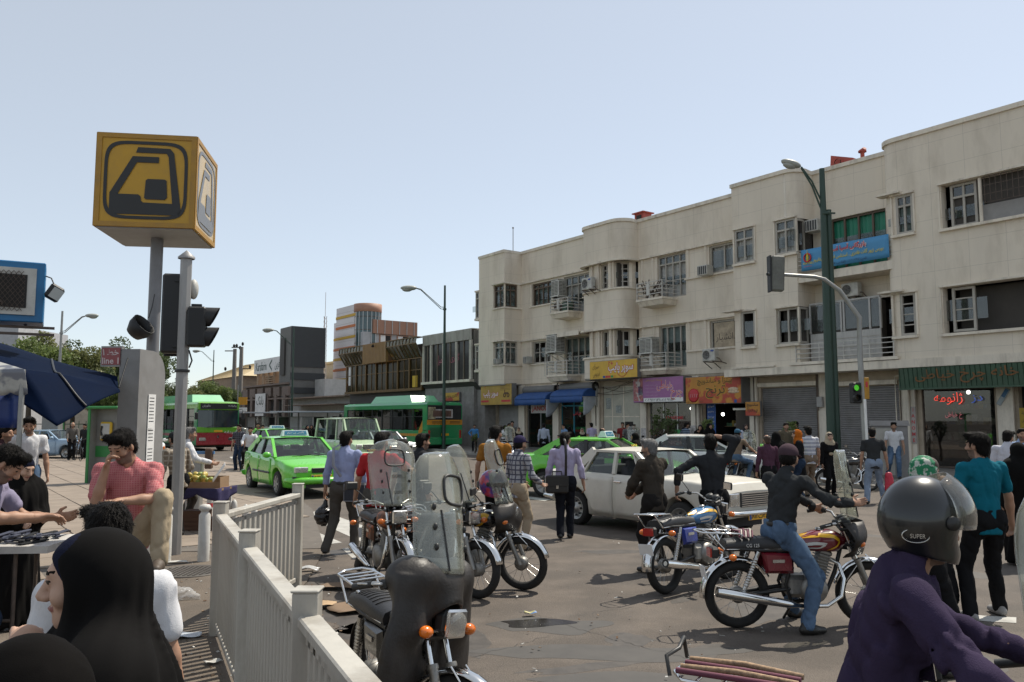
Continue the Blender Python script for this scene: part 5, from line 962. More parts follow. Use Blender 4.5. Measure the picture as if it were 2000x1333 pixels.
def car(name, label, pos, head, paint, P, cat='car', group=None, taxi=None, plate=None):
 """P: L, W, wheels (xr, xf, r), keys for the shoulder line, plan and sill, cabin corners"""
 o = thing(name, label, cat, (pos[0], pos[1], 0), head, group); L, W = P['L'], P['W']; xr, xf, r = P['wh']; h = L/2
 I = lambda k, x: float(np.interp(x, [q[0] for q in P[k]], [q[1] for q in P[k]]))
 xb0, xt0, xt1, xb1 = P['cab']; zr = P['H']; ra = r+.06
 def sec(x):
  zs, w, zb = I('zs', x), I('w', x)*W/2, I('zb', x)
  for xw in (xr, xf):
   if abs(x-xw) < ra: zb = max(zb, r+math.sqrt(ra*ra-(x-xw)**2))
  zb = min(zb, zs-.12); c = I('in', x) if 'in' in P else (1 if xb0+.03 < x < xb1-.1 else 0); dz = zs-zb; zm = max(zb+.04, min(zs-.2, P.get('zm', .55)))
  pts = [(0, zb+.02), (w*.86, zb), (w*.955, zb+.03), (w*.985, (zb+zm)/2), (w, zm), (w*.99, zm+.1*(zs-zm)/.3), (w*.975, zs-.05), (w*.945, zs-.012), (w*.91, zs)]
  pts += [(w*.86, zs-.02), (w*.83, .4), (w*.4, .36), (0, .36)] if c else [(w*.8, zs+.016), (w*.6, zs+.03), (w*.3, zs+.038), (0, zs+.04)]
  return pts
 xs = sorted({round(v, 3) for v in [-h+L*i/60 for i in range(61)]+[xb0+.028, xb0+.032, xb1-.102, xb1-.098]+[xw+ra*math.cos(k*PI/10) for xw in (xr, xf) for k in range(11)]+[xw+s_*(ra+.002) for xw in (xr, xf) for s_ in (-1, 1)]+[p[0] for p in P['zs']]})
 xs = [x for x in xs if -h <= x <= h]; b = MB(); rings = []
 for x in xs: s_ = sec(x); rings.append([(x, -y, z) for y, z in s_[::-1]]+[(x, y, z) for y, z in s_[1:-1]])
 n = len(rings[0]); b.loft(rings, 0, True);
 for i, f in enumerate(b.f):
  if len(f) == 4:
   z_ = [b.v[k][2] for k in f]; x_ = [b.v[k][0] for k in f]; y_ = [abs(b.v[k][1]) for k in f]
   if (min(z_) < .5 and max(y_) < W/2*.87 and min(x_) > xb0 and max(x_) < xb1 and sum(1 for z in z_ if z > .34) == 4 and min(z_) < .42): b.m[i] = 1
 body = b.build('body', [paint, M_seat, M_blkpl], o); es = MB()
 # underbody between the wheels, roof and pillars
 es.box(((xr+xf)/2, 0, .3), (xf-xr+1.1, W*.72, .18)); es.box((xb1-.25, 0, I('zs', xb1)-.04), (.5, W*.86, .06)); es.box((xb0+.18, 0, I('zs', xb0)-.05), (.35, W*.84, .05))
 for x in ((xt0+xt1)/2+.35, (xt0+xt1)/2-.5):
  for y in (-.36, .36) if x > (xt0+xt1)/2 else (0,):
   wd = .5 if y else 1.2; es.box((x-.18, y, .78), (.16, wd, .62), b=.05, Rm=Matrix.Rotation(R(-12), 3, 'Y')); es.box((x, y, .5), (.5, wd, .16), b=.05)
   for yy in ((y,) if y else (-.36, .36)): es.box((x-.25, yy, 1.12), (.1, .26, .16), b=.03)
 es.lathe([(.17, 0), (.19, .01), (.17, .02)], 16, (xb1-.55, .36, .92), (-.8, 0, .5)); es.build('interior', M_seat, o)
 wt, wb = P.get('wt', .8)*W/2, .925*W/2; zb0, zb1 = I('zs', xb0)-.005, I('zs', xb1)-.005; zt = zr-.06
 rf = MB(); nx, ny = 10, 10
 def top(i, j): x = xt0-.04+(xt1-xt0+.08)*i; y = (2*j-1); e = 1-(2*i-1)**4*.55; return (x, y*wt*1.02, zt+.06*(1-abs(y)**3)*e+.004)
 rf.grid(top, nx, ny); rf.grid(lambda i, j: (top(i, j)[0], top(i, j)[1], top(i, j)[2]-.03), nx, ny, 1)
 for s_ in (-1, 1): rf.bar((xt0-.04, s_*wt, zt+.0), (xt1+.04, s_*wt, zt+.0), .05, .04, 0, (0, 0, 1))
 q = lambda x, z: (wb+(wt-wb)*(z-.9)/(zt-.9))
 for s_ in (-1, 1):
  A = lambda x, z: Vector((x, s_*(wb+(wt-wb)*max(0, (z-zb1)/(zt-zb1))), z))
  rf.bar(A(xb1, zb1), A(xt1, zt), .055, .07, 0, (0, s_, 0)); rf.bar(A(xb0, zb0), A(xt0, zt), P.get('cp', .16), .07, 0, (0, s_, 0))
  for px in P['pill']: rf.bar(A(px[0], I('zs', px[0])), A(px[1], zt), px[2], .05, px[3], (0, s_, 0))
 rf.build('roof', [paint, M_seat, M_blkpl], o)
 g = MB(); g.grid(lambda i, j: (xb1+(xt1-xb1)*i+.05*(1-(2*j-1)**2), (2*j-1)*(wb*.97+(wt*.97-wb*.97)*i), zb1+(zt-zb1)*i), 6, 8); g.build('windscreen', M_cglass, o)
 g = MB(); g.grid(lambda i, j: (xb0+(xt0-xb0)*i-.04*(1-(2*j-1)**2), (2*j-1)*(wb*.97+(wt*.97-wb*.97)*i), zb0+(zt-zb0)*i), 5, 6); g.build('rear_window', M_cglass, o)
 for s_ in (-1, 1):
  A = lambda x, z, e=-.012: Vector((x, s_*(wb+(wt-wb)*max(0, (z-zb1)/(zt-zb1))+e), z)); px = sorted([(xb0, xt0)]+[p[:2] for p in P['pill'] if p[2] > .04]+[(xb1, xt1)])
  for k, ((a, a2), (c, c2)) in enumerate(zip(px, px[1:])):
   op = (s_, k) in P.get('open', ()); za, zc = (I('zs', a)-.01, I('zs', c)-.01)
   if op: continue
   g = MB(); g.add([A(a, za), A(c, zc), A(c2, zt), A(a2, zt)], [(0, 1, 2, 3)]); g.build('side_window', M_cglass, o)
  # doors as proud skins with a shadow gap, each with its handle
  for k, (a, c) in enumerate(P['doors']):
   d = MB(); zz = lambda x, j: max(I('zb', x)+.05, max([r+math.sqrt(max(0, (ra+.05)**2-(x-xw)**2)) if abs(x-xw) < ra+.05 else 0 for xw in (xr, xf)]))+(I('zs', x)-.045-max(I('zb', x)+.05, max([r+math.sqrt(max(0, (ra+.05)**2-(x-xw)**2)) if abs(x-xw) < ra+.05 else 0 for xw in (xr, xf)])))*j
   def skin(i, j):
    x = a+.012+(c-a-.024)*i; z = zz(x, j); s2 = sec(x)[1:9]; y = float(np.interp(z, [p[1] for p in s2], [p[0] for p in s2])); return (x, s_*(y+.007), z)
   d.grid(skin, 8, 8); dm = thick(d.build('door', paint, o), .012, 0); hd = MB(); hx = a+.1; z = I('zs', hx)-.12; y = abs(skin(.1, .9)[1]); hd.box((hx+.03, s_*(y+.018), z), (.17, .025, .03), b=.008); hd.build('handle', P.get('hm', M_chr), dm)
   if P.get('rub'): st = MB(); zz2 = P['rub']; st.tube([(x, s_*(float(np.interp(zz2, [p[1] for p in sec(x)[1:9]], [p[0] for p in sec(x)[1:9]]))+.012), zz2) for x in (a+.02, (a+c)/2, c-.02)], .028, 6); st.build('rubbing_strip', M_blkpl, dm)
  if P.get('mirror', 1): mb = MB(); mb.ell((xb1-.2, s_*(W/2+.1), I('zs', xb1)+.07), (.07, .11, .075), 12, 8); mb.bar((xb1-.15, s_*(W/2-.08), I('zs', xb1)+.0), (xb1-.18, s_*(W/2+.05), I('zs', xb1)+.05), .05, .03); mb.build('wing_mirror', P.get('mm', paint), o)
  for xw in (xr, xf): car_wheel(o, xw, s_*(W/2-.03), r, P.get('tw', .19), P.get('cap', 0))
 # ends: bumpers, lamps, grille, plates
 for s_, k in ((1, 'f'), (-1, 'r')):
  x = s_*h; wE = I('w', x)*W/2; b = MB(); zb_ = P['bump']; path = [(x-s_*.35, -wE-.04), (x-s_*.08, -wE-.02), (x+s_*.03, -wE*.72), (x+s_*.05, 0), (x+s_*.03, wE*.72), (x-s_*.08, wE+.02), (x-s_*.35, wE+.04)]
  b.tube([(px_, py_, zb_) for px_, py_ in path], P.get('bh', .07), 10, flat=.6, up=(0, 0, 1)); b.build('bumper', P.get('bm', M_chr), o)
  for y in (-1, 1):
   for kind, y0, y1, z0, z1, mats in P[k+'lamps']:
    c = (x-s_*.012-s_*.03*abs(y0+y1)*.5, y*(y0+y1)/2*wE, (z0+z1)/2); b = MB(); b.box(c, (.09, (y1-y0)*wE, z1-z0), b=.02); lo = b.build(kind, mats[0], o)
    if len(mats) > 1:
     for q in range(mats[2]): b = MB(); b.lathe([(.001, .005), ((z1-z0)*.42, .012), ((z1-z0)*.46, 0)], 14, (c[0]+s_*.045, c[1]+(q-(mats[2]-1)/2)*(y1-y0)*wE*.45, c[2]), (s_, 0, 0)); b.build('lens', mats[1], lo)
  for y0, y1, z0, z1, n_, m1, m2 in P[k+'grille']:
   b = MB(); b.box((x-s_*.01, (y0+y1)/2*wE, (z0+z1)/2), (.06, (y1-y0)*wE, z1-z0), 1, b=.01)
   for q in range(n_): b.box((x+s_*.022, (y0+y1)/2*wE, z0+(z1-z0)*(q+.5)/n_), (.02, (y1-y0)*wE*.96, (z1-z0)/n_*.35), 0)
   b.build('grille', [m1, m2], o)
  if plate:
   b = MB(); zp = P.get('zp', zb_); b.box((x+s_*.075, 0, zp), (.012, .52, .115), b=.004); pl = b.build('number_plate', M_plate, o); letter(pl, plate, M_blk, (x+s_*.082, 0, zp), (0, s_, 0), (0, 0, 1), .4, .075, bold=.02)
   b = MB(); b.box((x+s_*.081, -s_*.225, zp), (.004, .05, .1)); b.build('plate_strip', M_blu, pl)
 b = MB()
 for y in (-.1, .38): b.bar((xb1+.06, y-.3, zb1+.03), (xb1+.02, y+.22, zb1+.07), .02, .015)
 b.build('wiper', M_blkpl, o)
 if taxi:
  ts = MB(); xt = (xt0+xt1)/2+.35; ts.loft([[(xt+sx*.11, sy*.36, zr+.0) for sx, sy in ((-1, -1), (1, -1), (1, 1), (-1, 1))], [(xt+sx*.05, sy*.33, zr+.15) for sx, sy in ((-1, -1), (1, -1), (1, 1), (-1, 1))]], sm=False)
  so_ = ts.build('taxi_sign', pm('taxi_sign_white', (.6, .68, .7), .4), o); b = MB(); b.add([(xt+.106, -.3, zr+.03), (xt+.106, .3, zr+.03), (xt+.062, .29, zr+.13), (xt+.062, -.29, zr+.13)], [(0, 1, 2, 3)]); b.build('sign_panel', pm('taxi_sign_blue', (.03, .16, .28), .3), so_)
  letter(so_, 'تاکسی بی سیم', M_wlet, (xt+.09, 0, zr+.08), (0, 1, 0), (-.05, 0, .12), .45, .07)
 return o
pa = lambda n, c, **k: pm(n, c, k.pop('rough', .28), coat=k.pop('coat', .7), var=k.pop('var', .04), vs=2, **k)
P_white = pa('old_white_paint', (.6, .57, .495), rough=.42, coat=.25, var=.06, dirt=.28, dcol=(.28, .24, .19), ds=2.2); P_green = pa('taxi_green', (.12, .52, .035)); P_pale = pa('minibus_green', (.46, .6, .38), dirt=.2, ds=3); P_sedan = pa('sedan_white', (.68, .68, .66)); P_silver = pa('silver_paint', (.45, .46, .47), metal=.4); P_blue = pa('pale_blue_paint', (.25, .36, .48))
PAYKAN = dict(L=4.27, W=1.61, H=1.4, wh=(-1.2, 1.28, .3), cab=(-1.25, -.78, .24, .82), zm=.6, bump=.47, zp=.42,
 zs=[(-2.14, .84), (-2.1, .93), (-1.35, .965), (.8, .945), (1.5, .93), (2.05, .88), (2.135, .76)], w=[(-2.14, .9), (-1.9, .965), (-1, 1), (1, 1), (1.9, .965), (2.14, .9)], zb=[(-2.14, .42), (-1.6, .3), (-1, .2), (1.2, .2), (1.7, .3), (2.14, .4)],
 pill=[(-.22, -.22, .07, 0), (-.98, -.72, .035, 0), (.42, .18, .03, 0)], doors=[(-1.05, -.2), (-.2, .78)], open=((-1, 1), (-1, 2)), mirror=0, wt=.82,
 flamps=[('headlight', .52, .86, .56, .78, (M_chr, M_lens, 1)), ('indicator_lamp', .87, 1.0, .56, .78, (M_amber,))], rlamps=[('tail_light', .8, .96, .55, .82, (M_redlens,)), ('indicator_lamp', .6, .78, .6, .72, (M_amber,))],
 fgrille=[(-.5, .5, .56, .78, 7, M_chr, M_blkpl)], rgrille=[])
SAMAND = dict(L=4.5, W=1.72, H=1.46, wh=(-1.3, 1.36, .31), cab=(-1.55, -.85, .28, 1.12), zm=.6, bump=.42, bm=P_green, bh=.15, zp=.5, cap=7, hm=P_green,
 zs=[(-2.25, .82), (-2.1, 1.0), (-1.5, 1.03), (0, .985), (1.0, .95), (1.6, .88), (2.1, .76), (2.25, .62)], w=[(-2.25, .8), (-2.0, .93), (-1.2, 1), (1.2, 1), (1.9, .93), (2.25, .72)], zb=[(-2.25, .32), (-1.7, .22), (1.7, .22), (2.25, .24)],
 pill=[(-.22, -.25, .09, 2), (-1.12, -.98, .06, 2)], doors=[(-1.2, -.22), (-.22, .9)], rub=.56, wt=.76,
 flamps=[('headlight', .5, 1.05, .6, .75, (M_refl, M_lens, 2)), ('bumper_strip', .3, 1.12, .46, .52, (M_blkpl,))], rlamps=[('tail_light', .66, 1.0, .7, .9, (M_redlens,))], fgrille=[(-.36, .36, .6, .72, 5, M_blkpl, M_blkpl), (-.6, .6, .24, .34, 3, M_blkpl, M_blkpl)], rgrille=[])
SEDAN = dict(SAMAND, bm=P_sedan, hm=P_sedan)
VAN = dict(L=4.7, W=1.7, H=1.98, wh=(-1.35, 1.3, .31), cab=(-2.3, -2.15, 1.0, 1.62), zm=.75, bump=.48, bm=P_pale, bh=.14, zp=.6, cap=6,
 zs=[(-2.35, 1.02), (1.5, 1.02), (1.75, .98), (2.2, .86), (2.35, .7)], w=[(-2.35, .95), (-2, 1), (1.6, 1), (2.1, .95), (2.35, .84)], zb=[(-2.35, .35), (-1.7, .26), (1.7, .26), (2.35, .3)],
 pill=[(-.95, -.95, .08, 0), (.25, .22, .09, 0), (1.1, .9, .06, 0)], doors=[(-.95, .25), (.25, 1.3)], open=((-1, 1),), wt=.86, mm=M_blkpl,
 flamps=[('headlight', .6, .98, .66, .86, (M_refl, M_lens, 1))], rlamps=[('tail_light', .82, .98, .7, 1.0, (M_redlens,))], fgrille=[(-.55, .55, .66, .86, 4, M_chr, M_blkpl), (-.7, .7, .34, .44, 2, M_blkpl, M_blkpl)], rgrille=[])
def wheel_place(px, off, head): # root position so that local point off stands at pixel px
 p = G(*px); c, s_ = math.cos(head), math.sin(head); return (p.x-(off[0]*c-off[1]*s_), p.y-(off[0]*s_+off[1]*c))
hd = R(-53); pk = car('old_white_saloon', 'scuffed old white saloon with square trunk stopped behind the man with the shoulder bag', wheel_place((1122, 1025), (-1.2, -.8), hd), hd, P_white, PAYKAN, plate='۶۴ت۲۱۸')
hd = math.atan2(20.3-22.33, -5.74+7.0); sa = car('green_taxi', 'bright green taxi facing the railing with its roof sign lit blue, nearest of the taxis', wheel_place((541, 970), (1.36, -.8), hd), hd, P_green, SAMAND, cat='taxi', taxi=1, plate='۶۷ت۴۱۸', group='green taxis in the street')
hd = R(-24); car('green_taxi', 'green taxi half hidden behind the old white saloon with black door lettering', (2.3, 20.6), hd, P_green, SAMAND, cat='taxi', taxi=1, plate='۷۱ت۲۲۵', group='green taxis in the street')
t2 = [o for o in COL.objects if o.name.startswith('green_taxi')][-1]
for dr_ in [c for c in t2.children if c.name.startswith('door')][:2]:
 pass
letter(t2, 'ARIA TAXI', M_blk, (-.75, -.885, .42), (1, 0, 0), (0, 0, 1), 1.3, .13, off=.02, bold=.02); letter(t2, '۱۳۳', M_yel, (.75, -.0, 1.2), (0, 1, 0), (-.6, 0, .75), .5, .15, off=.06)
b = MB(); b.box((.05, -.885, .75), (.34, .02, .26)); b.build('orange_panel', MATS['orange_poster'], t2)
hd = R(-50); car('green_taxi', 'far green taxi seen over the roof of the nearest taxi', (-11.3, 39.5), hd, P_green, SAMAND, cat='taxi', taxi=1, plate='۱۲ت۵۵۱', group='green taxis in the street')
hd = R(-57); vn = car('minibus', 'pale green minibus with an open side door behind the man in the blue shirt', wheel_place((672, 908), (1.3, -.8), hd), hd, P_pale, VAN, cat='minibus', plate='۴۱ت۷۳۶')
hd = R(-52); car('white_estate_car', 'silver white car between the minibus and the rear of the green bus', (-5.9, 37), hd, P_silver, dict(PAYKAN, mirror=1), group='cars in the street')
hd = R(-12); car('white_saloon', 'clean white saloon beyond the old saloon and the second taxi', (5.5, 24.6), hd, P_sedan, SEDAN, group='cars in the street')
hd = R(-60); car('white_saloon', 'white car half hidden by the signal pole in front of the red and green bus', (-16.2, 36), hd, P_sedan, dict(PAYKAN, mirror=1), group='cars in the street'); hd = R(-10); car('blue_saloon', 'pale blue car behind the bald man under the blue tarpaulin', (-22.5, 40.5), hd, P_blue, dict(PAYKAN, mirror=1), group='cars in the street')
# ---------------------------------------------------------------- buses
P_bus = pa('bus_green', (.02, .27, .09), rough=.35, dirt=.2, ds=1.5); P_orange = pa('bus_orange', (.55, .24, .02)); P_lime = pa('bus_lime', (.14, .4, .03)); P_red = pa('bus_red', (.32, .025, .035)); P_mint = pa('bus_roof_green', (.17, .5, .26), rough=.4); M_bglass = glass('bus_glass', (.32, .36, .33), .05, .02, dustcol=(.2, .22, .2)); M_bdark = pm('bus_interior', (.03, .03, .03), .8)
def bus(name, label, pos, head, low, band, frontc):
 o = thing(name, label, 'bus', (pos[0], pos[1], 0), head, 'city buses'); L, W, H = 11.8, 2.5, 2.98; h = L/2; zw0, zw1 = 1.25, 2.5
 def ring(x, w, z): return [(x, s_*a*w, zz) for s_, lst in ((1, ((.94, .38), (1, .5), (1, zw0))), ) for a, zz in lst]
 b = MB(); b.box((0, 0, .8), (L, W, .9), b=.06); b.build('body', low, o)
 b = MB(); b.box((0, 0, .33), (L-.6, W-.2, .2)); b.box((-2, 0, 1.3), (6, 2.0, .1));
 for k in range(9):
  for y in (-.8, .8): b.box((-4.6+k*.95, y, 1.25), (.12, .85, .9), b=.04)
 b.build('seat', M_bdark, o)
 b = MB(); rr = []
 for z, e in ((zw1+.05, 0), (zw1+.3, .0), (zw1+.42, .1), (zw1+.47, .3)): rr.append([(sx*(h-e*.8), sy*(W/2-e), z) for sx, sy in ((-1, -1), (1, -1), (1, 1), (-1, 1))])
 b.loft(rr, 0, True, sm=False); b.build('roof', band if frontc is P_lime else P_bus, o)
 b = MB(); x0, x1 = (-3.6, 2.2) if frontc is P_bus else (-3, 4.2); b.loft([[(x0, -1.0, 2.95), (x1, -1.0, 2.95), (x1, 1.0, 2.95), (x0, 1.0, 2.95)], [(x0+.5, -.86, 3.42), (x1-.5, -.86, 3.42), (x1-.5, .86, 3.42), (x0+.5, .86, 3.42)]], sm=False)
 for k in range(2): b.box((x0+1.6+k*2.6, -.955, 3.15), (1.7, .03, .24), Rm=Matrix.Rotation(R(-16), 3, 'X'), b=.01)
 b.build('gas_tank_cover', P_mint, o)
 for s_ in (-1, 1):
  n = 8; ww = (L-.5)/n; fo = o
  for k in range(n+1): f = MB(); f.box((-h+.25+k*ww, s_*(W/2-.02), (zw0+zw1)/2+.03), (.09 if 0 < k < n else .5, .06, zw1-zw0+.08)); f.build('window_pillar', M_blkpl if 0 < k < n else low, o)
  for k in range(n):
   x0, x1 = -h+.25+k*ww+.05, -h+.25+(k+1)*ww-.05
   if k == 0: x0 += .2
   if k == n-1: x1 -= .2
   p = MB(); p.box(((x0+x1)/2, s_*(W/2-.03), 1.66), (x1-x0, .012, .8)); p.build('pane', M_bglass, fo)
   if k % 2: p = MB(); p.box(((x0+x1)/2, s_*(W/2-.03), 2.29), (x1-x0, .012, .42)); p.build('pane', M_bglass, fo)
   else: p = MB(); p.box((x0+(x1-x0)*.72, s_*(W/2-.03), 2.29), ((x1-x0)*.5, .012, .42)); p.build('pane', M_bglass, fo)
   p = MB(); p.box(((x0+x1)/2, s_*(W/2-.02), 2.07), (x1-x0, .03, .03)); p.build('window_bar', M_blkpl, fo)
  b = MB(); b.box((-.5, s_*(W/2+.003), .95), (L-3.2, .014, .16)); b.build('side_stripe', P_orange if frontc is P_bus else P_red, o)
  for x in (-2.9, 3.2):
   ar = MB(); ar.disc((x, s_*(W/2+.006), .48), (0, s_, 0), .56, 24); ar.build('wheel_arch', M_blkpl, o); car_wheel(o, x, s_*(W/2-.0), .47, .28)
 # rear
 b = MB(); b.box((-h+.02, 0, 1.0), (.1, W-.02, 1.28), b=.03); b.box((-h-.03, 0, .55), (.1, W, .36), b=.04); b.build('rear_panel', P_bus if frontc is P_bus else low, o)
 b = MB(); b.box((-h-.028, 0, 1.72), (.05, W-.02, .3))
 for s_ in (-1, 1): b.add([(-h+.0, s_*(W/2+.008), 1.58), (-h+.0, s_*(W/2+.008), 1.87), (-h+.5, s_*(W/2+.008), 1.87), (-h+1.0, s_*(W/2+.008), 1.2), (-h+1.0, s_*(W/2+.008), 1.0), (-h+.75, s_*(W/2+.008), 1.0)], [(0, 1, 2, 3, 4, 5)])
 b.build('rear_band', P_orange if frontc is P_bus else P_red, o)
 b = MB(); b.box((-h+.01, 0, 2.3), (.08, W-.1, .92), b=.03); b.build('rear_window', M_dglass, o); b = MB(); b.box((-h-.035, .2, 2.25), (.02, 1.5, .52)); b.box((-h-.047, .2, 2.25), (.01, 1.3, .38), 1); b.box((-h-.035, 0, 1.72), (.04, .01, .01)); b.build('rear_poster', [MATS['poster_print'], pm('brown_advert', (.14, .08, .06), .4, var=.3)], o)
 b = MB(); b.box((-h-.036, .92, 2.28), (.02, .5, .72)); b.build('portrait_poster', pm('sepia_print', (.3, .26, .16), .6, var=.7, vs=5), o)
 b = MB()
 for k in range(9): b.box((-h-.034, .62, .86+k*.065), (.02, .9, .025))
 for y in (.55, -.7):
  for q in (0, .08): b.box((-h-.058, y, 1.68+q), (.02, .72, .03))
 tag(b.build('vent_slat', M_blkpl, o), kind='stuff'); b = MB(); b.box((-h-.04, -.02, .98), (.012, .52, .14)); b.build('number_plate', M_plate, o)
 for y in (-1.1, 1.1): b = MB(); b.box((-h-.035, y, 1.0), (.03, .14, .5), b=.01); b.build('tail_light', M_redlens, o)
 # front
 b = MB(); b.box((h-.02, 0, .86), (.14, W, 1.0), b=.05); b.build('front_panel', frontc if frontc is P_bus else P_red, o)
 if frontc is P_lime: b = MB(); b.box((h+.03, 0, 1.28), (.1, W+.01, .34), b=.03); b.build('lime_band', P_lime, o)
 b = MB(); b.grid(lambda i, j: (h+.03+.1*(1-(2*j-1)**2)-.04*i, (2*j-1)*W/2*.96, 1.42+1.02*i), 4, 8); b.build('windscreen', pm('dark_screen', (.02, .035, .04), .05, spec=.8), o)
 b = MB(); b.box((h+.0, 0, 2.68), (.16, W-.02, .44), b=.03); ds_ = b.build('destination_box', frontc, o); b = MB(); b.box((h+.085, 0, 2.68), (.02, W-.3, .34)); b.build('destination_panel', M_blk, ds_)
 letter(ds_, 'خاوران', M_wlet, (h+.1, -.75, 2.7), (0, 1, 0), (0, 0, 1), .5, .16); letter(ds_, 'پایانه', M_wlet, (h+.1, .8, 2.7), (0, 1, 0), (0, 0, 1), .5, .14)
 letter(o, 'مردانه', M_wlet, (h+.08, .72, 1.12), (0, 1, 0), (0, 0, 1), .7, .22); b = MB(); b.box((h+.085, .0, 1.2), (.01, .5, .12)); b.build('number_plate', M_plate, o)
 b = MB(); b.add([(h+.07, .0, .98), (h+.07, .07, .86), (h+.07, 0, .74), (h+.07, -.07, .86)], [(0, 1, 2, 3)]); b.build('front_badge', M_chr, o)
 for y in (-1, 1): b = MB(); b.box((h+.04, y*.9, .72), (.08, .4, .2), b=.03); b.build('headlight', M_refl, o); b = MB(); b.tube([(h+.05, y*1.2, 2.5), (h+.3, y*1.36, 2.5), (h+.3, y*1.38, 2.3)], .02, 6); b.box((h+.3, y*1.4, 2.1), (.06, .2, .42), b=.03); b.build('wing_mirror', M_blkpl, o)
 for q in (-.6, .6): b = MB(); b.bar((h+.16, q-.1, 1.42), (h+.15, q+.5, 1.62), .02, .02); b.build('wiper', M_blkpl, o)
 return o
hb_ = math.atan2(.81, -.587); c, s_ = math.cos(hb_), math.sin(hb_)
p = at(833, 880, 49.5); x0, y0 = p.x, 49.5; bus('city_bus', 'green city bus seen from the rear with an orange band and roof tank cover', (x0+5.9*c+1.25*s_, y0+5.9*s_-1.25*c), hb_, P_bus, P_bus, P_bus)
hb_ = math.atan2(-.81, .587)+.06; c, s_ = math.cos(hb_), math.sin(hb_); p = at(424, 880, 49.5); bus('city_bus', 'red and lime city bus coming head on behind the signal pole', (p.x-5.9*c, 49.5-5.9*s_), hb_, P_bus, P_lime, P_lime)
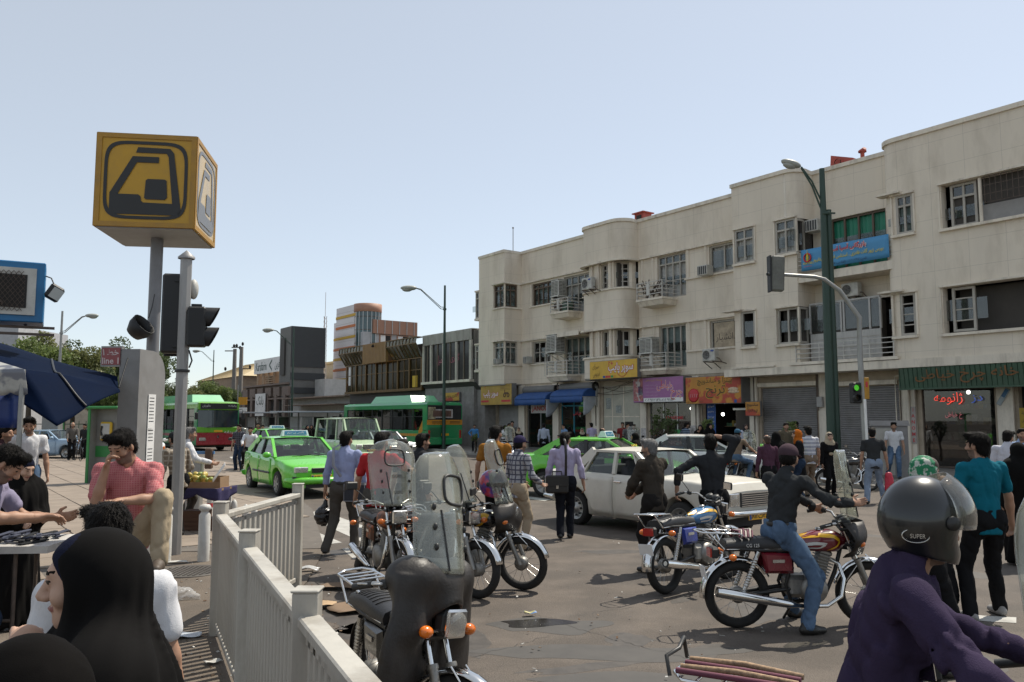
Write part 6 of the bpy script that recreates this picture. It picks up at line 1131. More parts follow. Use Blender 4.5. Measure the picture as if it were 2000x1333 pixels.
# ================================================================ MOTORCYCLES
M_frm = pm('black_frame', (.015, .015, .015), .45, dirt=.3, ds=9); M_eng = pm('engine_alloy', (.3, .29, .27), .5, metal=.7, dirt=.6, ds=10, dcol=(.05, .04, .03)); M_seatv = pm('black_seat_vinyl', (.02, .02, .022), .45, bump=.15, bs=120); M_dull = pm('dull_chrome', (.5, .49, .47), .25, metal=.9, dirt=.3, ds=12)
M_wind = glass('windshield_plastic', (.9, .92, .88), .2, .05, dust=.12, dustcol=(.55, .55, .48), dscale=5.); M_leather = pm('black_leatherette', (.022, .018, .0155), .5, bump=.12, bs=60, var=.25, vs=5)
def motorcycle(label, rear, head, tank, stripe=None, side=None, steer=0., lean=0., shield=None, rack=True, far=False, apron=False, mirrors=True, cat='motorcycle', group='motorcycles', tail=True, kick=True):
 c_, s_ = math.cos(head), math.sin(head); o = thing('motorcycle', label, cat, (rear[0]+.62*c_, rear[1]+.62*s_, 0), 0, group, rot=Euler((lean, 0, head)))
 rw = .3; ns = 9 if far else 18
 top, hub = Vector((.36, 0, .92)), Vector((.62, 0, .3)); ax = (top-hub).normalized(); SM = Matrix.Translation(top) @ Matrix.Rotation(steer, 4, ax) @ Matrix.Translation(-top)
 def wheel(c, M, front):
  tb = MB(M); n = 16 if far else 36; k = 8; rings = []
  for i in range(n): a = 2*PI*i/n; rings.append([(c[0]+(.258+.046*math.cos(b))*math.cos(a), c[1]+.046*math.sin(b), c[2]+(.258+.046*math.cos(b))*math.sin(a)) for b in [2*PI*q/k for q in range(k)]])
  rings.append(rings[0]); tb.loft(rings, 0, False); w = tb.build('wheel', M_tyre, o)
  rb = MB(M); rb.lathe([(.235, -.022), (.222, -.02), (.214, 0), (.222, .02), (.235, .022)], n, c, (0, 1, 0)); rb.build('rim', M_chr, w)
  sp = MB(M)
  for i in range(ns): a = 2*PI*i/ns; e = a+(.5 if i % 2 else -.5); y = .02*(1 if i % 4 < 2 else -1); sp.tube([(c[0]+.05*math.cos(e), c[1]+y, c[2]+.05*math.sin(e)), (c[0]+.22*math.cos(a), c[1], c[2]+.22*math.sin(a))], .0022 if not far else .003, 4, caps=False)
  sp.build('spokes', M_dull, w); hb = MB(M); hb.lathe([(.0, -.06), (.055, -.06), (.075, -.045), (.075, .03), (.05, .06), (0, .06)], 18, c, (0, 1, 0)); hb.build('hub', M_eng, w)
 wheel((-.62, 0, rw), None, 0); wheel((.62, 0, rw), SM, 1)
 def fender(c, a0, a1, rad, wd, M, mat):
  b = MB(M); b.grid(lambda i, j: (c[0]+(rad-.025*abs(2*j-1)**2)*math.cos(R(a0+(a1-a0)*i)), (2*j-1)*wd, c[2]+(rad-.025*abs(2*j-1)**2)*math.sin(R(a0+(a1-a0)*i))), 16, 4); f = thick(b.build('fender', mat, o), .004); return f
 fender((.62, 0, rw), 15, 165, .335, .055, SM, M_chr); fender((-.62, 0, rw), 30, 185, .345, .065, None, M_chr if tail else M_frm)
 b = MB(SM)
 for y in (-.085, .085): b.tube([(.63, y, .3), (.5, y, .62)], .026, 10, 0); b.tube([(.5, y, .6), (.365, y, .93)], .017, 8, 1); b.lathe([(.03, -.01), (.032, 0), (.03, .015)], 10, (.5, y, .62), ax, 0); b.tube([(.6, y*.8, .64), (.72, y*.85, .53)], .006, 4, 1); b.tube([(.52, y*.8, .6), (.4, y*.9, .42)], .006, 4, 1)
 b.box((.38, 0, .9), (.08, .22, .03), 2, b=.01); b.box((.43, 0, .76), (.07, .22, .03), 2, b=.01); b.build('front_fork', [M_eng, M_chr, M_frm], o)
 b = MB(SM); hbp = [(.14, -.36, .97), (.24, -.34, 1.0), (.33, -.2, 1.0), (.36, -.07, .94), (.36, .07, .94), (.33, .2, 1.0), (.24, .34, 1.0), (.14, .36, .97)]; b.tube(hbp, .012, 8, 1)
 for y in (-1, 1): b.tube([(.13, y*.362, .968), (.235, y*.342, .997)], .018, 8, 0); b.tube([(.28, y*.29, 1.0), (.27, y*.33, 1.0), (.17, y*.38, .99)], .007, 5, 1); b.box((.27, y*.28, 1.0), (.05, .05, .05), 0, b=.01)
 b.lathe([(.0, .05), (.045, .045), (.05, 0), (.04, -.04)], 12, (.4, .05, .96), (-.5, 0, .85), 0); b.lathe([(.0, .05), (.045, .045), (.05, 0), (.04, -.04)], 12, (.4, -.06, .96), (-.5, 0, .85), 0)
 if not far:
  for k in range(4): b.tube([(.33, .1-.06*k, .98), (.45, .12-.07*k, .92), (.44, .06-.04*k, .8), (.3, .03, .72)], .006, 5, 0)
 hbo = b.build('handlebar', [M_blkpl, M_dull], o)
 if mirrors:
  for y in (-1, 1):
   b = MB(SM); b.tube([(.27, y*.27, 1.01), (.25, y*.36, 1.1), (.24, y*.42, 1.14)], .006, 5, 0); b.box((.245, y*.44, 1.17), (.03, .13, .085), 0, b=.012); b.box((.228, y*.44, 1.17), (.004, .115, .07), 1); b.build('mirror', [M_blkpl, M_chr], o)
 b = MB(SM); b.box((.5, 0, .84), (.1, .17, .135), 0, b=.03); b.box((.55, 0, .84), (.03, .18, .145), 1, b=.012); hl = b.build('headlight', [M_blkpl, M_chr], o); b = MB(SM); b.ell((.565, 0, .84), (.02, .08, .062), 12, 8); b.build('lens', M_lens, hl)
 for x, z, M in ((.5, .8, SM), (-.72, .66, None)):
  for y in (-1, 1):
   if M is None and not tail: continue
   b = MB(M); b.tube([(x, y*.06, z), (x, y*.17, z)], .008, 5, 0); b.ell((x+.01, y*.2, z), (.035, .045, .032), 10, 8, 1); b.build('indicator_lamp', [M_dull, M_amber], o)
 # tank with its painted swoosh
 hw = lambda x: float(np.interp(x, [-.16, -.05, .12, .28, .38], [.05, .085, .125, .13, .07])); zt_ = lambda x: float(np.interp(x, [-.16, -.05, .12, .28, .38], [.76, .82, .875, .885, .83])); zb_ = lambda x: float(np.interp(x, [-.16, 0, .3, .38], [.72, .69, .68, .74]))
 def ty(x, z): t = max(-1, min(1, (z-(zt_(x)+zb_(x))/2)/((zt_(x)-zb_(x))/2))); return hw(x)*(max(0, 1-abs(t)**2.6))**.42
 b = MB(); rings = []
 for i in range(15):
  x = -.16+.54*i/14; r_ = []
  for k in range(20): a = 2*PI*k/20; ca, sa = math.cos(a), math.sin(a); r_.append((x, hw(x)*math.copysign(abs(ca)**.7, ca), (zt_(x)+zb_(x))/2+(zt_(x)-zb_(x))/2*math.copysign(abs(sa)**.75, sa)))
  rings.append(r_)
 b.loft(rings); tk = b.build('fuel_tank', tank, o); b = MB(); b.lathe([(.0, .02), (.035, .018), (.04, 0)], 14, (.17, 0, .882)); b.build('fuel_cap', M_dull, tk)
 if stripe:
  for s in (-1, 1):
   for mat, P, w0 in stripe:
    b = MB(); n = 10; F = lambda t: (float(np.interp(t, np.linspace(0, 1, len(P)), [p[0] for p in P])), float(np.interp(t, np.linspace(0, 1, len(P)), [p[1] for p in P])))
    def sf(i, j):
     x, z = F(i); x2, z2 = F(min(1, i+.02)); x1, z1 = F(max(0, i-.02)); d = Vector((x2-x1, z2-z1)).normalized(); q = (j-.5)*w0*(.45+.55*math.sin(PI*min(1, i+.25))); xx, zz = x-d.y*q, z+d.x*q; return (xx, s*(ty(xx, zz)*1.015+.004), zz)
    b.grid(sf, 14, 3); b.build('tank_stripe', mat, tk)
 b = MB(); rings = []
 for i in range(13):
  x = -.74+.62*i/12; zc = .79+.03*math.cos((x+.45)*7)*(.6); hwS = .115-.03*max(0, (x+.3)/.2)*.6; zb2 = .70
  rings.append([(x, y*hwS, z) for y, z in ((-.9, zb2), (-1, zb2+.03), (-1, zc-.03), (-.85, zc), (-.4, zc+.012), (0, zc+.015), (.4, zc+.012), (.85, zc), (1, zc-.03), (1, zb2+.03), (.9, zb2))])
 b.loft(rings); st = b.build('seat', M_seatv, o)
 if not far:
  b = MB()
  for k in range(8): x = -.66+k*.055; z = .79+.03*math.cos((x+.45)*7)*.6+.013; b.tube([(x, y*.09, z+.004-.012*abs(y)**3) for y in (-1, -.5, 0, .5, 1)], .004, 4)
  b.tube([(-.74, -.117, .72), (-.14, -.1, .72)], .006, 4, 1); b.tube([(-.74, .117, .72), (-.14, .1, .72)], .006, 4, 1); b.build('seat_piping', [M_seatv, M_chr], st)
 for y in (-1, 1):
  b = MB(); b.loft([[(-.38, y*.1, .5), (-.12, y*.1, .5), (-.12, y*.1, .68), (-.42, y*.1, .69)], [(-.36, y*.135, .53), (-.15, y*.135, .53), (-.15, y*.13, .66), (-.38, y*.13, .67)]], 0, True, sm=False); sc_ = b.build('side_cover', side or tank, o)
  if not far: b = MB(); b.box((-.27, y*.137, .615), (.11, .006, .028)); b.build('cover_badge', M_dull, sc_)
 b = MB(); b.tube([(.36, 0, .8), (.1, 0, .74), (-.15, 0, .68)], .03, 8); b.tube([(.38, 0, .78), (.3, 0, .5), (.2, 0, .28), (-.1, 0, .22)], .02, 8)
 for y in (-1, 1): b.tube([(-.1, y*.08, .7), (-.45, y*.11, .71), (-.76, y*.1, .73)], .015, 6); b.tube([(-.1, y*.08, .68), (-.2, y*.09, .4), (-.15, y*.08, .26)], .016, 6); b.tube([(-.15, y*.08, .36), (-.62, y*.075, .3)], .02, 6); b.tube([(.0, y*.02, .22), (.02, y*.28, .24)], .011, 6); b.tube([(.0, y*.18, .24), (.02, y*.28, .24)], .018, 6)
 b.build('frame', M_frm, o)
 b = MB(); b.lathe([(0, -.15), (.1, -.15), (.125, -.12), (.13, -.1), (.13, .1), (.125, .12), (.1, .15), (0, .15)], 18, (.06, 0, .36), (0, 1, 0)); b.box((-.08, 0, .38), (.2, .22, .2), b=.04)
 F = frame((.28, 0, .96), (0, 1, 0))
 for k in range(8): b.box((.12+.011*k*1.1, 0, .47+.024*k), (.16, .16, .012), Rm=Matrix.Rotation(R(16), 3, 'Y'), b=.003)
 b.box((.165, 0, .56), (.1, .1, .2), Rm=Matrix.Rotation(R(16), 3, 'Y')); b.box((.2, 0, .675), (.13, .12, .05), Rm=Matrix.Rotation(R(16), 3, 'Y'), b=.015); b.lathe([(.04, 0), (.045, .08)], 10, (.02, -.05, .58), (-1, 0, .1)); b.build('engine', M_eng, o)
 b = MB(); b.tube([(.24, -.04, .62), (.31, -.06, .58), (.34, -.1, .45), (.3, -.13, .3), (.16, -.15, .22), (-.05, -.16, .22), (-.15, -.17, .235)], .019, 10); b.tube([(-.13, -.17, .232), (-.2, -.175, .245), (-.72, -.19, .335), (-.86, -.195, .36)], [.022, .036, .048, .046], 14); b.lathe([(.046, 0), (.025, .004), (.02, -.03)], 14, (-.86, -.195, .36), (-.98, -.03, .17), 1); b.build('exhaust', [M_chr, M_frm], o)
 for y in (-1, 1):
  b = MB(); pr = []; p0, p1 = Vector((-.6, y*.125, .34)), Vector((-.45, y*.125, .7)); L = (p1-p0).length
  for k in range(0 if far else 11): z = .06+k*(L-.12)/11; pr += [(.02, z), (.029, z+.008), (.02, z+.016)]
  b.lathe([(.014, 0), (.022, .02), (.022, .05)]+pr+[(.022, L-.05), (.02, L)], 10, p0, p1-p0); b.build('shock_absorber', M_dull, o)
 if tail: b = MB(); b.box((-.83, 0, .68), (.08, .15, .1), 0, b=.02); b.box((-.87, 0, .68), (.015, .13, .08), 1); b.build('tail_light', [M_blkpl, M_redlens], o); b = MB(); b.box((-.93, 0, .5), (.008, .18, .12), Rm=Matrix.Rotation(R(-12), 3, 'Y')); b.build('number_plate', M_wlet, o)
 if rack:
  b = MB(); b.tube([(-.55, -.1, .82), (-.62, -.12, .86), (-.95, -.12, .87), (-1.0, -.06, .88), (-1.0, .06, .88), (-.95, .12, .87), (-.62, .12, .86), (-.55, .1, .82)], .009, 6)
  for x in (-.7, -.8, -.9): b.tube([(x, -.12, .867), (x, .12, .867)], .007, 5)
  for y in (-.12, .12): b.tube([(-.9, y, .87), (-.76, y, .72)], .008, 5)
  b.build('rear_rack', M_chr, o)
 if kick: b = MB(); b.tube([(-.05, .1, .22), (-.1, .26, .02+.12*math.sin(abs(lean)))], .012, 6); b.build('kick_stand', M_frm, o)
 if shield:
  H_, Wd, z0, lean_ = shield.get('h', .72), shield.get('w', .24), shield.get('z', .93), shield.get('back', .22); b = MB(SM)
  def wf(v): return Wd*(1-.12*(1-v))*(1-max(0, (v-.62)/.38)**2.6)**.5 if v < 1 else Wd*.02
  def sf(i, j): u = 2*j-1; v = i; return (.53-lean_*v-.13*u*u*(.6+.4*(1-v)), u*wf(v), z0+H_*v)
  b.grid(sf, 22, 12); ws = thick(b.build('windshield', M_wind, o), .004)
  if shield.get('ring', 1):
   b = MB(SM); vc, rv, ru = shield.get('rv', .72), .15, .42
   rim_ = [];
   for k in range(25): a = 2*PI*k/24; e = .5; p = sf(vc+rv*math.copysign(abs(math.sin(a))**e, math.sin(a))*.82, .5+ru*.5*math.copysign(abs(math.cos(a))**e, math.cos(a))+.05*shield.get('sh', 0)); rim_.append((p[0]+.006, p[1], p[2]))
   b.tube(rim_, .009, 6, caps=False); b.build('window_ring', M_blkpl, ws)
  b = MB(SM)
  for v in (.2, .36, .52):
   for j in (.2, .8): p = sf(v, j); b.ell((p[0]+.008, p[1], p[2]), (.012, .014, .02), 8, 6)
  b.tube([sf(.02, .35), sf(.5, .3)], .007, 5); b.build('shield_bolt', M_blkpl, ws)
  ed = MB(SM); ed.tube([sf(v, 0) for v in np.linspace(0, 1, 14)]+[sf(v, 1) for v in np.linspace(1, 0, 14)], .0035, 4); ed.build('shield_edge', M_lens, ws)
  if shield.get('text'):
   for v, sz in ((.44, .13), (.2, .11)): p = sf(v, .5); letter(ws, shield['text'], M_blk, SM @ Vector((p[0]+.012, p[1], p[2])), (SM.to_3x3() @ Vector((0, 1, 0))), (SM.to_3x3() @ Vector((-lean_, 0, H_))), sz, .035, bold=.02)
 if apron:
  b = MB(SM); b.grid(lambda i, j: (.55+.03*math.sin(j*7+i*3)-.2*abs(2*j-1)**2.2+.06*math.sin(PI*i)+(.0 if i < .8 else 0), (2*j-1)*(.2+.1*math.sin(PI*min(1, i*1.1)))*(1 if i < .9 else .9), .98-.32*i), 10, 14); ap = thick(b.build('leather_apron', M_leather, o), .006)
 return o
T_red = pa('tank_maroon', (.16, .008, .018)); T_blk = pa('tank_black', (.012, .012, .013)); T_blue = pa('tank_blue', (.02, .13, .3)); T_sblue = pa('cover_blue', (.015, .04, .3)); S_yel = pm('stripe_yellow_paint', (.75, .42, .02), .3, coat=.5); S_wht = pm('stripe_white_paint', (.6, .6, .57), .3, coat=.5)
SW = lambda m1, m2: [(m1, [(-.12, .815), (.12, .845), (.25, .835), (.31, .79), (.27, .74), (.2, .7)], .034), (m2, [(-.02, .755), (.08, .77), (.18, .765), (.12, .725), (.0, .725)], .028)]
p = G(1441, 1226); motorcycle('maroon motorcycle with yellow swoosh ridden by the man in the cap', (p.x, p.y), R(2), T_red, SW(S_yel, S_wht), steer=R(-14), shield=dict(h=.62, w=.17, z=1.0, back=.12), mirrors=False, apron=True)
mr = [x for x in COL.objects if x.name.startswith('motorcycle')][0]; letter(mr, 'CG 125', M_wlet, (-.5, -.122, .755), (1, 0, 0), (0, 0, 1), .12, .03)
b = MB()
for k in range(7): b.tube([(-.62+.02*k, -.12, .83), (-.6+.02*k, -.05, .875+.01*(k % 3)), (-.63+.02*k, .08, .87), (-.62+.02*k, .13, .8)], .009, 5, k % 2)
b.tube([(-.7, -.1, .88), (-.76, -.12, .92), (-.8, -.05, .93), (-.68, -.03, .89)], .007, 5, 1); tag(b.build('strap_bundle', [pm('mauve_strap', (.13, .035, .06), .8), pm('pale_rope', (.5, .45, .4), .9)], None), 'bundle of mauve and pale straps tied over the maroon motorcycle seat', 'strap').matrix_world = Matrix.LocRotScale(mr.location, Euler((0, 0, R(2))), None)
p = G(1302, 1160); motorcycle('blue and yellow motorcycle with chrome muffler and red tail, left of the maroon one', (p.x, p.y), R(43), T_blue, SW(S_yel, S_wht), side=T_sblue, steer=R(-18), lean=R(-4), apron=False)
p = G(1020, 1153); hd = R(-14); motorcycle('black motorcycle with yellow tank stripe and purple helmet on its mirror', (p.x-1.24*math.cos(hd), p.y-1.24*math.sin(hd)), hd, T_blk, [(S_yel, [(-.1, .83), (.12, .85), (.26, .83), (.2, .75), (.12, .7)], .055)], steer=R(-8), lean=R(3), shield=dict(h=.7, w=.2, z=.98, back=.2), apron=True); ybk = [x for x in COL.objects if x.name.startswith('motorcycle')][-1]
p = G(936, 1168); hd = R(-52); motorcycle('black motorcycle with square headlight squeezed between the big windshield and the yellow striped one', (p.x-1.24*math.cos(hd), p.y-1.24*math.sin(hd)), hd, T_blk, steer=R(14), lean=R(3), shield=dict(h=.62, w=.2, z=1.0, back=.25, ring=0), mirrors=True)
hd = R(-66); motorcycle('dusty motorcycle with lettered windshield beside the man in the red shirt', (-1.68, 10.15), hd, pm('worn_orange_tank', (.1, .04, .02), .5, two=(.3, .08, .02), ts=9), steer=R(10), lean=R(3), shield=dict(h=.72, w=.3, z=.96, back=.2, text='GOFL'))
# the big covered motorcycle in the foreground
hd = R(-62); hp = at(893, 1213, 4.0); hp = G(893, 1213, .85); cb_ = motorcycle('foreground motorcycle under a black leather leg cover with a tall scratched windshield', (0, 0), hd, T_blk, steer=R(34), lean=R(3), tail=False, shield=dict(h=.64, w=.25, z=1.09, back=.17, sh=1.2, rv=.68), mirrors=False)
tq = Vector((.36, 0, .92)); SMc = Matrix.Translation(tq) @ Matrix.Rotation(R(34), 4, (tq-Vector((.62, 0, .3))).normalized()) @ Matrix.Translation(-tq); lp = Matrix.Rotation(hd, 3, 'Z') @ (Matrix.Rotation(R(3), 3, 'X') @ (SMc @ Vector((.56, 0, .84)))); cb_.location = (hp.x-lp.x, hp.y-lp.y, 0)
sd = SDF(); fx = A3_ = np.array((1., 0, 0)); sd.cone((.33, -.25, 1.05), (.33, .25, 1.05), .05, .05); sd.cone((.36, -.2, 1.04), (.42, -.2, .8), .1, .08, k=.1); sd.cone((.36, .2, 1.04), (.42, .2, .8), .1, .08, k=.1); sd.cone((.41, -.16, 1.06), (.41, .16, 1.06), .085, .085, k=.1); sd.cone((.42, 0, 1.0), (.44, 0, .92), .12, .12, k=.08)
sd.ell((.4, -.23, .6), (.05, .17, .34), k=.08); sd.ell((.4, .23, .6), (.05, .17, .34), k=.08); sd.cone((.48, 0, .84), (.8, 0, .84), .1, .1, k=.02, op='d'); sd.cone((.1, 0, .4), (.1, 0, 1.2), .22, .16, k=.06, op='d'); sd.plane((0, 0, .27), (0, 0, -1)); V, Q = sd.mesh(.012, folds(.005, 3, .26, (1, 1, .25))); SMn = np.array(SMc); V = V @ SMn[:3, :3].T+SMn[:3, 3]
mobj('leather_leg_cover', npmesh('leather_leg_cover', [(V, Q, 0)], [M_leather]), cb_)
# the motorcycle whose strapped rack shows at the bottom edge
motorcycle('motorcycle of the purple shirted rider with a strapped black rack at the bottom edge', (1.02, 3.3), R(-30), T_blk, steer=0, kick=False, mirrors=False); lb = [x for x in COL.objects if x.name.startswith('motorcycle')][-1]
b = MB();
for k in range(4): b.tube([(-.98, -.1+.06*k, .9), (-.75, -.11+.06*k, .905+.008*(k % 2)), (-.52, -.09+.05*k, .9)], .012, 6, k % 2)
b.tube([(-1.0, -.12, .88), (-1.02, -.1, .95), (-1.0, 0, .96), (-1.0, .06, .99), (-1.0, .1, .9)], .009, 6, 2); b.build('rack_strap', [MATS['mauve_strap'], pm('woven_strap', (.3, .2, .12), .8, var=.5, vs=60), M_frm], lb)
# the purple rider's motorcycle at the right edge
rb_ = motorcycle('nearest motorcycle, only its mirror and clear windshield show at the right edge', (.66, 2.3), R(4), T_blk, steer=R(24), kick=False, shield=dict(h=.75, w=.2, z=1.0, back=-.02))
# far ones
for lab, px, hd, kw in (('motorcycle with a rag draped windshield riding toward the camera beside the red and green bus', (470, 917), R(-70), dict(shield=dict(h=.6, w=.26, z=1.0), apron=True)), ('small far motorcycle carrying the man in black by the bus shelter', (512, 888), R(-60), dict(shield=dict(h=.5, w=.2, z=1.0))), ('grey motorcycle standing broadside behind the woman in the beige scarf', (1612, 961), R(6), {}), ('dark motorcycle parked by the grey kiosk near the lettered pillar', (1738, 918), R(60), {}), ('motorcycle with windshield carrying the blue helmeted rider in jeans behind the old saloon', (1430, 952), R(40), dict(shield=dict(h=.6, w=.22, z=1.0))), ('motorcycle whose pale windshield shows above the clean white saloon', (1225, 905), R(-80), dict(shield=dict(h=.65, w=.3, z=.98, ring=1))), ('motorcycle whose windshield shows left of the purple capped man', (985, 905), R(-75), dict(shield=dict(h=.6, w=.24, z=1.0)))):
 p = G(*px); motorcycle(lab, (p.x, p.y), hd, T_blk, far=True, **kw)
# ================================================================ PEOPLE
def skinm(n, c): return pm(n, c, .55, var=.1, vs=14, spec=.35)
SK1, SK2, SK3 = skinm('skin_tan', (.36, .205, .135)), skinm('skin_light', (.46, .29, .21)), skinm('skin_brown', (.27, .145, .09))
M_hair = pm('black_hair', (.009, .0075, .0065), .6, spec=.12, var=.3, vs=60, bump=.6, bs=150); M_hgrey = pm('grey_hair', (.16, .155, .15), .6, var=.4, vs=60, bump=.6, bs=150); M_hbrn = pm('brown_hair', (.045, .022, .013), .5, var=.3, vs=50, bump=.6, bs=150)
M_lip = pm('lips', (.26, .1, .085), .45); M_eye = pm('eye_dark', (.02, .015, .012), .15); M_stub = pm('stubble', (.16, .1, .072), .7, var=.15, vs=60); M_shoe = pm('black_shoe', (.016, .015, .014), .4, dirt=.2); M_shoeb = pm('brown_shoe', (.09, .06, .04), .6)
def cloth(n, c, **k): return pm('cloth_'+n, c, .85, var=k.pop('var', .1), vs=5, bump=k.pop('bump', .25), bs=k.pop('bs', 260), spec=.06, sheen=k.pop('sheen', 0.), **k)
def pattern(n, c1, c2, sx=0., sz=30., thr=.6, c3=None):
 m = cloth(n, c1); t = m.node_tree; L = t.links.new; p = t.nodes['Principled BSDF']; src = p.inputs['Base Color'].links[0].from_socket; tc = nn(t, 'ShaderNodeTexCoord'); sp = nn(t, 'ShaderNodeSeparateXYZ'); L(tc.outputs['Object'], sp.inputs[0])
 for ax, fr, c in ((2, sz, c2), (0, sx, c3 or c2)):
  if not fr: continue
  a = nn(t, 'ShaderNodeMath', operation='MULTIPLY'); a.inputs[1].default_value = fr; L(sp.outputs[ax], a.inputs[0]); f = nn(t, 'ShaderNodeMath', operation='FRACT'); L(a.outputs[0], f.inputs[0]); g_ = nn(t, 'ShaderNodeMath', operation='GREATER_THAN'); g_.inputs[1].default_value = thr; L(f.outputs[0], g_.inputs[0])
  mx = nn(t, 'ShaderNodeMix', data_type='RGBA'); L(g_.outputs[0], mx.inputs[0]); L(src, mx.inputs[6]); mx.inputs[7].default_value = (*c, 1); src = mx.outputs[2]
 L(src, p.inputs['Base Color']); return m
C_blk = cloth('black', (.012, .012, .013)); C_char = cloth('charcoal', (.03, .031, .034)); C_jean = cloth('jeans', (.09, .14, .22), var=.3); C_dj = cloth('dark_jeans', (.025, .04, .07), var=.3); C_pj = cloth('pale_jeans', (.2, .25, .33), var=.2); C_beige = cloth('beige', (.34, .27, .19)); C_grey = cloth('grey_trousers', (.075, .068, .06)); C_white = cloth('white', (.62, .62, .64)); C_brown = cloth('brown_jacket', (.05, .042, .034))
A3 = lambda *v: np.array(v, float)
def ik(a, t, l1, l2, hint):
 a, t, hint = A3(*a), A3(*t), A3(*hint); d = t-a; D = np.linalg.norm(d); D2 = min(max(D, abs(l1-l2)+.01), l1+l2-.002); u = d/D; x = (l1*l1-l2*l2+D2*D2)/(2*D2); hh = math.sqrt(max(l1*l1-x*x, 1e-6)); w = hint-u*(hint @ u); w /= max(np.linalg.norm(w), 1e-6); return a+u*x+w*hh, a+u*D2
def rot(ax, deg): return np.array(Matrix.Rotation(R(deg), 3, ax))
def face_mats(V, Q, HC, HR, sc, stub, mk=1.):
 P = ((V[Q].mean(1)-HC) @ HR)/sc; x, y, z = np.abs(P[:, 0]), P[:, 1], P[:, 2]; m = np.zeros(len(Q), int)
 fr = (y > .045) & (z < .09) & (z > -.14)
 if stub: m[(z < -.035) & (z > -.125) & (y > .0) & ~((z > -.05) & (x < .02))] = 4
 m[fr & (((x-.031)/.0135)**2+((z-.011)/.006)**2 < 1)] = 3
 m[fr & (z > .03) & (z < .037) & (x > .012) & (x < .05)] = 1
 m[fr & (y > .06) & (z < -.052) & (z > -.068) & (x < .024)] = 2
 return m
def person(label, pos, yaw, h=1.74, top=('tee', None), legs=None, shoe=None, skin=None, hair=('short', None), lean=4, side=0, twist=0, head=(0, 0), L=None, Rr=None, el=None, er=None, feet=None, pel=None, res=2, sleeve=None, stub=True, fem=False, grip=25, skirt=None, group=None, seat=False, tuck=False, knees=None, toes=(8, -8), fold=1., seed=0):
 sc = h/1.74; skin = skin or SK1; shoe = shoe or M_shoe; legs = legs or C_grey; hk, hm = hair; hm = hm or M_hair
 vb, vh, vd, vc = ((.02, .0058, .006, .011), (.022, .009, .0085, .015), (.026, .0125, .0115, .022))[res-1 if res < 4 else 2]
 o = thing('person', label, 'person', (pos[0], pos[1], pos[2] if len(pos) > 2 else 0), yaw-PI/2, group or 'people in the square')
 Pv = A3(*(pel or (0, 0, .93))); SR = rot('Z', twist*.3) @ rot('X', -lean) @ rot('Y', side); CR = rot('Z', twist) @ rot('X', -lean) @ rot('Y', side)
 up = lambda z, y=0.: Pv+SR @ A3(0, y, z); N = Pv+SR @ A3(0, -.01, .5); CH = Pv+SR @ A3(0, 0, .3); sw = .165 if fem else .19
 SH = {s: Pv+SR @ A3(0, -.005, .455)+CR @ A3(s*sw, 0, 0) for s in (-1, 1)}; HP = {s: Pv+A3(s*.088, 0, -.03) for s in (-1, 1)}
 HR = rot('Z', head[0]) @ rot('X', -head[1]-lean*.35); HC = N+SR @ A3(0, .015, .055)+HR @ A3(0, .02, .105)
 W_, E_ = {}, {}
 for s, t, eh in ((-1, L, el), (1, Rr, er)):
  t = A3(*t) if t is not None else SH[s]+SR @ A3(0, 0, 0)+A3(s*.07, .05, -.53); E_[s], W_[s] = ik(SH[s], t, .285, .255, eh if eh is not None else (s*.5, -1, -.2))
 feet = feet or ((-.1, -.02, 0), (.1, .03, 0)); K_, AN = {}, {}
 for s, f, kn in ((-1, feet[0], (knees or ((0, 1, 0), (0, 1, 0)))[0]), (1, feet[1], (knees or ((0, 1, 0), (0, 1, 0)))[1])): K_[s], AN[s] = ik(HP[s], (f[0], f[1], f[2]+.085), .435, .42, kn)
 parts = []
 # ---- head
 H = SDF(); T = lambda x, y, z: HC+HR @ A3(x, y, z)
 H.ell(T(0, -.012, .03), (.074, .094, .086), HR, k=.01); H.cone(T(0, .022, -.01), T(0, .04, -.075), .062, .04, k=.03, flat=HR @ A3(0, 1, 0), fac=1.1); H.ell(T(0, .058, -.097), (.022, .02, .018), HR, k=.02); H.cone(T(0, .086, .016), T(0, .108, -.027), .009, .0135, k=.012); H.cone(T(-.012, .095, -.032), T(.012, .095, -.032), .01, .01, k=.008)
 H.cone(T(-.034, .076, .032), T(.034, .076, .032), .013, .013, k=.015); H.ell(T(-.042, .056, -.028), (.024,)*3, None, k=.02); H.ell(T(.042, .056, -.028), (.024,)*3, None, k=.02); H.ell(T(0, .083, -.059), (.021, .011, .0085), HR, k=.008)
 for s in (-1, 1): H.ell(T(s*.031, .096, .011), (.014, .014, .011), HR, k=.01, op='d'); H.ell(T(s*.031, .079, .011), (.0125,)*3, None, k=.004); H.ell(T(s*.076, -.008, -.008), (.011, .02, .031), HR @ rot('Z', s*-18), k=.008)
 H.cone(N-SR @ A3(0, 0, .06), T(0, -.012, -.06), .058, .054, k=.03); V, Q = H.mesh(vh); parts.append((V, Q, face_mats(V, Q, HC, HR, 1., stub)))
 # ---- trunk and limbs under the clothes
 B = SDF(); B.cone(up(.02), up(.36), .09, .09, flat=SR @ A3(0, 1, 0), fac=.7); B.cone(N-SR @ A3(0, 0, .09), N+SR @ A3(0, .01, .05), .06, .056)
 for s in (-1, 1):
  ws = .03 if top[0] in ('long', 'jacket', 'coat') else .038; B.cone(CH+SR @ A3(0, 0, .06), SH[s]-SR @ A3(s*.02, 0, .02), .06, .036); B.cone(SH[s]-SR @ A3(s*.01, 0, .012), E_[s], .036, ws, k=.02); B.cone(E_[s], E_[s]*.65+W_[s]*.35, ws, ws+.002, k=.02); B.cone(E_[s]*.65+W_[s]*.35, W_[s], ws+.002, .027, k=.02)
  B.cone(HP[s], K_[s], .065, .042); B.cone(K_[s], AN[s], .042, .033)
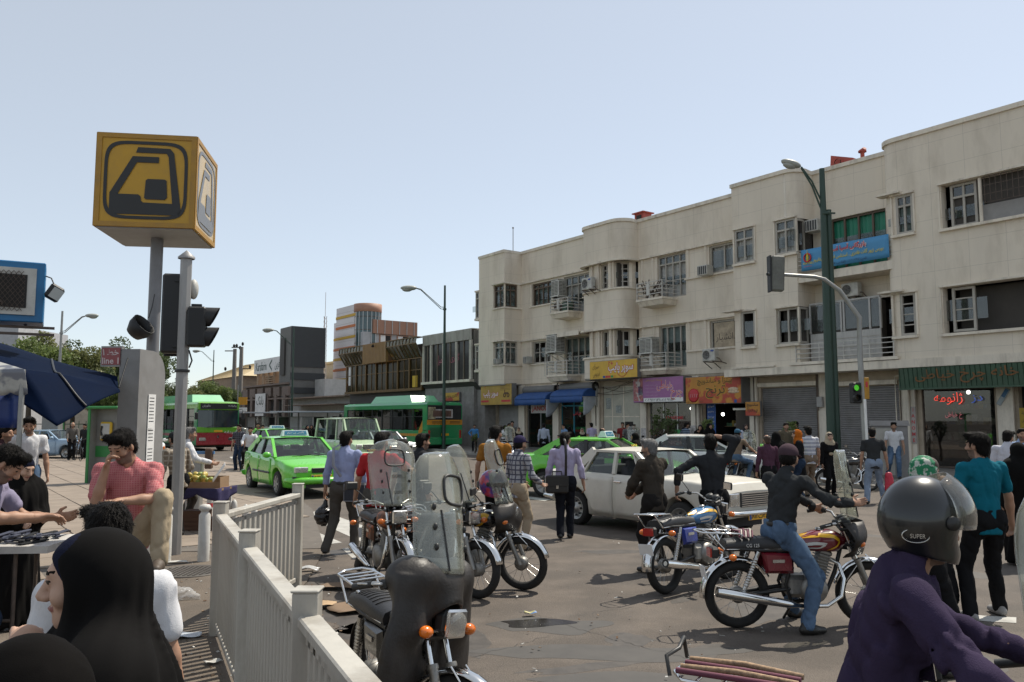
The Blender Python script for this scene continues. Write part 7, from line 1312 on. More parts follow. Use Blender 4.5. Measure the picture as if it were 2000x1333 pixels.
 parts.append((*B.mesh(vb), 0))
 # ---- hands: palm, four unequal bent fingers, a thumb from the side
 for s in (-1, 1):
  d = W_[s]-E_[s]; d /= np.linalg.norm(d); th = A3(0, 1, .2) if abs(d[1]) < .8 else A3(-s*.5, 0, 1); th = th-d*(th @ d); th /= np.linalg.norm(th); nr = np.cross(d, th)*s; nr = -nr if (nr @ A3(-s, 0, 0)) < 0 and abs(d[2]) > .5 else nr
  Hn = SDF(); w = W_[s]; Hn.cone(w-d*.05, w+d*.01, .029, .026, k=.02); Hn.cone(w+d*.015, w+d*.075, .034, .039, k=.02, flat=nr, fac=.42)
  for q, ln, off in ((0, .07, .029), (1, .078, .01), (2, .073, -.01), (3, .058, -.028)):
   b = w+d*.08+th*off; g1 = R(grip+4*q); e = b+(d*math.cos(g1)+nr*math.sin(g1))*ln*.5; g2 = R(grip*2.1+6*q); f = e+(d*math.cos(g2)+nr*math.sin(g2))*ln*.5; Hn.cone(b, e, .0098, .0088, k=.006); Hn.cone(e, f, .0088, .0072, k=.004)
  b = w+d*.025+th*.03; e = b+(d*.6+th*.7+nr*.25)*.038; f = e+(d*.85+th*.25+nr*.35)*.034; Hn.cone(b, e, .0135, .011, k=.012); Hn.cone(e, f, .011, .0085, k=.004); parts.append((*Hn.mesh(vd), 0))
 me = npmesh('body', parts, [skin, hm if hk != 'helmet' else M_hair, M_lip, M_eye, M_stub if stub else skin]); mobj('body', me, o)
 fo = lambda a, i=0, w=.1: folds(a*fold, seed*7+i, w, (1, 1, .6))
 def part(name, S_, mat, v=None, disp=None):
  V, Q = S_.mesh(v or vc, disp); return mobj(name, npmesh(name, [(V, Q, 0)], [mat]), o)
 # ---- trousers or skirt, shoes
 kind, tm = top; FB = SR @ A3(0, 1, 0)
 if legs is not None and kind != 'chador':
  S_ = SDF(); S_.cone(Pv+A3(-.05, -.01, .06), Pv+A3(.05, -.01, .06), .115, .115, k=.06, flat=A3(0, 1, 0), fac=.85); S_.cone(Pv+A3(-.06, -.015, -.04), Pv+A3(.06, -.015, -.04), .115, .115, k=.05, flat=A3(0, 1, 0), fac=.95)
  for s in (-1, 1): S_.cone(HP[s], K_[s], .1, .07, k=.05); a = AN[s]+(AN[s]-K_[s])*.04; S_.cone(K_[s], a, .069, .062, k=.03)
  if kind not in ('tee', 'long') or not tuck: pass
  (max(K_[-1][2], K_[1][2]) < Pv[2]-.06) and S_.plane(up(.075), SR @ A3(0, 0, 1)); part('trousers', S_, legs, None, fo(.012, 1, .12))
 if skirt: S_ = SDF(); S_.cone(up(.08), Pv+A3(0, 0, -.5), .15, .24, flat=A3(0, 1, 0), fac=.75); S_.plane(Pv+A3(0, 0, -skirt), (0, 0, -1)); part('skirt', S_, tm, None, fo(.012, 2, .12))
 for s in (-1, 1):
  td = rot('Z', toes[0] if s < 0 else toes[1]) @ A3(0, 1, 0); f = AN[s]; tilt = 0.
  S_ = SDF(); S_.cone(f+td*-.045-A3(0, 0, .045), f+td*.06-A3(0, 0, .048), .037, .042, k=.03); S_.cone(f+td*.06-A3(0, 0, .05), f+td*.155-A3(0, 0, .056), .042, .031, k=.03); S_.cone(f+td*-.02, f-td*.01-A3(0, 0, .04), .036, .042, k=.03); S_.plane(f-A3(0, 0, .082), (0, 0, -1)); part('shoe', S_, shoe, max(.009, vc*.8))
 # ---- upper clothes
 S_ = SDF(); long_ = kind in ('long', 'jacket', 'coat'); g = .012 if kind in ('jacket', 'coat') else 0
 if kind == 'chador':
  S_.ell(T(0, -.025, .01), (.098, .122, .12), HR, k=.05); S_.cone(SH[-1]-A3(0, 0, .05), SH[1]-A3(0, 0, .05), .085, .085, k=.12); S_.cone(HC-A3(0, .05, .08), CH, .1, .18, k=.1, flat=A3(0, 1, 0), fac=.8); S_.cone(CH, A3(Pv[0]*.3, 0, .05), .22, .29, k=.15, flat=A3(0, 1, 0), fac=.85)
  for s in (-1, 1):
   S_.cone(SH[s], E_[s], .09, .1, k=.1); S_.cone(E_[s], W_[s], .09, .055, k=.08)
  S_.ell(T(0, .165, -.015), (.2, .125, .104), HR, k=.02, op='d'); S_.plane(A3(0, 0, .03), (0, 0, -1))
  def dr(P):
   a = np.arctan2(P[:, 0]-HC[0]*.3, P[:, 1]+.05); z = np.clip((1.66-P[:, 2])/.5, .04, 1); q = P[:, 2]+.1*np.sin(a*3+seed); return (.02*np.abs(np.sin(a*5+q*3+seed))+.011*np.sin(a*13+q*5+2)+.005*np.sin(a*23-q*9))*z*fold
  part('chador', S_, tm, None, dr)
  S2 = SDF(); S2.ell(T(0, -.01, .035), (.081, .1, .09), HR, k=.01); S2.ell(T(0, .12, -.03), (.2, .075, .105), HR, k=.01, op='d'); part('headband', S2, C('headband_navy', (.012, .014, .03)), vh*1.3)
 else:
  hem = .045 if tuck else (-.13 if kind != 'coat' else -.42); hw = (.122 if fem else .132)+g
  S_.cone(up(.06), up(.36), hw, hw+.02, k=.05, flat=FB, fac=.72); S_.cone(up(.3), up(.4), hw+.02, .13, k=.05, flat=FB, fac=.75); S_.cone(up(hem), up(.1), hw+(.035 if kind == 'coat' else .012), hw, k=.05, flat=FB, fac=.8); S_.cone(N-SR @ A3(0, 0, .03), SH[1]*.86+SH[-1]*.14-A3(0, 0, .012), .062+g, .054+g, k=.05); S_.cone(N-SR @ A3(0, 0, .03), SH[-1]*.86+SH[1]*.14-A3(0, 0, .012), .062+g, .054+g, k=.05)
  if fem: S_.ell(up(.3, .1), (.12, .06, .07), SR, k=.05)
  for s in (-1, 1):
   S_.cone(up(.36), SH[s]-A3(0, 0, .01), .09, .058+g, k=.05); sl = sleeve if sleeve is not None else (.95 if long_ else .32)
   if sl <= .5: e = SH[s]+(E_[s]-SH[s])*min(1, sl*1.9); S_.cone(SH[s], e, .055, .06, k=.03)
   else: S_.cone(SH[s], E_[s], .058+g, .051+g, k=.035); S_.cone(E_[s], E_[s]+(W_[s]-E_[s])*(sl-.5)*2, .054+g, .042+g*.8, k=.03)
  S_.cone(N-SR @ A3(0, 0, .05), N+SR @ A3(0, .0, .0), .075, .068, k=.03)
  if long_ and not fem: S_.cone(N, N+SR @ A3(0, .005, .035), .073, .07, k=.015)
  S_.plane(Pv+SR @ A3(0, 0, hem-.02), SR @ A3(0, 0, -1)); S_.ell(N+SR @ A3(0, .045, .045), (.055, .05, .06), None, k=.01, op='d')
  part({'tee': 'shirt', 'long': 'shirt', 'jacket': 'jacket', 'coat': 'coat'}[kind], S_, tm, None, fo(.014 if long_ else .011, 3, .1))
  if tuck: b = MB(); b.lathe([(1, -.02), (1.03, -.015), (1.03, .015), (1, .02)], 24); b.v = [tuple(up(.055)+A3(v[0]*.153, v[1]*.122, v[2])) for v in b.v]; b.build('belt', M_shoe, o)
 # ---- hair and headgear
 S_ = SDF(); hd_ = lambda a, f: (lambda P: a*np.sin(P[:, 0]*f+1.7*np.sin(P[:, 2]*f*.6))*np.sin(P[:, 1]*f*.9+P[:, 2]*f*.8))
 if hk in ('short', 'long', 'bald'):
  S_.ell(T(0, -.02, .038), (.083, .103, .092), HR, k=.01); S_.ell(T(0, -.055, -.03), (.07, .055, .075), HR, k=.02);
  if hk == 'short': S_.cone(T(-.055, .055, .098), T(.055, .05, .1), .027, .027, k=.03)
  if hk == 'long': S_.ell(T(0, -.06, -.1), (.085, .05, .13), HR, k=.03)
  S_.ell(T(0, .105, -.025), (.078, .085, .088), HR, k=.015, op='d'); S_.ell(T(0, .03, -.135), (.2, .11, .09), HR, k=.01, op='d')
  for s in (-1, 1): S_.ell(T(s*.08, -.0, -.012), (.016, .02, .03), HR, k=.005, op='d')
  if hk == 'bald': S_.ell(T(0, .03, .1), (.066, .12, .075), HR, k=.01, op='d')
  ho = part('hair', S_, hm, max(.008, vh*1.1), hd_(.0035, 150))
  if res < 3 and hk != 'bald':      # strands lifted off the mass of hair
   pv = np.array([v.co[:] for v in ho.data.vertices]); nv = np.array([v.normal[:] for v in ho.data.vertices]); r = np.random.RandomState(seed+5); n_ = 5200 if res == 1 else 1500; k = r.randint(0, len(pv), n_); p_ = pv[k]; q_ = nv[k]
   crown = HC+HR @ A3(0, -.05, .12); fl = p_-crown; fl -= q_*(fl*q_).sum(1)[:, None]; fl /= np.linalg.norm(fl, axis=1)[:, None]+1e-6; fl += r.normal(size=(n_, 3))*.2; L_n = r.uniform(.014, .03, n_)[:, None]; w = np.cross(fl, q_); w = w/(np.linalg.norm(w, axis=1)[:, None]+1e-6)*(.0011 if res == 1 else .002)
   a0, a1, a2 = p_-q_*.003, p_+fl*L_n*.5+q_*.003, p_+fl*L_n+q_*.0005; Vs = np.stack([a0-w, a0+w, a1+w, a1-w, a1-w, a1+w, a2+w*.3, a2-w*.3], 1).reshape(-1, 3)
   Q0 = np.array([list(f.vertices) for f in ho.data.polygons]); ho.data = npmesh('hair', [(pv, Q0, 0), (Vs, np.arange(8*n_).reshape(-1, 4), 0)], [hm])
 elif hk == 'cap':
  S_.ell(T(0, -.015, .05), (.09, .106, .09), HR, k=.01); S_.plane(T(0, 0, .028), HR @ A3(0, .12, -1)); S_.cone(T(-.03, .1, .035), T(.03, .1, .035), .055, .055, k=.01, flat=HR @ A3(0, .25, 1), fac=.16); part('cap', S_, hm, vh*1.1)
  S2 = SDF(); S2.ell(T(0, -.03, .0), (.081, .088, .078), HR, k=.01); S2.plane(T(0, 0, .03), HR @ A3(0, 0, 1)); S2.ell(T(0, .105, -.02), (.085, .1, .12), HR, k=.01, op='d'); S2.ell(T(0, .03, -.14), (.2, .11, .09), HR, k=.01, op='d'); part('hair', S2, M_hair, vh*1.2, hd_(.003, 190))
 elif hk == 'scarf':
  S_.ell(T(0, -.02, .02), (.095, .118, .115), HR, k=.03); S_.cone(T(0, -.03, -.05), N, .09, .1, k=.05); S_.cone(SH[-1]*.72+SH[1]*.28+A3(0, .01, .02), SH[1]*.72+SH[-1]*.28+A3(0, .01, .02), .085, .085, k=.08); S_.cone(N+SR @ A3(0, .06, -.02), up(.22, .11), .07, .06, k=.05, flat=FB, fac=.5)
  S_.ell(T(0, .16, .0), (.2, .122, .1), HR, k=.015, op='d'); part('headscarf', S_, hm, max(.008, vc*.7), fo(.007, 5, .07))
  S2 = SDF(); S2.ell(T(0, .02, .05), (.076, .08, .076), HR, k=.01); S2.ell(T(0, .11, -.02), (.066, .07, .085), HR, k=.01, op='d'); part('hair', S2, M_hbrn, vh*1.3)
 global HEAD; HEAD = (HC*sc, yaw+R(head[0])); o.scale = (sc,)*3; return o
def far(label, px, py, Y, yaw, **k):
 """someone whose head top shows at pixel (px, py), Y metres off; stands on the ground there"""
 p = at(px, py, Y); z0 = k.pop('z', .118 if (kpos(p) and Y > 20) else 0.); hgt = k.pop('h', None) or max(1.4, min(1.88, p.z-z0)); return person(label, (p.x, Y, z0), R(yaw), hgt, **{'res': 3, **k})
def kpos(p): return inpoly((p.x, p.y), poly)
# ---------------------------------------------------------------- who stands where
C = cloth; near = lambda px, **k: G(*px)
bl = C('blue_shirt', (.3, .34, .52)); rd = C('red_tee', (.4, .03, .035)); pk_ = pattern('pink_check', (.44, .12, .13), (.5, .2, .2), 60, 60, .6); orr = C('ochre_tee', (.3, .13, .025)); lil = C('lilac_shirt', (.4, .36, .5)); teal = C('teal_tee', (.008, .12, .17)); pur = C('purple_shirt', (.04, .029, .06), var=.15); plaid = pattern('plaid', (.36, .36, .38), (.09, .09, .12), 14, 14, .72); dg = C('dark_grey_shirt', (.036, .038, .04)); chd = pm('chador_black', (.006, .0055, .0054), .9, spec=.1, var=.1, bump=.05, bs=400)
p = near((668, 1082)); blum = person('man in a blue shirt walking away with a shoulder bag and a black plastic bag', p, R(83), 1.76, ('long', bl), C_grey, hair=('short', None), L=(-.31, .1, .8), Rr=(.3, .12, .83), feet=((-.17, -.2, .03), (.13, .14, 0)), lean=5, head=(-14, 0), res=2, tuck=True, stub=False)
bluep = p
p = near((735, 1115)); person('man in a red t-shirt walking away beside the lettered windshield', p, R(78), 1.77, ('tee', rd), C_grey, L=(-.36, .12, .82), Rr=(.3, .42, 1.2), er=(1, -.3, -.6), feet=((-.13, -.22, .03), (.12, .12, 0)), lean=6, head=(-10, 4), res=2, sleeve=.36)
far('dark jacketed man half hidden behind the lettered windshield', 818, 856, 12.2, 20, h=1.72, z=0, top=('jacket', C_char), legs=C_blk, res=2, head=(10, 0)); far('man in profile glimpsed through the window of the lettered windshield', 792, 868, 12.9, 150, h=1.62, z=0, top=('tee', C_char), legs=C_blk, skin=SK2)
far('man in an ochre t-shirt standing with his back to us', 966, 829, 13.2, 76, h=1.83, z=0, top=('tee', orr), legs=C_blk, res=2, tuck=True, L=(-.29, .03, .86), head=(-20, 0))
far('man in a purple cap and checked shirt behind the yellow striped motorcycle', 1010, 850, 12.2, 40, h=1.68, z=0, top=('long', plaid), legs=C_beige, hair=('cap', C('purple_cap', (.03, .025, .06))), res=2, Rr=(.2, .3, 1.0), L=(-.22, .28, .98))
p = near((1104, 1052)); bagman = person('man in a lilac shirt with a black briefcase slung behind the old saloon', p, R(84), 1.72, ('long', lil), C('navy_trousers', (.014, .015, .02)), feet=((-.07, -.16, .02), (.07, .08, 0)), L=(-.3, .05, .84), Rr=(.31, .08, .83), res=2, tuck=True, head=(-25, 0), stub=False); bp = p
p = near((1280, 1118)); person('grey haired man in a brown jacket with hands clasped looking left', p, R(128), 1.68, ('jacket', C_brown), C('dark_trousers', (.02, .018, .017)), hair=('short', M_hgrey), L=(-.12, .34, .98), Rr=(.02, .36, .97), el=(-1, -.5, -.4), er=(1, -.5, -.4), feet=((-.1, .02, 0), (.11, -.04, 0)), res=2, head=(15, 2))
p = near((1398, 1112)); person('man in black with a hand on his head leaning on the blue motorcycle rack', p, R(80), 1.74, ('long', C_char), C_blk, L=(-.47, -.02, .98), Rr=(.05, .05, 1.68), er=(1, -.3, .45), el=(-1, -.4, 0), sleeve=.8, side=-3, lean=3, head=(-10, 8), feet=((-.1, 0, 0), (.12, .05, 0)), res=2, grip=30)
# rider of the maroon motorcycle: seat height 0.8, right leg straight down to the ground
mx, my = mr.location.x, mr.location.y
person('man in a plum cap and grey shirt astride the maroon motorcycle', (mx-.2, my, 0), R(22), 1.76, ('long', dg), C_jean, hair=('cap', C('plum_cap', (.07, .045, .055))), pel=(-.0, -.0, .87), lean=12, twist=12, head=(30, 4), Rr=(.36, .52, 1.13), er=(.7, -.2, -.6), L=(-.1, .55, 1.02), feet=((-.26, .35, 0), (.3, .02, 0)), knees=((-.5, 1, .1), (.5, 1, .1)), res=1, tuck=True, seed=3, fold=1.5)
# helmeted rider close by on the right
rp = rb_.location; ridr = person('rider in a dark purple shirt wearing a black open face helmet close at the right', (1.24, 2.72, 0), R(-20), 1.86, ('long', pur), C_char, hair=('none', None), pel=(0, 0, .82), lean=16, head=(28, 4), Rr=(.3, .5, 1.0), L=(-.3, .5, 1.02), er=(1, -.5, -.4), el=(-1, -.4, -.5), feet=((-.24, .3, .25), (.24, .3, .25)), res=1, seed=5, fold=1.8)
t_ = at(1806, 1036, 2.78); hw_ = Matrix.Rotation(ridr.rotation_euler.z, 3, 'Z') @ Vector(HEAD[0]); ridr.location = (t_.x-hw_.x, t_.y-hw_.y, 0); RH = (ridr.location+hw_, HEAD[1]); print('HEADZ', RH[0].z, t_.z)
p = near((1935, 1212)); tealm = person('man in a teal t-shirt and black trousers standing with legs apart', p, R(98), 1.8, ('tee', teal), C_blk, Rr=(.36, .1, .8), L=(-.33, .1, .8), feet=((-.2, .0, 0), (.24, .18, 0)), shoe=pm('grey_trainers', (.25, .24, .23), .6), res=1, head=(22, 0), sleeve=.36, lean=2)
person('woman in a green patterned headscarf resting her chin on her hand', (3.12, 6.35, 0), R(12), 1.64, ('coat', C_blk), C_blk, skin=SK2, hair=('scarf', pm('green_print_scarf', (.012, .17, .075), .8, two=(.42, .45, .4), ts=22, bump=.2)), Rr=(.04, .24, 1.46), er=(.6, .2, -1), L=(-.08, .26, 1.1), fem=True, stub=False, res=1, grip=45, head=(-6, 0))
p = near((1710, 984)); redm = person('man in a dark grey t-shirt and pale jeans striding away with a red bag', p, R(80), 1.74, ('tee', dg), C_pj, feet=((-.2, -.12, .0), (.22, .12, .02)), Rr=(.32, .1, .83), res=3, head=(-10, 0)); bag29 = p
# left foreground group
person('man in a pink checked shirt with one foot on a post looking at his hands', (-2.93, 6.35, .1), R(-80), 1.76, ('tee', pk_), C('khaki', (.36, .29, .2)), pel=(0, -.02, .95), lean=9, head=(-24, 26), Rr=(.1, .25, 1.42), er=(.3, -.2, -1), L=(-.04, .4, 1.2), el=(-.9, -.1, -.5), feet=((-.3, .3, .7), (.1, 0, 0)), knees=((-.75, 1, .5), (0, 1, 0)), res=1, sleeve=.42, grip=40, shoe=pm('sandal_brown', (.08, .06, .045), .6), seed=2)
person('dark haired young man in a white shirt behind the black chador', (-1.45, 3.0, 0), R(112), 1.62, ('tee', C_white), C_dj, res=1, head=(20, 6), lean=6, stub=False, seed=8)
person('woman in a black chador shown in profile with her hand on her cheek', (-.96, 2.05, 0), R(205), 1.66, ('chador', chd), skin=SK2, hair=('none', None), fem=True, stub=False, res=1, L=(-.0, .2, 1.38), el=(-.3, .2, -1), Rr=(.12, .22, .95), head=(-8, 2), grip=35, seed=4)
person('woman under a black headscarf close to us in the bottom left corner', (-.78, 1.42, 0), R(150), 1.555, ('chador', C('scarf_black', (.0055, .0048, .0045), bump=.12, bs=500)), skin=SK2, hair=('none', None), fem=True, stub=False, res=1, head=(12, 4), seed=9)
person('man in a lilac grey shirt bending over the sock table at the left edge', (-3.74, 5.75, 0), R(12), 1.82, ('tee', C('lilac_grey', (.24, .22, .31))), C_dj, lean=17, head=(0, 34), Rr=(.16, .48, 1.18), L=(-.2, .46, 1.14), er=(1, -.3, -.4), res=1, pel=(0, -.05, .92), seed=6)
person('woman in a black chador with a purple bundle behind the sock table', (-4.6, 7.7, 0), R(-30), 1.6, ('chador', chd), skin=SK2, hair=('none', None), fem=True, stub=False, res=2, head=(10, 20), Rr=(.1, .28, 1.05), L=(-.1, .28, 1.08), seed=11)
far('tall youth in a printed white t-shirt and jeans walking on the pavement', 58, 802, 13.6, -48, h=1.95, z=.03, top=('tee', C_white), legs=C_jean, res=2, Rr=(.27, .05, .85), feet=((-.1, .12, 0), (.1, -.16, .02)), head=(-15, 14)); far('dark haired man behind the white t-shirt youth', 30, 822, 16.5, -30, h=1.78, z=.03, top=('tee', C_char), legs=C_blk); far('man in dark clothes at the far left under the tarpaulin', 4, 812, 13, 10, h=1.8, z=.03, top=('long', C('maroon_dark', (.06, .03, .035))), legs=C_blk)
far('bald man in a grey shirt pushing a bicycle beyond the phone booth', 143, 816, 38, -60, h=1.78, z=.02, top=('long', C('olive_grey', (.12, .11, .1))), legs=C_blk, hair=('bald', M_hgrey), Rr=(.2, .35, .95), L=(-.25, .3, .9)); far('man in dark clothes beside the bald man beyond the phone booth', 168, 824, 39, -100, h=1.7, z=.02, top=('long', C_char), legs=C_blk)
far('stooped fruit vendor in a brown checked shirt behind the signal pole', 352, 846, 13.4, 150, h=1.7, z=.03, top=('long', pattern('brown_check', (.2, .16, .12), (.34, .3, .25), 12, 12, .7)), legs=C_blk, hair=('cap', C_char), res=2, lean=12, Rr=(.2, .3, 1.05)); far('white haired man in a white shirt holding out his hand by the fruit stall', 364, 830, 14.6, 30, h=1.76, z=.03, top=('long', C_white), legs=C_grey, hair=('short', M_hgrey), res=2, Rr=(.3, .38, 1.1))
# far traffic people
def rider(label, px, py, Y, yaw, **k): p = at(px, py, Y); return person(label, (p.x, Y, 0), R(yaw), k.pop('h', 1.74), **{'res': 3, 'pel': (0, 0, .85), 'lean': 10, 'Rr': (.28, .5, 1.0), 'L': (-.28, .5, 1.0), 'feet': ((-.2, .25, .22), (.2, .25, .22)), 'knees': ((-.4, 1, .2), (.4, 1, .2)), **k})
rider('rider of the rag draped motorcycle near the red and green bus', 489, 836, 30.2, -70, top=('long', C_white), legs=C_blk); far('man in a dark checked shirt walking beside the rag draped motorcycle', 469, 826, 30.5, -100, z=0, h=1.74, top=('tee', pattern('dark_check', (.04, .04, .05), (.1, .1, .12), 12, 12, .7)), legs=C_dj); rider('rider in black on the small far motorcycle', 512, 838, 41, -65, top=('tee', C_blk), legs=C_blk); far('pillion rider behind the man in black', 503, 836, 42, -65, z=0, h=1.74, top=('tee', C('dark_red_tee', (.12, .02, .02))), legs=C_blk)
far('first of two women in black chadors by the bus shelter', 600, 836, 46, -60, h=1.6, z=0, top=('chador', chd), fem=True, stub=False, hair=('none', None)); far('second woman in a black chador by the bus shelter, with a child', 609, 835, 47, -90, h=1.62, z=0, top=('chador', chd), fem=True, stub=False, hair=('none', None))
rider('blue helmeted rider in jeans behind the old saloon', 1437, 868, 23, 45, top=('tee', C('brown_print_shirt', (.22, .16, .12))), legs=C_jean, hair=('cap', C('blue_helmet_cloth', (.04, .1, .16))))
far('man in a bright blue shirt standing behind the green bus', 927, 829, 46, -95, top=('long', C('bright_blue', (.06, .2, .42))), legs=C_blk, Rr=(.22, .05, 1.0), er=(1, -.4, 0))
# right hand pavement
far('woman in an orange headscarf and black coat facing left', 1561, 846, 19.6, 165, h=1.68, z=0, top=('coat', C_blk), legs=C_dj, hair=('scarf', C('orange_scarf', (.4, .11, .015))), fem=True, stub=False, skin=SK2, res=2, Rr=(.1, .3, 1.2), L=(-.12, .26, 1.25)); far('man in a striped polo shirt behind the orange headscarf', 1580, 836, 20.6, 95, h=1.76, z=0, top=('tee', pattern('pale_stripes', (.35, .36, .42), (.6, .6, .62), 0, 11, .55)), legs=C('tan_trousers', (.2, .15, .11)), res=2)
far('woman in a beige headscarf and black coat beside the broadside motorcycle', 1618, 851, 20.8, -88, h=1.6, z=0, top=('coat', C_blk), legs=C_blk, hair=('scarf', C('beige_scarf', (.4, .34, .25))), fem=True, stub=False, skin=SK2, res=2)
far('balding man in a maroon shirt with his back turned', 1500, 860, 17.5, 100, h=1.6, z=0, top=('long', C('maroon_shirt', (.075, .035, .055))), legs=C_blk, hair=('bald', M_hbrn), res=2, skin=SK1); far('woman in a black chador just behind the balding man', 1517, 850, 19.5, 100, h=1.64, z=0, top=('chador', chd), fem=True, stub=False, hair=('none', None)); far('man in a brown jacket facing us before the wide grey shutter', 1534, 846, 26.5, -85, h=1.7, top=('jacket', C('olive_jacket', (.1, .085, .06))), legs=C_grey); far('dark haired man in black standing by the small tree at the shutter', 1557, 822, 31.5, 170, top=('tee', C_blk), legs=C_blk)
far('young man in a white t-shirt leaning against the grey kiosk', 1745, 833, 25.0, -110, h=1.72, top=('tee', C_white), legs=C_jean, res=2, feet=((-.1, .1, 0), (.2, -.15, .1))); far('man in a white shirt walking away behind the teal t-shirt', 1966, 840, 14.5, 60, h=1.74, z=0, top=('long', C('pale_shirt', (.5, .5, .55))), legs=C_blk, res=2, head=(-25, 14)); far('woman in black at the right edge', 1992, 866, 11, 100, h=1.62, z=0, top=('chador', chd), fem=True, stub=False, hair=('none', None)); far('man glimpsed at the right edge beyond the white shirt', 1992, 836, 17, -100, h=1.74, z=0, top=('long', C('sky_shirt', (.3, .38, .55))), legs=C_blk)
far('woman in a white coat with a dark headscarf and shoulder bag at the sandwich bar', 1456, 827, 32, -92, top=('coat', C('white_coat', (.5, .52, .6))), legs=C_blk, hair=('scarf', C_char), fem=True, stub=False, skin=SK2); far('man in a navy striped polo with hand on hip by the low brand board', 1338, 824, 33, 20, top=('tee', pattern('navy_stripes', (.04, .06, .1), (.22, .28, .35), 0, 14, .6)), legs=C_blk, L=(-.22, .02, 1.0), el=(-1, -.3, 0)); far('woman in a black chador covering her mouth by the blue menu banner', 1368, 833, 31.5, -110, h=1.6, top=('chador', chd), fem=True, stub=False, hair=('none', None), Rr=(.0, .2, 1.42)); far('taller woman in a black chador by the blue menu banner', 1384, 831, 31.2, -60, h=1.66, top=('chador', chd), fem=True, stub=False, hair=('none', None))
far('woman in a black chador passing behind the clean white saloon', 1243, 853, 22.5, 160, h=1.56, z=0, top=('chador', chd), fem=True, stub=False, hair=('none', None)); far('balding man in a white shirt beyond the second green taxi', 1174, 838, 29, 10, h=1.62, z=0, top=('long', C_white), legs=C_grey, hair=('bald', M_hair)); far('rider in a dark helmet beyond the white saloon', 1197, 849, 30, -30, h=1.5, z=0, top=('long', C_char), legs=C_blk, hair=('cap', C_char))
for lab, px, py, Y, yw, tp, hr in (('man in a red shirt by the cream metal doors', 1216, 824, 37, -100, ('tee', C('deep_red', (.2, .03, .03))), 'short'), ('man in a grey shirt by the cream metal doors', 1224, 826, 36.5, -60, ('tee', C('mid_grey', (.14, .14, .14))), 'short'), ('man in a pale shirt sitting low by the cream metal doors', 1237, 828, 36, -80, ('long', C('pale_grey', (.34, .35, .36))), 'short'), ('man in a pale blue shirt facing the brand window', 1062, 826, 38.5, 80, ('long', C('pale_blue', (.34, .38, .46))), 'short'), ('child in white between the two shop windows', 1092, 840, 38, -120, ('tee', C_white), 'short'), ('man in a blue shirt with a hand to his face at the turquoise shop', 1103, 828, 38, -150, ('long', C('sea_blue', (.16, .26, .42))), 'short'), ('woman in a beige headscarf by the turquoise shop', 1137, 836, 37.5, -90, ('coat', C_blk), 'scarf'), ('man in a lilac shirt by the turquoise shop pillar', 1156, 825, 37.5, 110, ('tee', lil), 'short'), ('woman in a black chador at the turquoise shop', 1112, 833, 38.3, 60, ('chador', chd), 'none'), ('first of the group under the dull yellow sign, in a white shirt', 984, 830, 41, 30, ('tee', C_white), 'short'), ('second of the group under the dull yellow sign, in black', 993, 826, 41.5, -60, ('tee', C_blk), 'short'), ('third of the group under the dull yellow sign, in grey', 1001, 822, 42, -100, ('tee', C('mid_grey', (.14, .14, .14))), 'short'), ('woman in a dark scarf of the group under the dull yellow sign', 1013, 834, 40, -90, ('coat', C_blk), 'scarf'), ('man at the left end of the group under the dull yellow sign', 957, 834, 42, 0, ('tee', C_char), 'short')):
 far(lab, px, py, Y, yw, top=tp, legs=C_blk, hair=(hr, C('beige_scarf', (.4, .34, .25)) if hr == 'scarf' else None), fem=hr in ('scarf', 'none'), stub=False, seed=px, h=1.2 if 'child' in lab else None)
# ================================================================ MARKET SIDE: METRO SIGN, SIGNALS, RAILING, STALLS
Y = 13.5; c = at(311, 378, Y); W_ = 1.51; o = thing('metro_sign', 'tall yellow cube sign with a black train emblem on a grey pole', 'sign', (c.x, Y, 0), R(8.3))
b = MB(); b.tube([(0, 0, .0), (0, 0, c.z-W_/2)], .1, 16); b.lathe([(.14, 0), (.14, .9), (.1, .95)], 16); b.build('pole', pm('sign_pole_grey', (.21, .21, .22), .45, dirt=.2), o)
M_my = pm('metro_yellow', (.5, .275, .012), .4, var=.06, dirt=.15, ds=3); b = MB(); b.box((0, 0, c.z), (W_, W_, W_), b=.02); b.build('sign_cube', M_my, o); b = MB(); b.box((0, 0, c.z-W_/2-.012), (W_-.06, W_-.06, .02)); b.build('soffit_plate', pm('soffit_grey', (.3, .3, .31), .6, dirt=.4), o)
EMB = [[(.41, .855), (.76, .85), (.77, .825), (.845, .2), (.82, .145), (.15, .14), (.145, .355), (.36, .755), (.625, .755), (.625, .695), (.4, .695), (.225, .345), (.43, .345), (.45, .335), (.465, .275), (.48, .265), (.745, .265), (.765, .28), (.7, .8), (.39, .8)], [(.5, .5), (.52, .515), (.69, .515), (.71, .5), (.72, .32), (.7, .295), (.51, .295), (.49, .31)]]
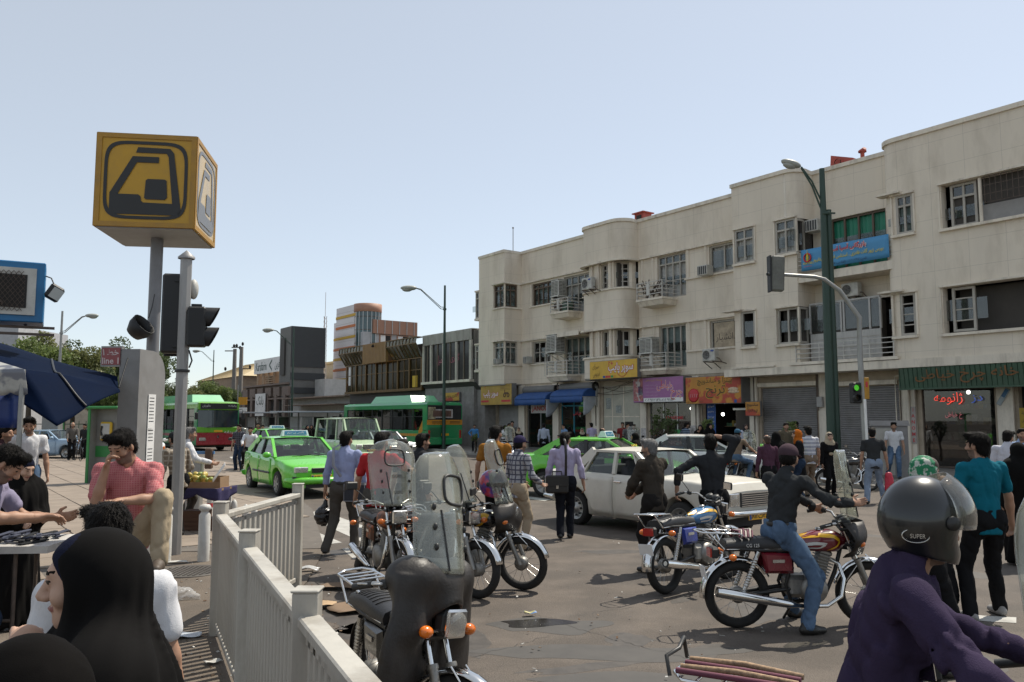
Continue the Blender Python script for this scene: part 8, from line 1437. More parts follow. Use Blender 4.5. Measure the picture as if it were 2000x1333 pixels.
for f in range(4):
 F = Matrix.Rotation(f*PI/2, 3, 'Z'); m = M_blk if f != 1 else pm('sheen_black', (.16, .16, .165), .35)  # right face's emblem greyed: the sheen of grazing sun put into its colour
 P = lambda u, v, d=.0: (F @ Vector(((u-.5)*W_, -W_/2-d, (v-.5)*W_))+Vector((0, 0, c.z)))[:]
 fr = MB()
 for u0, v0, u1, v1 in ((.025, 0, .025, 1), (.975, 0, .975, 1), (.05, .025, .95, .025), (.05, .975, .95, .975)): fr.bar(P(u0, v0, .008), P(u1, v1, .008), .05*W_, .016, 0, F @ Vector((0, 1, 0)))
 fr.build('edge_trim', pm('trim_yellow', (.38, .2, .02), .45, dirt=.3, ds=5), o); b = MB()
 if f == 1: b.quad(P(.05, .05, .004), P(.95, .05, .004), P(.95, .95, .004), P(.05, .95, .004)); b.build('sheen_face', pm('sheen_yellow', (.5, .36, .16), .25, spec=.7), o); b = MB()  # paler yellow panel paints the grazing sun's sheen on the right face
 rr = [(.5+.42*math.copysign(abs(math.cos(a))**.38, math.cos(a)), .5+.42*math.copysign(abs(math.sin(a))**.38, math.sin(a))) for a in [2*PI*k/48 for k in range(48)]]; n = len(rr)
 b.add([P(u, v, .012) for u, v in rr]+[P(.5+(u-.5)*.92, .5+(v-.5)*.92, .012) for u, v in rr], [(k, (k+1) % n, n+(k+1) % n, n+k) for k in range(n)])
 for s_ in range(4): pass
 top = [(.41, .855), (.735, .85), (.775, .8), (.865, .17), (.84, .13), (.78, .2), (.72, .76), (.70, .795), (.39, .795)]; b.add([P(u, v, .012) for u, v in top], [tuple(range(9))[::-1]]); b.add([P(u, v, .013) for u, v in ((.36, .755), (.625, .755), (.625, .69), (.405, .69), (.225, .345), (.145, .355))], [(5, 4, 3, 2, 1, 0)])
 b.add([P(u, v, .0125) for u, v in ((.145, .36), (.235, .345), (.43, .345), (.455, .325), (.46, .28), (.48, .26), (.79, .255), (.84, .13), (.16, .13), (.145, .16))], [tuple(range(10))[::-1]]); b.add([P(u, v, .013) for u, v in EMB[1]], [tuple(range(8))[::-1]]); b.build('train_emblem', m, o)
# signal pole with its two heads
Y = 11.74; c = at(342, 1085, Y); zt = at(357, 505, Y).z; o = thing('traffic_signal', 'square grey signal pole with black heads just right of the metro sign', 'traffic light', (c.x, Y, 0), R(12)); lx = lambda px, py: (at(px, py, Y).x-c.x, at(px, py, Y).z)
b = MB(); b.loft([[(.082*math.cos(a), .082*math.sin(a), z) for a in [PI/8+k*PI/4 for k in range(8)]] for z in (0, zt)], sm=False); b.lathe([(.001, .1), (.12, .0), (.12, -.03)], 8, (0, 0, zt+.02)); b.build('pole', pm('galvanised_pole', (.33, .32, .31), .5, metal=.35, dirt=.4, ds=4, streak=True), o)
x, z1 = lx(341, 535); _, z0 = lx(341, 690); b = MB(); b.box((x-.02, .12, (z0+z1)/2), (.27, .24, z1-z0), b=.03); b.box((x+.02, .28, (z0+z1)/2), (.34, .03, z1-z0+.06), b=.01)
for k in range(3): b.tube([(x, .3, z1-.22-k*.38), (x, .62, z1-.26-k*.38)], .15, 14, caps=False)
b.box((x+.1, 0, z1-.1), (.16, .05, .04)); b.box((x+.1, 0, z0+.1), (.16, .05, .04)); b.build('signal_head', M_blkp, o); b = MB(); b.ell((lx(374, 562)[0], .16, lx(374, 562)[1]), (.07, .1, .15), 12, 8); b.build('pale_visor', M_ac, o)
x0, z1 = lx(366, 600); x1, z0 = lx(397, 678); b = MB(); b.box(((x0+x1)/2+.02, -.02, (z0+z1)/2), (x1-x0, .22, z1-z0), b=.025); b.box(((x0+x1)/2, 0, z1+.02), (.14, .06, .05))
for z in (z1-.14, z0+.15):
 b.loft([[(x1, .1*math.cos(a)-.02, z+.14*math.sin(a)) for a in [PI*2*k/12 for k in range(12)]], [(x1+.13+.07*math.sin(a), .1*math.cos(a)-.02, z+.14*math.sin(a)) for a in [PI*2*k/12 for k in range(12)]]], 0, False)
b.build('pedestrian_head', M_blkp, o); b = MB(); b.tube([(.09, -.06, z0-.05), (.14, -.08, z0-.2), (.1, -.05, z0-.3)], .012, 5); b.lathe([(.102, -.02), (.106, 0), (.102, .02)], 8, (0, 0, lx(345, 725)[1])); b.build('cable', M_blkpl, o)
b = MB(); b.box((0, 0, .08), (.7, .5, .16), b=.02); q = b.build('concrete_block', M_conc); q.location = (-2.93, 6.35, -.06); tag(q, 'low concrete block under the man in the pink shirt', 'block')
c = at(278, 640, 13.2); o = tag(MB().lathe([(.001, -.2), (.13, -.17), (.19, -.05), (.2, .08), (.19, .08), (.17, -.04)], 16, (c.x, 13.15, c.z), (.55, -.1, .45)).build('broken_visor', M_blkp), 'black broken signal visor dangling by a wire from the metro sign pole', 'signal visor'); b = MB(); p0 = at(302, 575, 13.3); b.tube([p0, at(297, 600, 13.2), at(290, 622, 13.2)], .008, 5); b.build('wire', M_blkpl, o)
# rounded station pylon
Y = 9.6; zt = at(250, 682, Y).z; x0, x1 = at(228, 800, Y).x, at(269, 800, Y).x; w, D = x1-x0, .62; o = thing('station_pylon', 'grey pylon with a rounded top carrying the red line one plate', 'sign', (x1, Y, 0), R(-4)); prof = [(0, 0), (0, zt)]+[(D-.3+.3*math.sin(a), zt-.3+.3*math.cos(a)) for a in [PI/2*k/8 for k in range(9)]]+[(D, 0)]
b = MB(); F = Matrix(((0, 0, 1, 0), (1, 0, 0, 0), (0, 1, 0, 0), (0, 0, 0, 1))); b.prism([(y, z) for y, z in prof], -w, 0, 0, F); b.build('pylon_body', pm('pylon_grey', (.23, .225, .22), .55, dirt=.3, ds=4), o)
zc = at(210, 696, Y).z; pw = at(232, 700, Y).x-at(190, 700, Y).x; hh = at(200, 677, Y).z-at(200, 717, Y).z; b = MB(); b.box((-w-pw/2+.02, .03, zc), (pw, .06, hh), 0); b.box((-w-pw/2+.02, -.004, zc), (pw-.03, .01, hh-.04), 1); b.build('line_plate', [M_galv, pm('line_red', (.3, .075, .075), .45, var=.1)], o); M_pk = pm('plate_lettering', (.62, .5, .48), .5)
letter(o, 'خط ۱', M_pk, (-w-pw/2+.02, -.01, zc+hh*.2), X, Z, None, .075, bold=.02); letter(o, 'line 1', M_pk, (-w-pw/2+.02, -.01, zc-hh*.22), X, Z, None, .075, bold=.02)
b = MB()
for z, hh in ((1.98, .44), (1.68, .22), (1.46, .22)): b.box((.008, .3+.02*hh, z), (.004, .17, hh), 0); [b.box((.011, .3, z+hh*.4-k*.04), (.002, .11, .008), 1) for k in range(int(hh/.05))]
b.build('pasted_notice', [M_wlet, M_blk], o)
# phone booths
def booth(px, py, label, rz, Hh=2.25):
 p = G(px, py); o = thing('phone_booth', label, 'phone booth', p, rz, 'phone booths'); b = MB(); b.box((0, .15, Hh/2), (.95, .06, Hh)); b.box((-.45, 0, Hh/2), (.06, .4, Hh)); b.box((0, 0, Hh), (1.05, .55, .08), 1, b=.02); b.box((0, .11, .95), (.84, .03, .32), 1); b.box((-.45, -.19, Hh/2), (.08, .03, Hh), 1); b.box((.46, .1, Hh/2), (.06, .1, Hh), 1); b.build('shell', [pm('booth_grey', (.2, .2, .19), .6, dirt=.2), pm('booth_green', (.03, .2, .05), .5)], o)
 b = MB(); b.box((-.05, .06, 1.55), (.38, .12, .55), 0, b=.04); b.box((-.05, 0, 1.55), (.3, .02, .45), 1, b=.01); b.build('pay_phone', [M_yel, pm('phone_grey', (.4, .4, .38), .5)], o); b = MB(); b.tube([(-.14, -.02, 1.7), (-.16, -.03, 1.55), (-.14, -.02, 1.42)], [.035, .02, .035], 8); b.build('handset', M_blkp, o)
booth(203, 946, 'green trimmed phone booth with a yellow phone left of the station pylon', R(-12)); booth(99, 892, 'grey and green phone booth seen from behind under the tarpaulin', R(170), 2.5)
# blue tarpaulin and the scalloped stall hood
TP = [[at(-60, 655, 10.5), at(60, 690, 10.3), at(150, 715, 9.9), at(229, 738, 9.5)], [at(-60, 690, 8.8), at(40, 712, 8.7), at(150, 740, 9.0), at(231, 752, 9.4)], [at(-60, 715, 8.2), at(45, 724, 8.2), at(140, 738, 8.6), at(232, 757, 9.3)], [at(-60, 722, 8.15), at(80, 780, 8.1), at(150, 760, 8.5), at(233, 762, 9.3)], [at(-60, 724, 8.1), at(110, 832, 8.0), at(170, 795, 8.4), at(234, 768, 9.3)]]
o = thing('tarpaulin', 'dark blue tarpaulin stretched to the pylon with a pointed hanging corner', 'tarpaulin', (0, 0, 0)); b = MB()
def tp(i, j):
 a = i*(len(TP)-1); k = min(int(a), len(TP)-2); f = a-k; e = j*3; m = min(int(e), 2); g_ = e-m; q = lambda r: TP[r][m].lerp(TP[r][m+1], g_); p = q(k).lerp(q(k+1), f); return p+Vector((0, .03*math.sin(j*9+i*4)*.4, .012*math.sin(j*8+i*7)))
b.grid(tp, 24, 36); thick(b.build('tarpaulin_sheet', pm('tarp_navy', (.003, .008, .025), .75, spec=.03, var=.15, vs=1.5, bump=.1, bs=20), o), .006); b = MB(); b.tube([tp(k/10, .5+.17*k/10)+Vector((0, -.02, .01)) for k in range(11)], .012, 6); b.tube([at(232, 757, 9.3), at(250, 700, 9.55)], .01, 5); b.tube([at(-40, 690, 8.7), at(-45, 760, 8.7)+Vector((0, 0, -2.2))], .025, 6); b.build('rope', M_blkpl, o)
Y = 7.9; o = thing('stall_hood', 'striped grey and white scalloped stall hood with a blue side sheet at the left edge', 'stall', (0, 0, 0)); b = MB(); b.grid(lambda i, j: at(-60+108*i, 722+45*j+(6*abs(math.sin(i*9)) if j > .9 else 0), Y)+Vector((0, .05*j, 0)), 40, 6); thick(b.build('hood_valance', pm('clear_striped_vinyl', (.42, .42, .4), .4, two=(.16, .17, .2), ts=5, var=.3), o), .006); b = MB(); b.grid(lambda i, j: at(-60+107*i, 768+68*j, Y+.1)+Vector((0, .04*math.sin(i*12), 0)), 16, 3); thick(b.build('side_sheet', pm('royal_sheet', (.01, .03, .14), .5, var=.2), o), .006)
b = MB(); b.add([at(-60, 690, 9), at(46, 722, 7.9), at(-60, 724, 7.9)], [(0, 1, 2)]); thick(b.build('hood_top', MATS['clear_striped_vinyl'], o), .01); b = MB(); q = at(44, 740, 7.95); b.tube([(q.x, q.y, 0), (q.x, q.y, at(44, 722, 7.95).z)], .025, 8); b.build('post', M_galv, o)
# blue framed cooler on brackets, with a floodlight
Y = 9.2; c = at(-30, 565, Y); o = thing('roof_cooler', 'blue framed evaporative cooler with dark mesh high at the left edge', 'air cooler', (c.x, Y, c.z), R(29)); s = at(72, 565, Y).x-c.x; h = at(0, 505, Y).z-at(0, 625, Y).z; b = MB(); b.box((0, .25, 0), (2*s, .5, h), 0, b=.01); b.box((0, -.01, 0), (2*s-.18, .03, h-.16), 1); b.box((0, -.02, 0), (2*s-.36, .03, h-.32), 2)
for k in range(-40, 40):
 for sg in (-1, 1):
  x_, hz, cl = k*.05, h*.33, s-.2; t0, t1 = sorted(((-cl-x_)*sg/.75, (cl-x_)*sg/.75)); t0, t1 = max(t0, -hz), min(t1, hz)
  if t1-t0 > .03: b.bar((x_+sg*.75*t0, -.04+.004*sg, t0), (x_+sg*.75*t1, -.04+.004*sg, t1), .008, .005, 3)
b.build('casing', [pm('cooler_blue', (.01, .13, .3), .4), M_ac, M_dark, M_rust], o); b = MB()
for z in (-h/2-.05, -h/2-.13): b.bar((-2*s, .1, z), (s+.12, .1, z), .03, .03)
b.bar((s*.2, -.1, -.1), (s*.7, .3, -h/2), .03, .03); b.build('bracket', M_rust, o); b = MB(); b.ell((-s+.38*s*1.2, -.08, -.02), (.13, .2, .16), 14, 8); b.build('fan_cowl', pm('fan_tan', (.4, .33, .22), .5), o)
b = MB(); b.box((s+.1, -.05, .0), (.16, .12, .18), 0, Matrix.Rotation(R(30), 3, 'Y'), b=.02); b.box((s+.12, -.12, -.02), (.12, .01, .13), 1, Matrix.Rotation(R(30), 3, 'Y')); b.tube([(s, 0, .2), (s+.06, 0, .18), (s+.1, -.04, .08)], .008, 5); b.build('floodlight', [M_blkp, M_lampg], o)
q = at(-75, 620, 9.6); o = thing('kiosk', 'market kiosk out at the left edge carrying the blue cooler', 'kiosk', (q.x-2.1, 10, 0)); b = MB(); b.box((0, 0, 1.45), (2.2, 2.4, 2.9), b=.02); b.build('wall', M_corr, o)
# sock table
o = thing('vendor_table', 'white topped folding table at the left with steel legs', 'table', (-4.15, 6.1, .09), R(4)); b = MB(); b.box((0, 0, .9), (1.75, .62, .05)); b.build('tabletop', pm('worn_white_board', (.5, .48, .45), .6, dirt=.4), o); b = MB()
for x_ in (-.7, .45, .62): b.tube([(x_, -.22, -.09), (x_, -.22, .88)], .014, 6); b.tube([(x_+.1, .22, -.09), (x_+.1, .22, .88)], .014, 6)
b.tube([(-.7, -.22, .4), (.62, -.22, .4)], .012, 6); b.build('leg', M_rust, o)
for k, (x_, w) in enumerate(((-.05, .2), (.17, .2))):
 t_ = Matrix.Translation((-4.15, 6.1, .09)) @ Matrix.Rotation(R(4), 4, 'Z'); b = MB(t_); b.box((x_, -.12, .99), (w, .22, .13), 0, b=.012)
 for q in range(6): b.box((x_-.07+.028*q, -.12+.03*(q % 2), 1.06), (.02, .16, .02), 1, b=.004)
 tag(b.build('white_carton', [M_wlet, pm('tan_goods', (.35, .22, .1), .7)]), ('white carton of small goods at the left on the sock table', 'white carton of small goods beside the dark socks')[k], 'carton', 'cartons on the sock table')
b = MB(t_); r_ = random.Random(3)
for k in range(26): b.box((.34+r_.random()*.42, -.2+r_.random()*.4, .935+.008*(k % 4)), (.035, .24, .012), k % 2, Matrix.Rotation(r_.uniform(-.5, .5), 3, 'Z'), b=.003)
tag(tag(b.build('sock_pile', [C_char, pm('navy_goods', (.03, .035, .06), .7)]), 'pile of dark socks at the right end of the white table', 'socks'), kind='stuff')
# fruit stall
Y = 14.2; c = at(392, 950, Y); o = thing('fruit_stall', 'fruit stall table draped with a purple cloth behind the bollards', 'stall', (c.x, Y, 0), R(-6)); ht = at(392, 958, Y-.4).z; b = MB(); b.box((0, 0, ht), (.92, .7, .04)); b.build('tabletop', pm('cardboard', (.25, .16, .09), .8, var=.2), o); b = MB()
for x_ in (-.4, .4):
 for y_ in (-.3, .3): b.bar((x_, y_, 0), (x_, y_, ht), .035, .035)
b.build('leg', M_wlet, o); b = MB(); b.grid(lambda i, j: (-.48+.96*i, -.37-.01*math.sin(i*20), ht+.03-(.1+.1*abs(math.sin(i*5)))*j), 24, 4); b.grid(lambda i, j: (.47+.02*math.sin(i*15), -.37+.74*i, ht+.03-(.12+.25*(1-i))*j), 12, 4); thick(b.build('cloth', C('stall_purple', (.05, .045, .1)), o), .005)
bx = [o.location+Vector((.1, 0, ht+.11)), o.location+Vector((.05, .1, .2))]; b = MB();
for d_, s_ in (((0, .22, 0), (.6, .015, .18)), ((0, -.22, -.04), (.6, .015, .1)), ((.3, 0, 0), (.015, .44, .18)), ((-.3, 0, 0), (.015, .44, .14)), ((0, 0, -.08), (.6, .44, .015))): b.box(bx[0]+Vector(d_), s_)
tag(b.build('fruit_box', MATS['cardboard']), 'open cardboard fruit box on the purple draped stall', 'box'); r_ = random.Random(5); mg = pm('mango_skin', (.5, .37, .08), .45, two=(.25, .3, .06), ts=9); fm = MB().ell((0, 0, 0), (.05, .065, .045), 10, 7).mesh('mango', mg)
for k in range(16): q = mobj('mango', fm, None, bx[0]+Vector((r_.uniform(-.28, .02), r_.uniform(-.16, .16), .02+.05*(k % 3)))); q.rotation_euler = (r_.random()*3, r_.random()*3, r_.random()*3); tag(q, 'yellow green mango heaped in the cardboard box on the fruit stall', 'mango', 'mangoes on the fruit stall')
b = MB(); b.box((0, 0, 0), (.35, .18, .006), 0, Matrix.Rotation(R(-55), 3, 'Y') @ Matrix.Rotation(R(25), 3, 'X')); q = b.build('price_card', M_wlet); q.location = bx[0]+Vector((.22, -.05, .16)); tag(q, 'white price card stuck in the fruit box', 'price card')
for k, (dx, z, lab) in enumerate(((-.05, .18, 'brown crate under the fruit stall table'), (.28, .12, 'smaller dark crate under the fruit stall beside the leg'))): b = MB(); b.box((0, 0, z), (.4 if not k else .24, .35, z*2), b=.01); [b.box((0, -.18, z*.4+q*z*.4), (.38 if not k else .22, .012, .05)) for q in range(3)]; q = b.build('crate', pm('crate_brown', (.12, .06, .035), .8)); q.location = o.location+Vector((dx, 0, 0)); tag(q, lab, 'crate', 'crates under the fruit stall')
# bollards
M_bw = pm('bollard_white', (.55, .54, .51), .6, dirt=.5, dcol=(.25, .22, .18), ds=5); bm_ = MB().lathe([(.075, 0), (.075, .62), (.05, .655), (.045, .67), (.075, .69), (.08, .72), (.06, .755), (.001, .765)], 18).mesh('bollard_body', M_bw); be = MB().lathe([(.085, 0), (.09, .55), (.09, .66), (.075, .76), (.04, .82), (.001, .84)], 18).mesh('bollard_body', M_bw); rb2 = MB().lathe([(.092, .42), (.094, .44), (.094, .52), (.092, .54)], 18).mesh('red_band', M_redl)
for px, py, k, lab in ((397, 1098, 0, 'white capped bollard right of the signal pole'), (322, 1101, 0, 'white capped bollard just left of the signal pole')): q = thing('bollard', lab, 'bollard', G(px, py), 0, 'white capped bollards'); mobj('bollard_body', bm_, q)
q = thing('bollard', 'dark short post under the foot of the man in pink', 'bollard', (-2.62, 5.97, 0)); b = MB(); b.lathe([(.07, 0), (.07, .7), (.085, .72), (.085, .78), (.001, .79)], 16); b.build('bollard_body', pm('dark_post', (.05, .045, .04), .6), q)
for px, d, lab in ((441, 14.8, 'first from the left behind the side railing'), (460, 14.4, 'second from the left behind the side railing'), (483, 13.6, 'third from the left behind the side railing'), (500, 13.1, 'last, just left of the side railing post'), (413, 15.6, 'left of the two by the fruit stall'), (427, 15.2, 'right of the two by the fruit stall')): q = thing('bollard', ('red banded bollard ' if 'fruit' in lab else 'plain white round topped bollard ')+lab, 'bollard', (at(px, 900, d).x, d, 0), 0, 'round topped bollards', scale=.62); mobj('bollard_body', be, q); 'fruit' in lab and mobj('red_band', rb2, q)
# lifting barrier by the stall
c = at(385, 900, 17); o = thing('barrier', 'grey barrier post with a brown counterweight by the fruit stall', 'barrier', (c.x, 17, 0)); b = MB(); b.box((0, 0, .55), (.22, .22, 1.1), b=.02); b.build('post', M_galv, o); b = MB(); b.bar((-1.6, 0, 1.2), (.35, 0, 1.22), .06, .06); b.build('arm', pm('barrier_blue', (.08, .18, .35), .5), o); b = MB(); b.box((.25, -.02, 1.1), (.14, .14, .42), b=.02); b.build('counterweight', pm('brown_wood', (.09, .05, .03), .7), o)
# manhole
c = G(368, 1119); o = thing('manhole', 'round worn manhole cover beside the railing', 'manhole cover', (c.x, c.y, .012)); b = MB(); b.lathe([(.43, 0), (.43, .012), (.4, .014), (.39, .008), (.001, .008)], 32); [b.box((.06*i, .06*j, .011), (.03, .03, .008)) for i in range(-6, 7) for j in range(-6, 7) if i*i+j*j < 36]; b.build('cover', pm('cast_iron', (.1, .09, .08), .6, metal=.3, dirt=.4), o)
# railing: posts, rails and square balusters of pressed steel
M_rl = pm('railing_cream', (.43, .41, .365), .55, dirt=.75, dcol=(.16, .125, .085), ds=3, streak=True, bump=.1); RB = MB().box((0, 0, .535), (.058, .03, .9), b=.006).mesh('baluster', M_rl)
o = thing('railing', 'dirty cream steel railing with square balusters running to the bottom edge', 'railing', (-2.6, 7.43, 0)); u = Vector((.86, -1.9, 0)).normalized()
def span(a, d, L, n, post_end=True):
 b = MB(); b.bar(a+d*.05+Vector((0, 0, 1.04)), a+d*(L-.05)+Vector((0, 0, 1.04)), .1, .05, 0, (0, 0, 1), b=.008); b.bar(a+d*.06+Vector((0, 0, .1)), a+d*(L-.06)+Vector((0, 0, .1)), .05, .05, b=.006); b.bar(a+d*.06+Vector((0, 0, .965)), a+d*(L-.06)+Vector((0, 0, .965)), .03, .03); b.build('rail', M_rl, o)
 for k in range(n): q = mobj('baluster', RB, o, a+d*(.08+(L-.16)*(k+.5)/n)); q.rotation_euler.z = math.atan2(d.y, d.x)
def post(a, h=1.16): b = MB(); b.box(a+Vector((0, 0, h/2)), (.11, .11, h), b=.008); b.box(a+Vector((0, 0, h+.004)), (.12, .12, .012), b=.004); b.build('post', M_rl, o)
P0 = Vector((0, 0, 0))
for k in range(4): span(P0+u*2.075*k, u, 2.075, 17); post(P0+u*2.075*k)
w_ = (Vector((-2.45, 9.5, 0))-Vector((-2.6, 7.43, 0))); span(P0, w_.normalized(), w_.length, 15); post(P0+w_, 1.16)
# trees, shrubs, saplings
def leafm(n, c):
 m = pm(n, c, .6, var=.45, vs=1.2); t = m.node_tree; p = t.nodes['Principled BSDF']; tl = nn(t, 'ShaderNodeBsdfTranslucent'); mx = nn(t, 'ShaderNodeMixShader'); mx.inputs[0].default_value = .4; t.links.new(p.inputs['Base Color'].links[0].from_socket, tl.inputs[0]); t.links.new(p.outputs[0], mx.inputs[1]); t.links.new(tl.outputs[0], mx.inputs[2]); t.links.new(mx.outputs[0], t.nodes['Material Output'].inputs[0]); return m
M_leaf = leafm('leaf_green', (.14, .185, .055)); M_leafd = leafm('leaf_dark', (.08, .11, .04)); M_leafy = leafm('leaf_olive', (.175, .185, .07)); M_bark = pm('bark', (.09, .07, .05), .9, bump=.5)
def treemesh(seed, mat, H, Rd, n, ls):
 r = np.random.RandomState(seed); b = MB(); b.tube([(0, 0, 0), (.1, 0, H*.25), (0, .1, H*.5)], [H*.03, H*.022, H*.014], 8); cl = []
 for k in range(26): a, e, q = r.uniform(0, 6.28), r.uniform(-.5, 1), r.uniform(.35, 1); cl.append((Rd*q*math.cos(a)*math.sqrt(max(0, 1-e*e*.8)), Rd*q*math.sin(a)*math.sqrt(max(0, 1-e*e*.8)), H*.62+e*H*.36*q, Rd*r.uniform(.2, .38)))
 for c_ in cl[:10]: b.tube([(0, 0, H*.35), (c_[0]*.5, c_[1]*.5, (H*.4+c_[2])/2), c_[:3]], [H*.012, H*.008, H*.003], 5)
 tm_ = b.mesh('trunk', M_bark); C_ = np.array(cl); k = r.randint(0, len(cl), n); d = r.normal(size=(n, 3)); d /= np.linalg.norm(d, axis=1)[:, None]; p = C_[k, :3]+d*(C_[k, 3]*r.uniform(.3, 1, n)**.5)[:, None]
 a_ = r.normal(size=(n, 3)); a_ /= np.linalg.norm(a_, axis=1)[:, None]; b_ = np.cross(a_, r.normal(size=(n, 3))); b_ /= np.linalg.norm(b_, axis=1)[:, None]; s_ = (ls*r.uniform(.6, 1.3, n))[:, None]; V = np.stack([p-a_*s_, p+b_*s_*.5, p+a_*s_, p-b_*s_*.5], 1).reshape(-1, 3); return tm_, npmesh('crown', [(V, np.arange(4*n).reshape(-1, 4), 0)], [mat], False)
TV = [treemesh(1, M_leaf, 9, 3.4, 13000, .13), treemesh(2, M_leafy, 9, 3.6, 13000, .13), treemesh(3, M_leafd, 9, 3.2, 13000, .13)]
TK = ('pale green plane tree', 'olive green tree', 'dark green tree'); ORD = 'first second third fourth fifth sixth seventh eighth ninth tenth eleventh twelfth thirteenth fourteenth fifteenth sixteenth seventeenth eighteenth nineteenth'.split()
TREES = ((62, 645, 58, 0), (108, 640, 60, 1), (150, 678, 62, 2), (185, 700, 64, 1), (20, 690, 66, 2), (228, 722, 60, 2), (276, 672, 70, 2), (262, 740, 58, 0), (328, 742, 72, 2), (366, 738, 74, 1), (402, 736, 76, 0), (436, 752, 78, 2), (-30, 660, 60, 1), (300, 757, 66, 0), (470, 800, 95, 2), (-60, 700, 80, 2), (130, 745, 90, 2), (60, 745, 88, 1), (210, 760, 85, 0))
for k, (px, py, Y, v) in enumerate(TREES):
 p = at(px, py, Y); o = thing('tree', TK[v]+', '+ORD[[q[0] for q in sorted(TREES)].index(px)]+' from the left in the line behind the tarpaulin', 'tree', (p.x, Y, 0), k*1.3, 'trees behind the bus and tarpaulin', scale=p.z/8.9); mobj('trunk', TV[v][0], o); mobj('crown', TV[v][1], o)
c = at(200, 800, 52); o = thing('iron_fence', 'green iron park fence running in front of the trees', 'fence', (0, 52, 0)); b = MB(); [b.box((-44+.45*k, 0, .9), (.03, .03, 1.8)) for k in range(52)]; [b.box((-32.5, 0, z), (23.5, .04, .05)) for z in (.25, 1.6)]; b.build('fence_bars', pm('fence_green', (.02, .06, .03), .6), o)
c = at(8, 655, 70); o = thing('grey_block', 'grey apartment block corner at the far left behind the trees', 'building', (c.x-4, 75, 0)); b = MB(); b.box((0, 0, 5), (9.2, 8, 10)); b.build('wall', MATS['grey_panel'], o); o2 = thing('park_wall', 'low beige wall closing the far end of the street', 'wall', (-60, 105, 0)); b = MB(); b.box((0, 0, 1.3), (90, .5, 2.6)); b.box((20, 12, 2.6), (40, 8, 5.2)); b.build('wall', MATS['beige_wall'], o2)
SV = treemesh(7, M_leaf, 2.6, .36, 260, .085); BV = treemesh(8, M_leafd, 2.2, .55, 700, .07)
for px, py, Y, s_, lab, v in ((1541, 796, 29.5, 1, 'sapling with few leaves before the grey shutter', SV), (928, 836, 44, 1, 'sapling behind the green bus', SV), (990, 815, 41, 1, 'sapling before the dull yellow sign', SV), (1300, 792, 33.5, 1, 'bushy dark plant before the sewing machine window', BV), (1380, 792, 33, 1, 'thin vine by the sandwich bar door', SV), (800, 812, 56, 1.6, 'dark shrub left of the green bus', BV), (826, 800, 58, 1.8, 'larger dark shrub beside the green bus', BV), (775, 818, 60, 1.5, 'low shrub behind the minibus', BV)):
 p = at(px, py, Y); o = thing('young_plant', lab, 'plant', (p.x, Y, .1), 0, 'plants along the shops', scale=(p.z-.1)/(2.75 if v is SV else 2.35)); mobj('trunk', v[0], o); mobj('crown', v[1], o)
# street cabinet on the right pavement
c = at(1742, 905, 25.6); o = thing('street_cabinet', 'grey gabled street cabinet on the right pavement', 'cabinet', (c.x, 25.7, .118), R(-20)); h = at(1742, 832, 25.6).z-.118; b = MB(); b.box((0, 0, h/2), (1.0, .7, h), b=.01); b.box((-.2, -.352, h/2), (.6, .012, h*.9), 1); b.build('cabinet_body', [M_shut, pm('cream_door', (.42, .4, .36), .6)], o); b = MB(); b.add([(-.56, -.4, h), (.56, -.4, h), (.56, .4, h), (-.56, .4, h), (-.56, 0, h+.16), (.56, 0, h+.16)], [(0, 1, 5, 4), (2, 3, 4, 5), (1, 2, 5), (3, 0, 4)]); b.build('gable_top', M_shut, o)
# bicycle pushed by the bald man
p = at(158, 860, 37.6); o = thing('bicycle', 'old bicycle pushed by the bald man', 'bicycle', (p.x, 37.4, .02), R(-50)); b = MB(); [b.lathe([(.31, -.015), (.33, 0), (.31, .015)], 24, (x_, 0, .33), (0, 1, 0)) for x_ in (-.52, .52)]; b.build('wheel', M_tyre, o); b = MB(); [b.tube(q, .016, 6) for q in ([(-.52, 0, .33), (-.1, 0, .3), (.4, 0, .8), (-.15, 0, .75), (-.1, 0, .3)], [(-.52, 0, .33), (-.17, 0, .8)], [(.52, 0, .33), (.38, 0, .95), (.3, .25, 1.0)], [(.38, 0, .95), (.3, -.25, 1.0)])]; b.ell((-.18, 0, .85), (.13, .07, .04), 8, 6); b.build('frame', M_frm, o)
# ---------------------------------------------------------------- things carried, helmets, litter
def soft(name, S_, mat, label, cat, h=.012, disp=None, group=None): V, Q = S_.mesh(h, disp); return tag(mobj(name, npmesh(name, [(V, Q, 0)], [mat])), label, cat, group)
M_bagp = pm('black_bin_plastic', (.012, .012, .013), .25, bump=.6, bs=18)
def held(o, *l): return o.location+Matrix.Rotation(o.rotation_euler.z, 3, 'Z') @ Vector(l)*o.scale[0]
q = held(blum, -.33, .13, .52); S_ = SDF(); S_.ell(q-Vector((0, 0, .02)), (.13, .11, .14)); S_.cone(q, q+Vector((.04, 0, .24)), .07, .02, k=.05); soft('plastic_bag', S_, M_bagp, 'crumpled black plastic bag hanging from the blue shirted man', 'bag', .01, folds(.014, 5, .09, (1, 1, 1)))
def strap(pts, w, mat, name, label): b = MB(); b.tube(pts, w, 6, flat=.25, up=(0, -1, 0)); return tag(b.build(name, mat), label, 'strap')
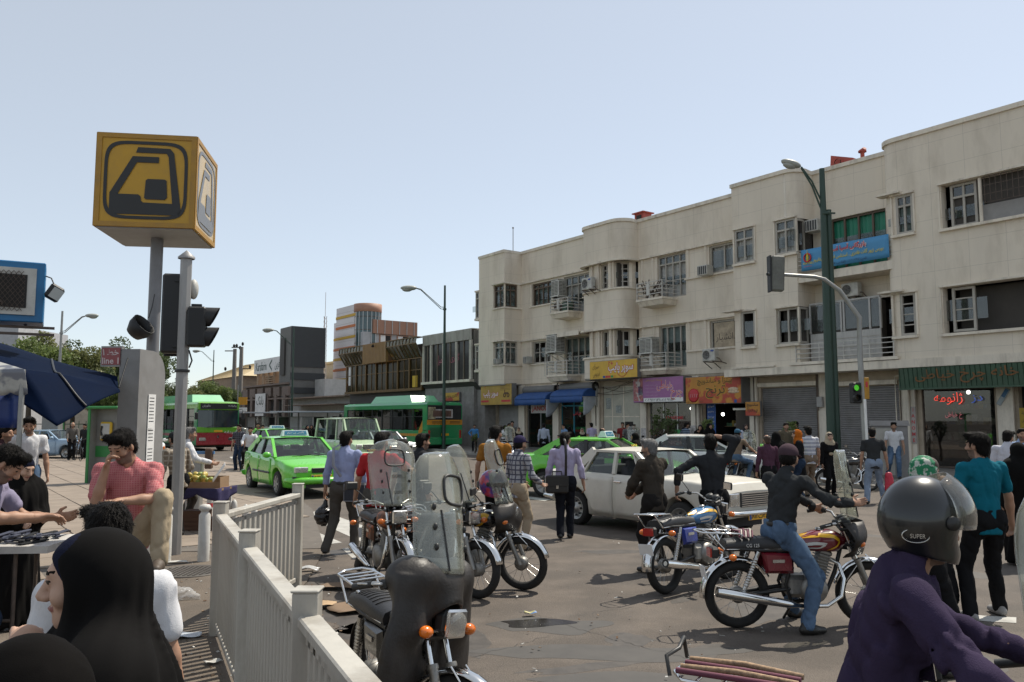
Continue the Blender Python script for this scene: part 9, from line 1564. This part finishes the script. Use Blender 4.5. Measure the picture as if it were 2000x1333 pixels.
M_nav = pm('navy_nylon', (.015, .018, .028), .6, bump=.2); q = held(blum, .2, -.06, .86); b = MB(); b.box((0, 0, 0), (.34, .12, .27), 0, b=.03); b.box((0, -.062, -.03), (.28, .01, .17), 0, b=.004); [b.tube([(x_, -.062, .12), (x_, -.064, -.12), (-x_, -.064, -.12)], .006, 5, 1) for x_ in (.15, -.15)]; b.tube([(-.15, 0, .12), (-.3, -.1, .38), (-.32, -.06, .62), (-.22, .1, .7)], .022, 6, 1, flat=.3, up=(0, -1, 0)); o = tag(b.build('shoulder_bag', [M_nav, pm('grey_webbing', (.25, .26, .3), .7)]), 'navy shoulder bag with pale piping on the blue shirted man', 'bag'); o.location = q; o.rotation_euler.z = R(-8)
q = held(bagman, -.12, -.16, .88); b = MB(); b.box((0, 0, 0), (.36, .12, .28), 0, b=.025); b.box((0, -.062, .05), (.36, .012, .16), 0, b=.005); b.box((0, -.072, -.04), (.04, .012, .05), 1); b.tube([(-.08, 0, .13), (-.07, 0, .2), (.07, 0, .2), (.08, 0, .13)], .012, 6); b.tube([(.14, -.02, .13), (.14, -.08, .45), (.13, -.06, .68), (.12, .08, .72)], .02, 6, 0, flat=.3, up=(0, -1, 0)); o = tag(b.build('briefcase', [pm('black_case_leather', (.016, .014, .013), .4), M_chr]), 'black leather briefcase with a buckle slung from the lilac shirted man', 'briefcase'); o.location = q
q = held(redm, .33, .1, .62); S_ = SDF(); S_.cone(q, q+Vector((.02, 0, -.3)), .09, .12, flat=(0, 1, 0), fac=.5); soft('red_bag', S_, pm('red_plastic', (.5, .02, .05), .4), 'red plastic bag carried by the man in pale jeans', 'bag', .015, folds(.01, 8, .1)); q = held(tealm, -.36, .14, .5); S_ = SDF(); S_.cone(q, q-Vector((0, 0, .3)), .1, .15, flat=(0, 1, 0), fac=.6); S_.cone(q, q+Vector((.05, 0, .22)), .05, .015); soft('cloth_bag', S_, C_blk, 'black bag hanging from the hand of the man in teal', 'bag', .014, folds(.012, 9, .12)); q = at(1473, 868, 31.8); S_ = SDF(); S_.ell(q, (.1, .08, .17)); soft('handbag', S_, C_blk, 'dark handbag at the hip of the woman in the white coat', 'bag', .03)
def helmet(c, yaw, r, mat, label, visor=True, open_=True, h=.008):
 o = thing('helmet', label, 'helmet', c, yaw-PI/2); S_ = SDF(); S_.ell((0, -.01, .02), (r*.94, r*1.12, r*1.06)); S_.cone((0, -.03, -.02), (0, -.0, -.1), r*.93, r*.86, k=.04)
 S_.ell((0, -.0, -.02), (r*.78, r*.92, r*.95), op='d'); S_.ell((0, r*1.25, -r*.35), (r*.86, r*.85, r*.62), k=.02, op='d'); S_.plane((0, 0, -r*1.05), (0, -.25, -1)); V, Q = S_.mesh(h); mobj('shell', npmesh('shell', [(V, Q, 0)], [mat]), o)
 if visor:
  b = MB(); rv = lambda i: r*(1.08+.3*math.sin(PI*i)); b.grid(lambda i, j: (r*1.04*math.sin(R(-80+160*i))*math.cos(R(64-78*j)), rv(i)*math.cos(R(-80+160*i))*math.cos(R(64-78*j))+.01, rv(i)*.98*math.sin(R(64-78*j))+.01), 20, 10); thick(b.build('visor', pm('smoke', (.1, .1, .1), .1) if 0 else glass('visor_plastic', (.7, .7, .68), .16, .03, dust=.06, dustcol=(.4, .4, .38)), o), .003); pass
 [MB().lathe([(.001, .012), (.022, .01), (.024, 0)], 12, (s*r*.97, .02, .0), (s, 0, 0)).build('visor_pivot', M_blkpl, o) for s in (-1, 1)]; return o
M_hel = pm('helmet_black', (.006, .007, .008), .3, coat=.5, var=.05); hl_ = helmet(RH[0]+Vector((0, 0, .015)), RH[1], .119, M_hel, 'glossy black open face helmet with raised visor on the purple shirted rider', h=.006); b = MB(); b.tube([(.137*math.cos(a)*0-.0+.0, 0, 0) for a in (0, 1)], .001, 4) if 0 else None
Pd = [(-.04+.036*math.cos(a), .022*math.sin(a)) for a in [2*PI*k/20 for k in range(21)]]; b = MB(); b.tube([(.109+y_*.5, y_-.053, z_-.04) for y_, z_ in Pd], .0025, 4); b.build('badge_ring', M_dull, hl_); letter(hl_, 'SUPER', M_dull, (.095, -.09, -.04), (.5, 1, 0), (0, 0, 1), .045, .014, off=.004)
c = ybk.location; q = at(962, 945, 9.35); helmet(q, R(-30), .13, pm('purple_red_helmet', (.07, .02, .2), .25, coat=.8, two=(.4, .015, .05), ts=7), 'purple and red helmet hung on the yellow striped motorcycle', True); q = at(800, 985, 9.4)
# litter
M_paper = pm('scrap_paper', (.5, .49, .46), .8); M_card = pm('flattened_card', (.2, .135, .085), .85, var=.15, dirt=.3); r_ = random.Random(12); bits = MB()
for k in range(330):
 p = G(r_.choice((r_.uniform(290, 470), r_.uniform(560, 1500), r_.uniform(600, 800))), r_.uniform(1060, 1333)); s_ = r_.uniform(.006, .022); bits.box((p.x, p.y, .018+s_*.1), (s_*r_.uniform(.6, 2.2), s_, .004), r_.choice((0, 0, 1, 2)), Euler((r_.uniform(-.4, .4), r_.uniform(-.4, .4), r_.uniform(0, 3))).to_matrix())
tag(tag(bits.build('litter_scraps', [M_paper, M_card, pm('brown_leaf', (.12, .07, .04), .9)]), 'scattered paper scraps, cigarette ends and dry leaves', 'litter'), kind='stuff')
def sheet(px, w, d, rz, mat, name, label, cat, crease=.012, z=.02):
 p = G(*px); b = MB(); ph = r_.uniform(0, 6); b.grid(lambda i, j: (w*(i-.5)*(1+.1*math.sin(j*5+ph)), d*(j-.5), crease*(math.sin(i*7+ph)+math.cos(j*6+i*3))*.5+crease), 7, 7); o = thick(b.build(name, mat), .002); o.location = (p.x, p.y, z); o.rotation_euler.z = rz; return tag(o, label, cat, 'waste on the ground')
sheet((360, 1247), .26, .17, .4, pm('clear_wrapper', (.45, .48, .52), .3), 'wrapper', 'clear bluish wrapper in the railing shadow', 'wrapper'); sheet((430, 1243), .14, .12, -.5, M_paper, 'paper', 'folded white paper near the foot of the railing', 'paper'); sheet((415, 1300), .12, .07, .9, M_paper, 'paper', 'torn white paper at the bottom by the railing', 'paper'); sheet((330, 1102), .5, .1, .1, M_paper, 'paper', 'long pale paper strip left of the bollards', 'paper'); sheet((600, 1118), .3, .1, .2, pm('pet_plastic', (.55, .55, .53), .15), 'crushed_bottle', 'crushed clear bottle right of the side railing post', 'bottle', .03); sheet((628, 1187), .32, .22, .5, pm('tan_card', (.42, .29, .17), .8), 'cardboard', 'tan cardboard piece near the third railing post', 'cardboard', .02); sheet((705, 1190), .6, .42, .4, M_card, 'cardboard', 'brown flattened cardboard behind the leather covered motorcycle', 'cardboard'); sheet((690, 1150), .75, .26, -.1, M_card, 'cardboard', 'long flattened cardboard in the shade of the lettered motorcycle', 'cardboard'); sheet((1035, 1203), .12, .06, .3, pm('yellow_pack', (.45, .4, .15), .5, two=(.1, .2, .4), ts=30), 'packet', 'small bright packet at the edge of the puddle', 'packet'); sheet((480, 1325), .1, .05, .3, M_paper, 'paper', 'white scrap at the bottom edge by the railing base', 'paper')
p = G(345, 1172); S_ = SDF(); S_.ell((p.x, p.y, .06), (.17, .12, .07)); S_.cone((p.x+.1, p.y, .05), (p.x+.24, p.y-.03, .03), .07, .03); soft('plastic_bag', S_, glass('thin_plastic', (.9, .9, .9), .45, .08, dustcol=(.8, .78, .75), dscale=14.), 'crumpled clear plastic bag lying beside the manhole', 'bag', .011, folds(.02, 4, .07, (1, 1, 1)))
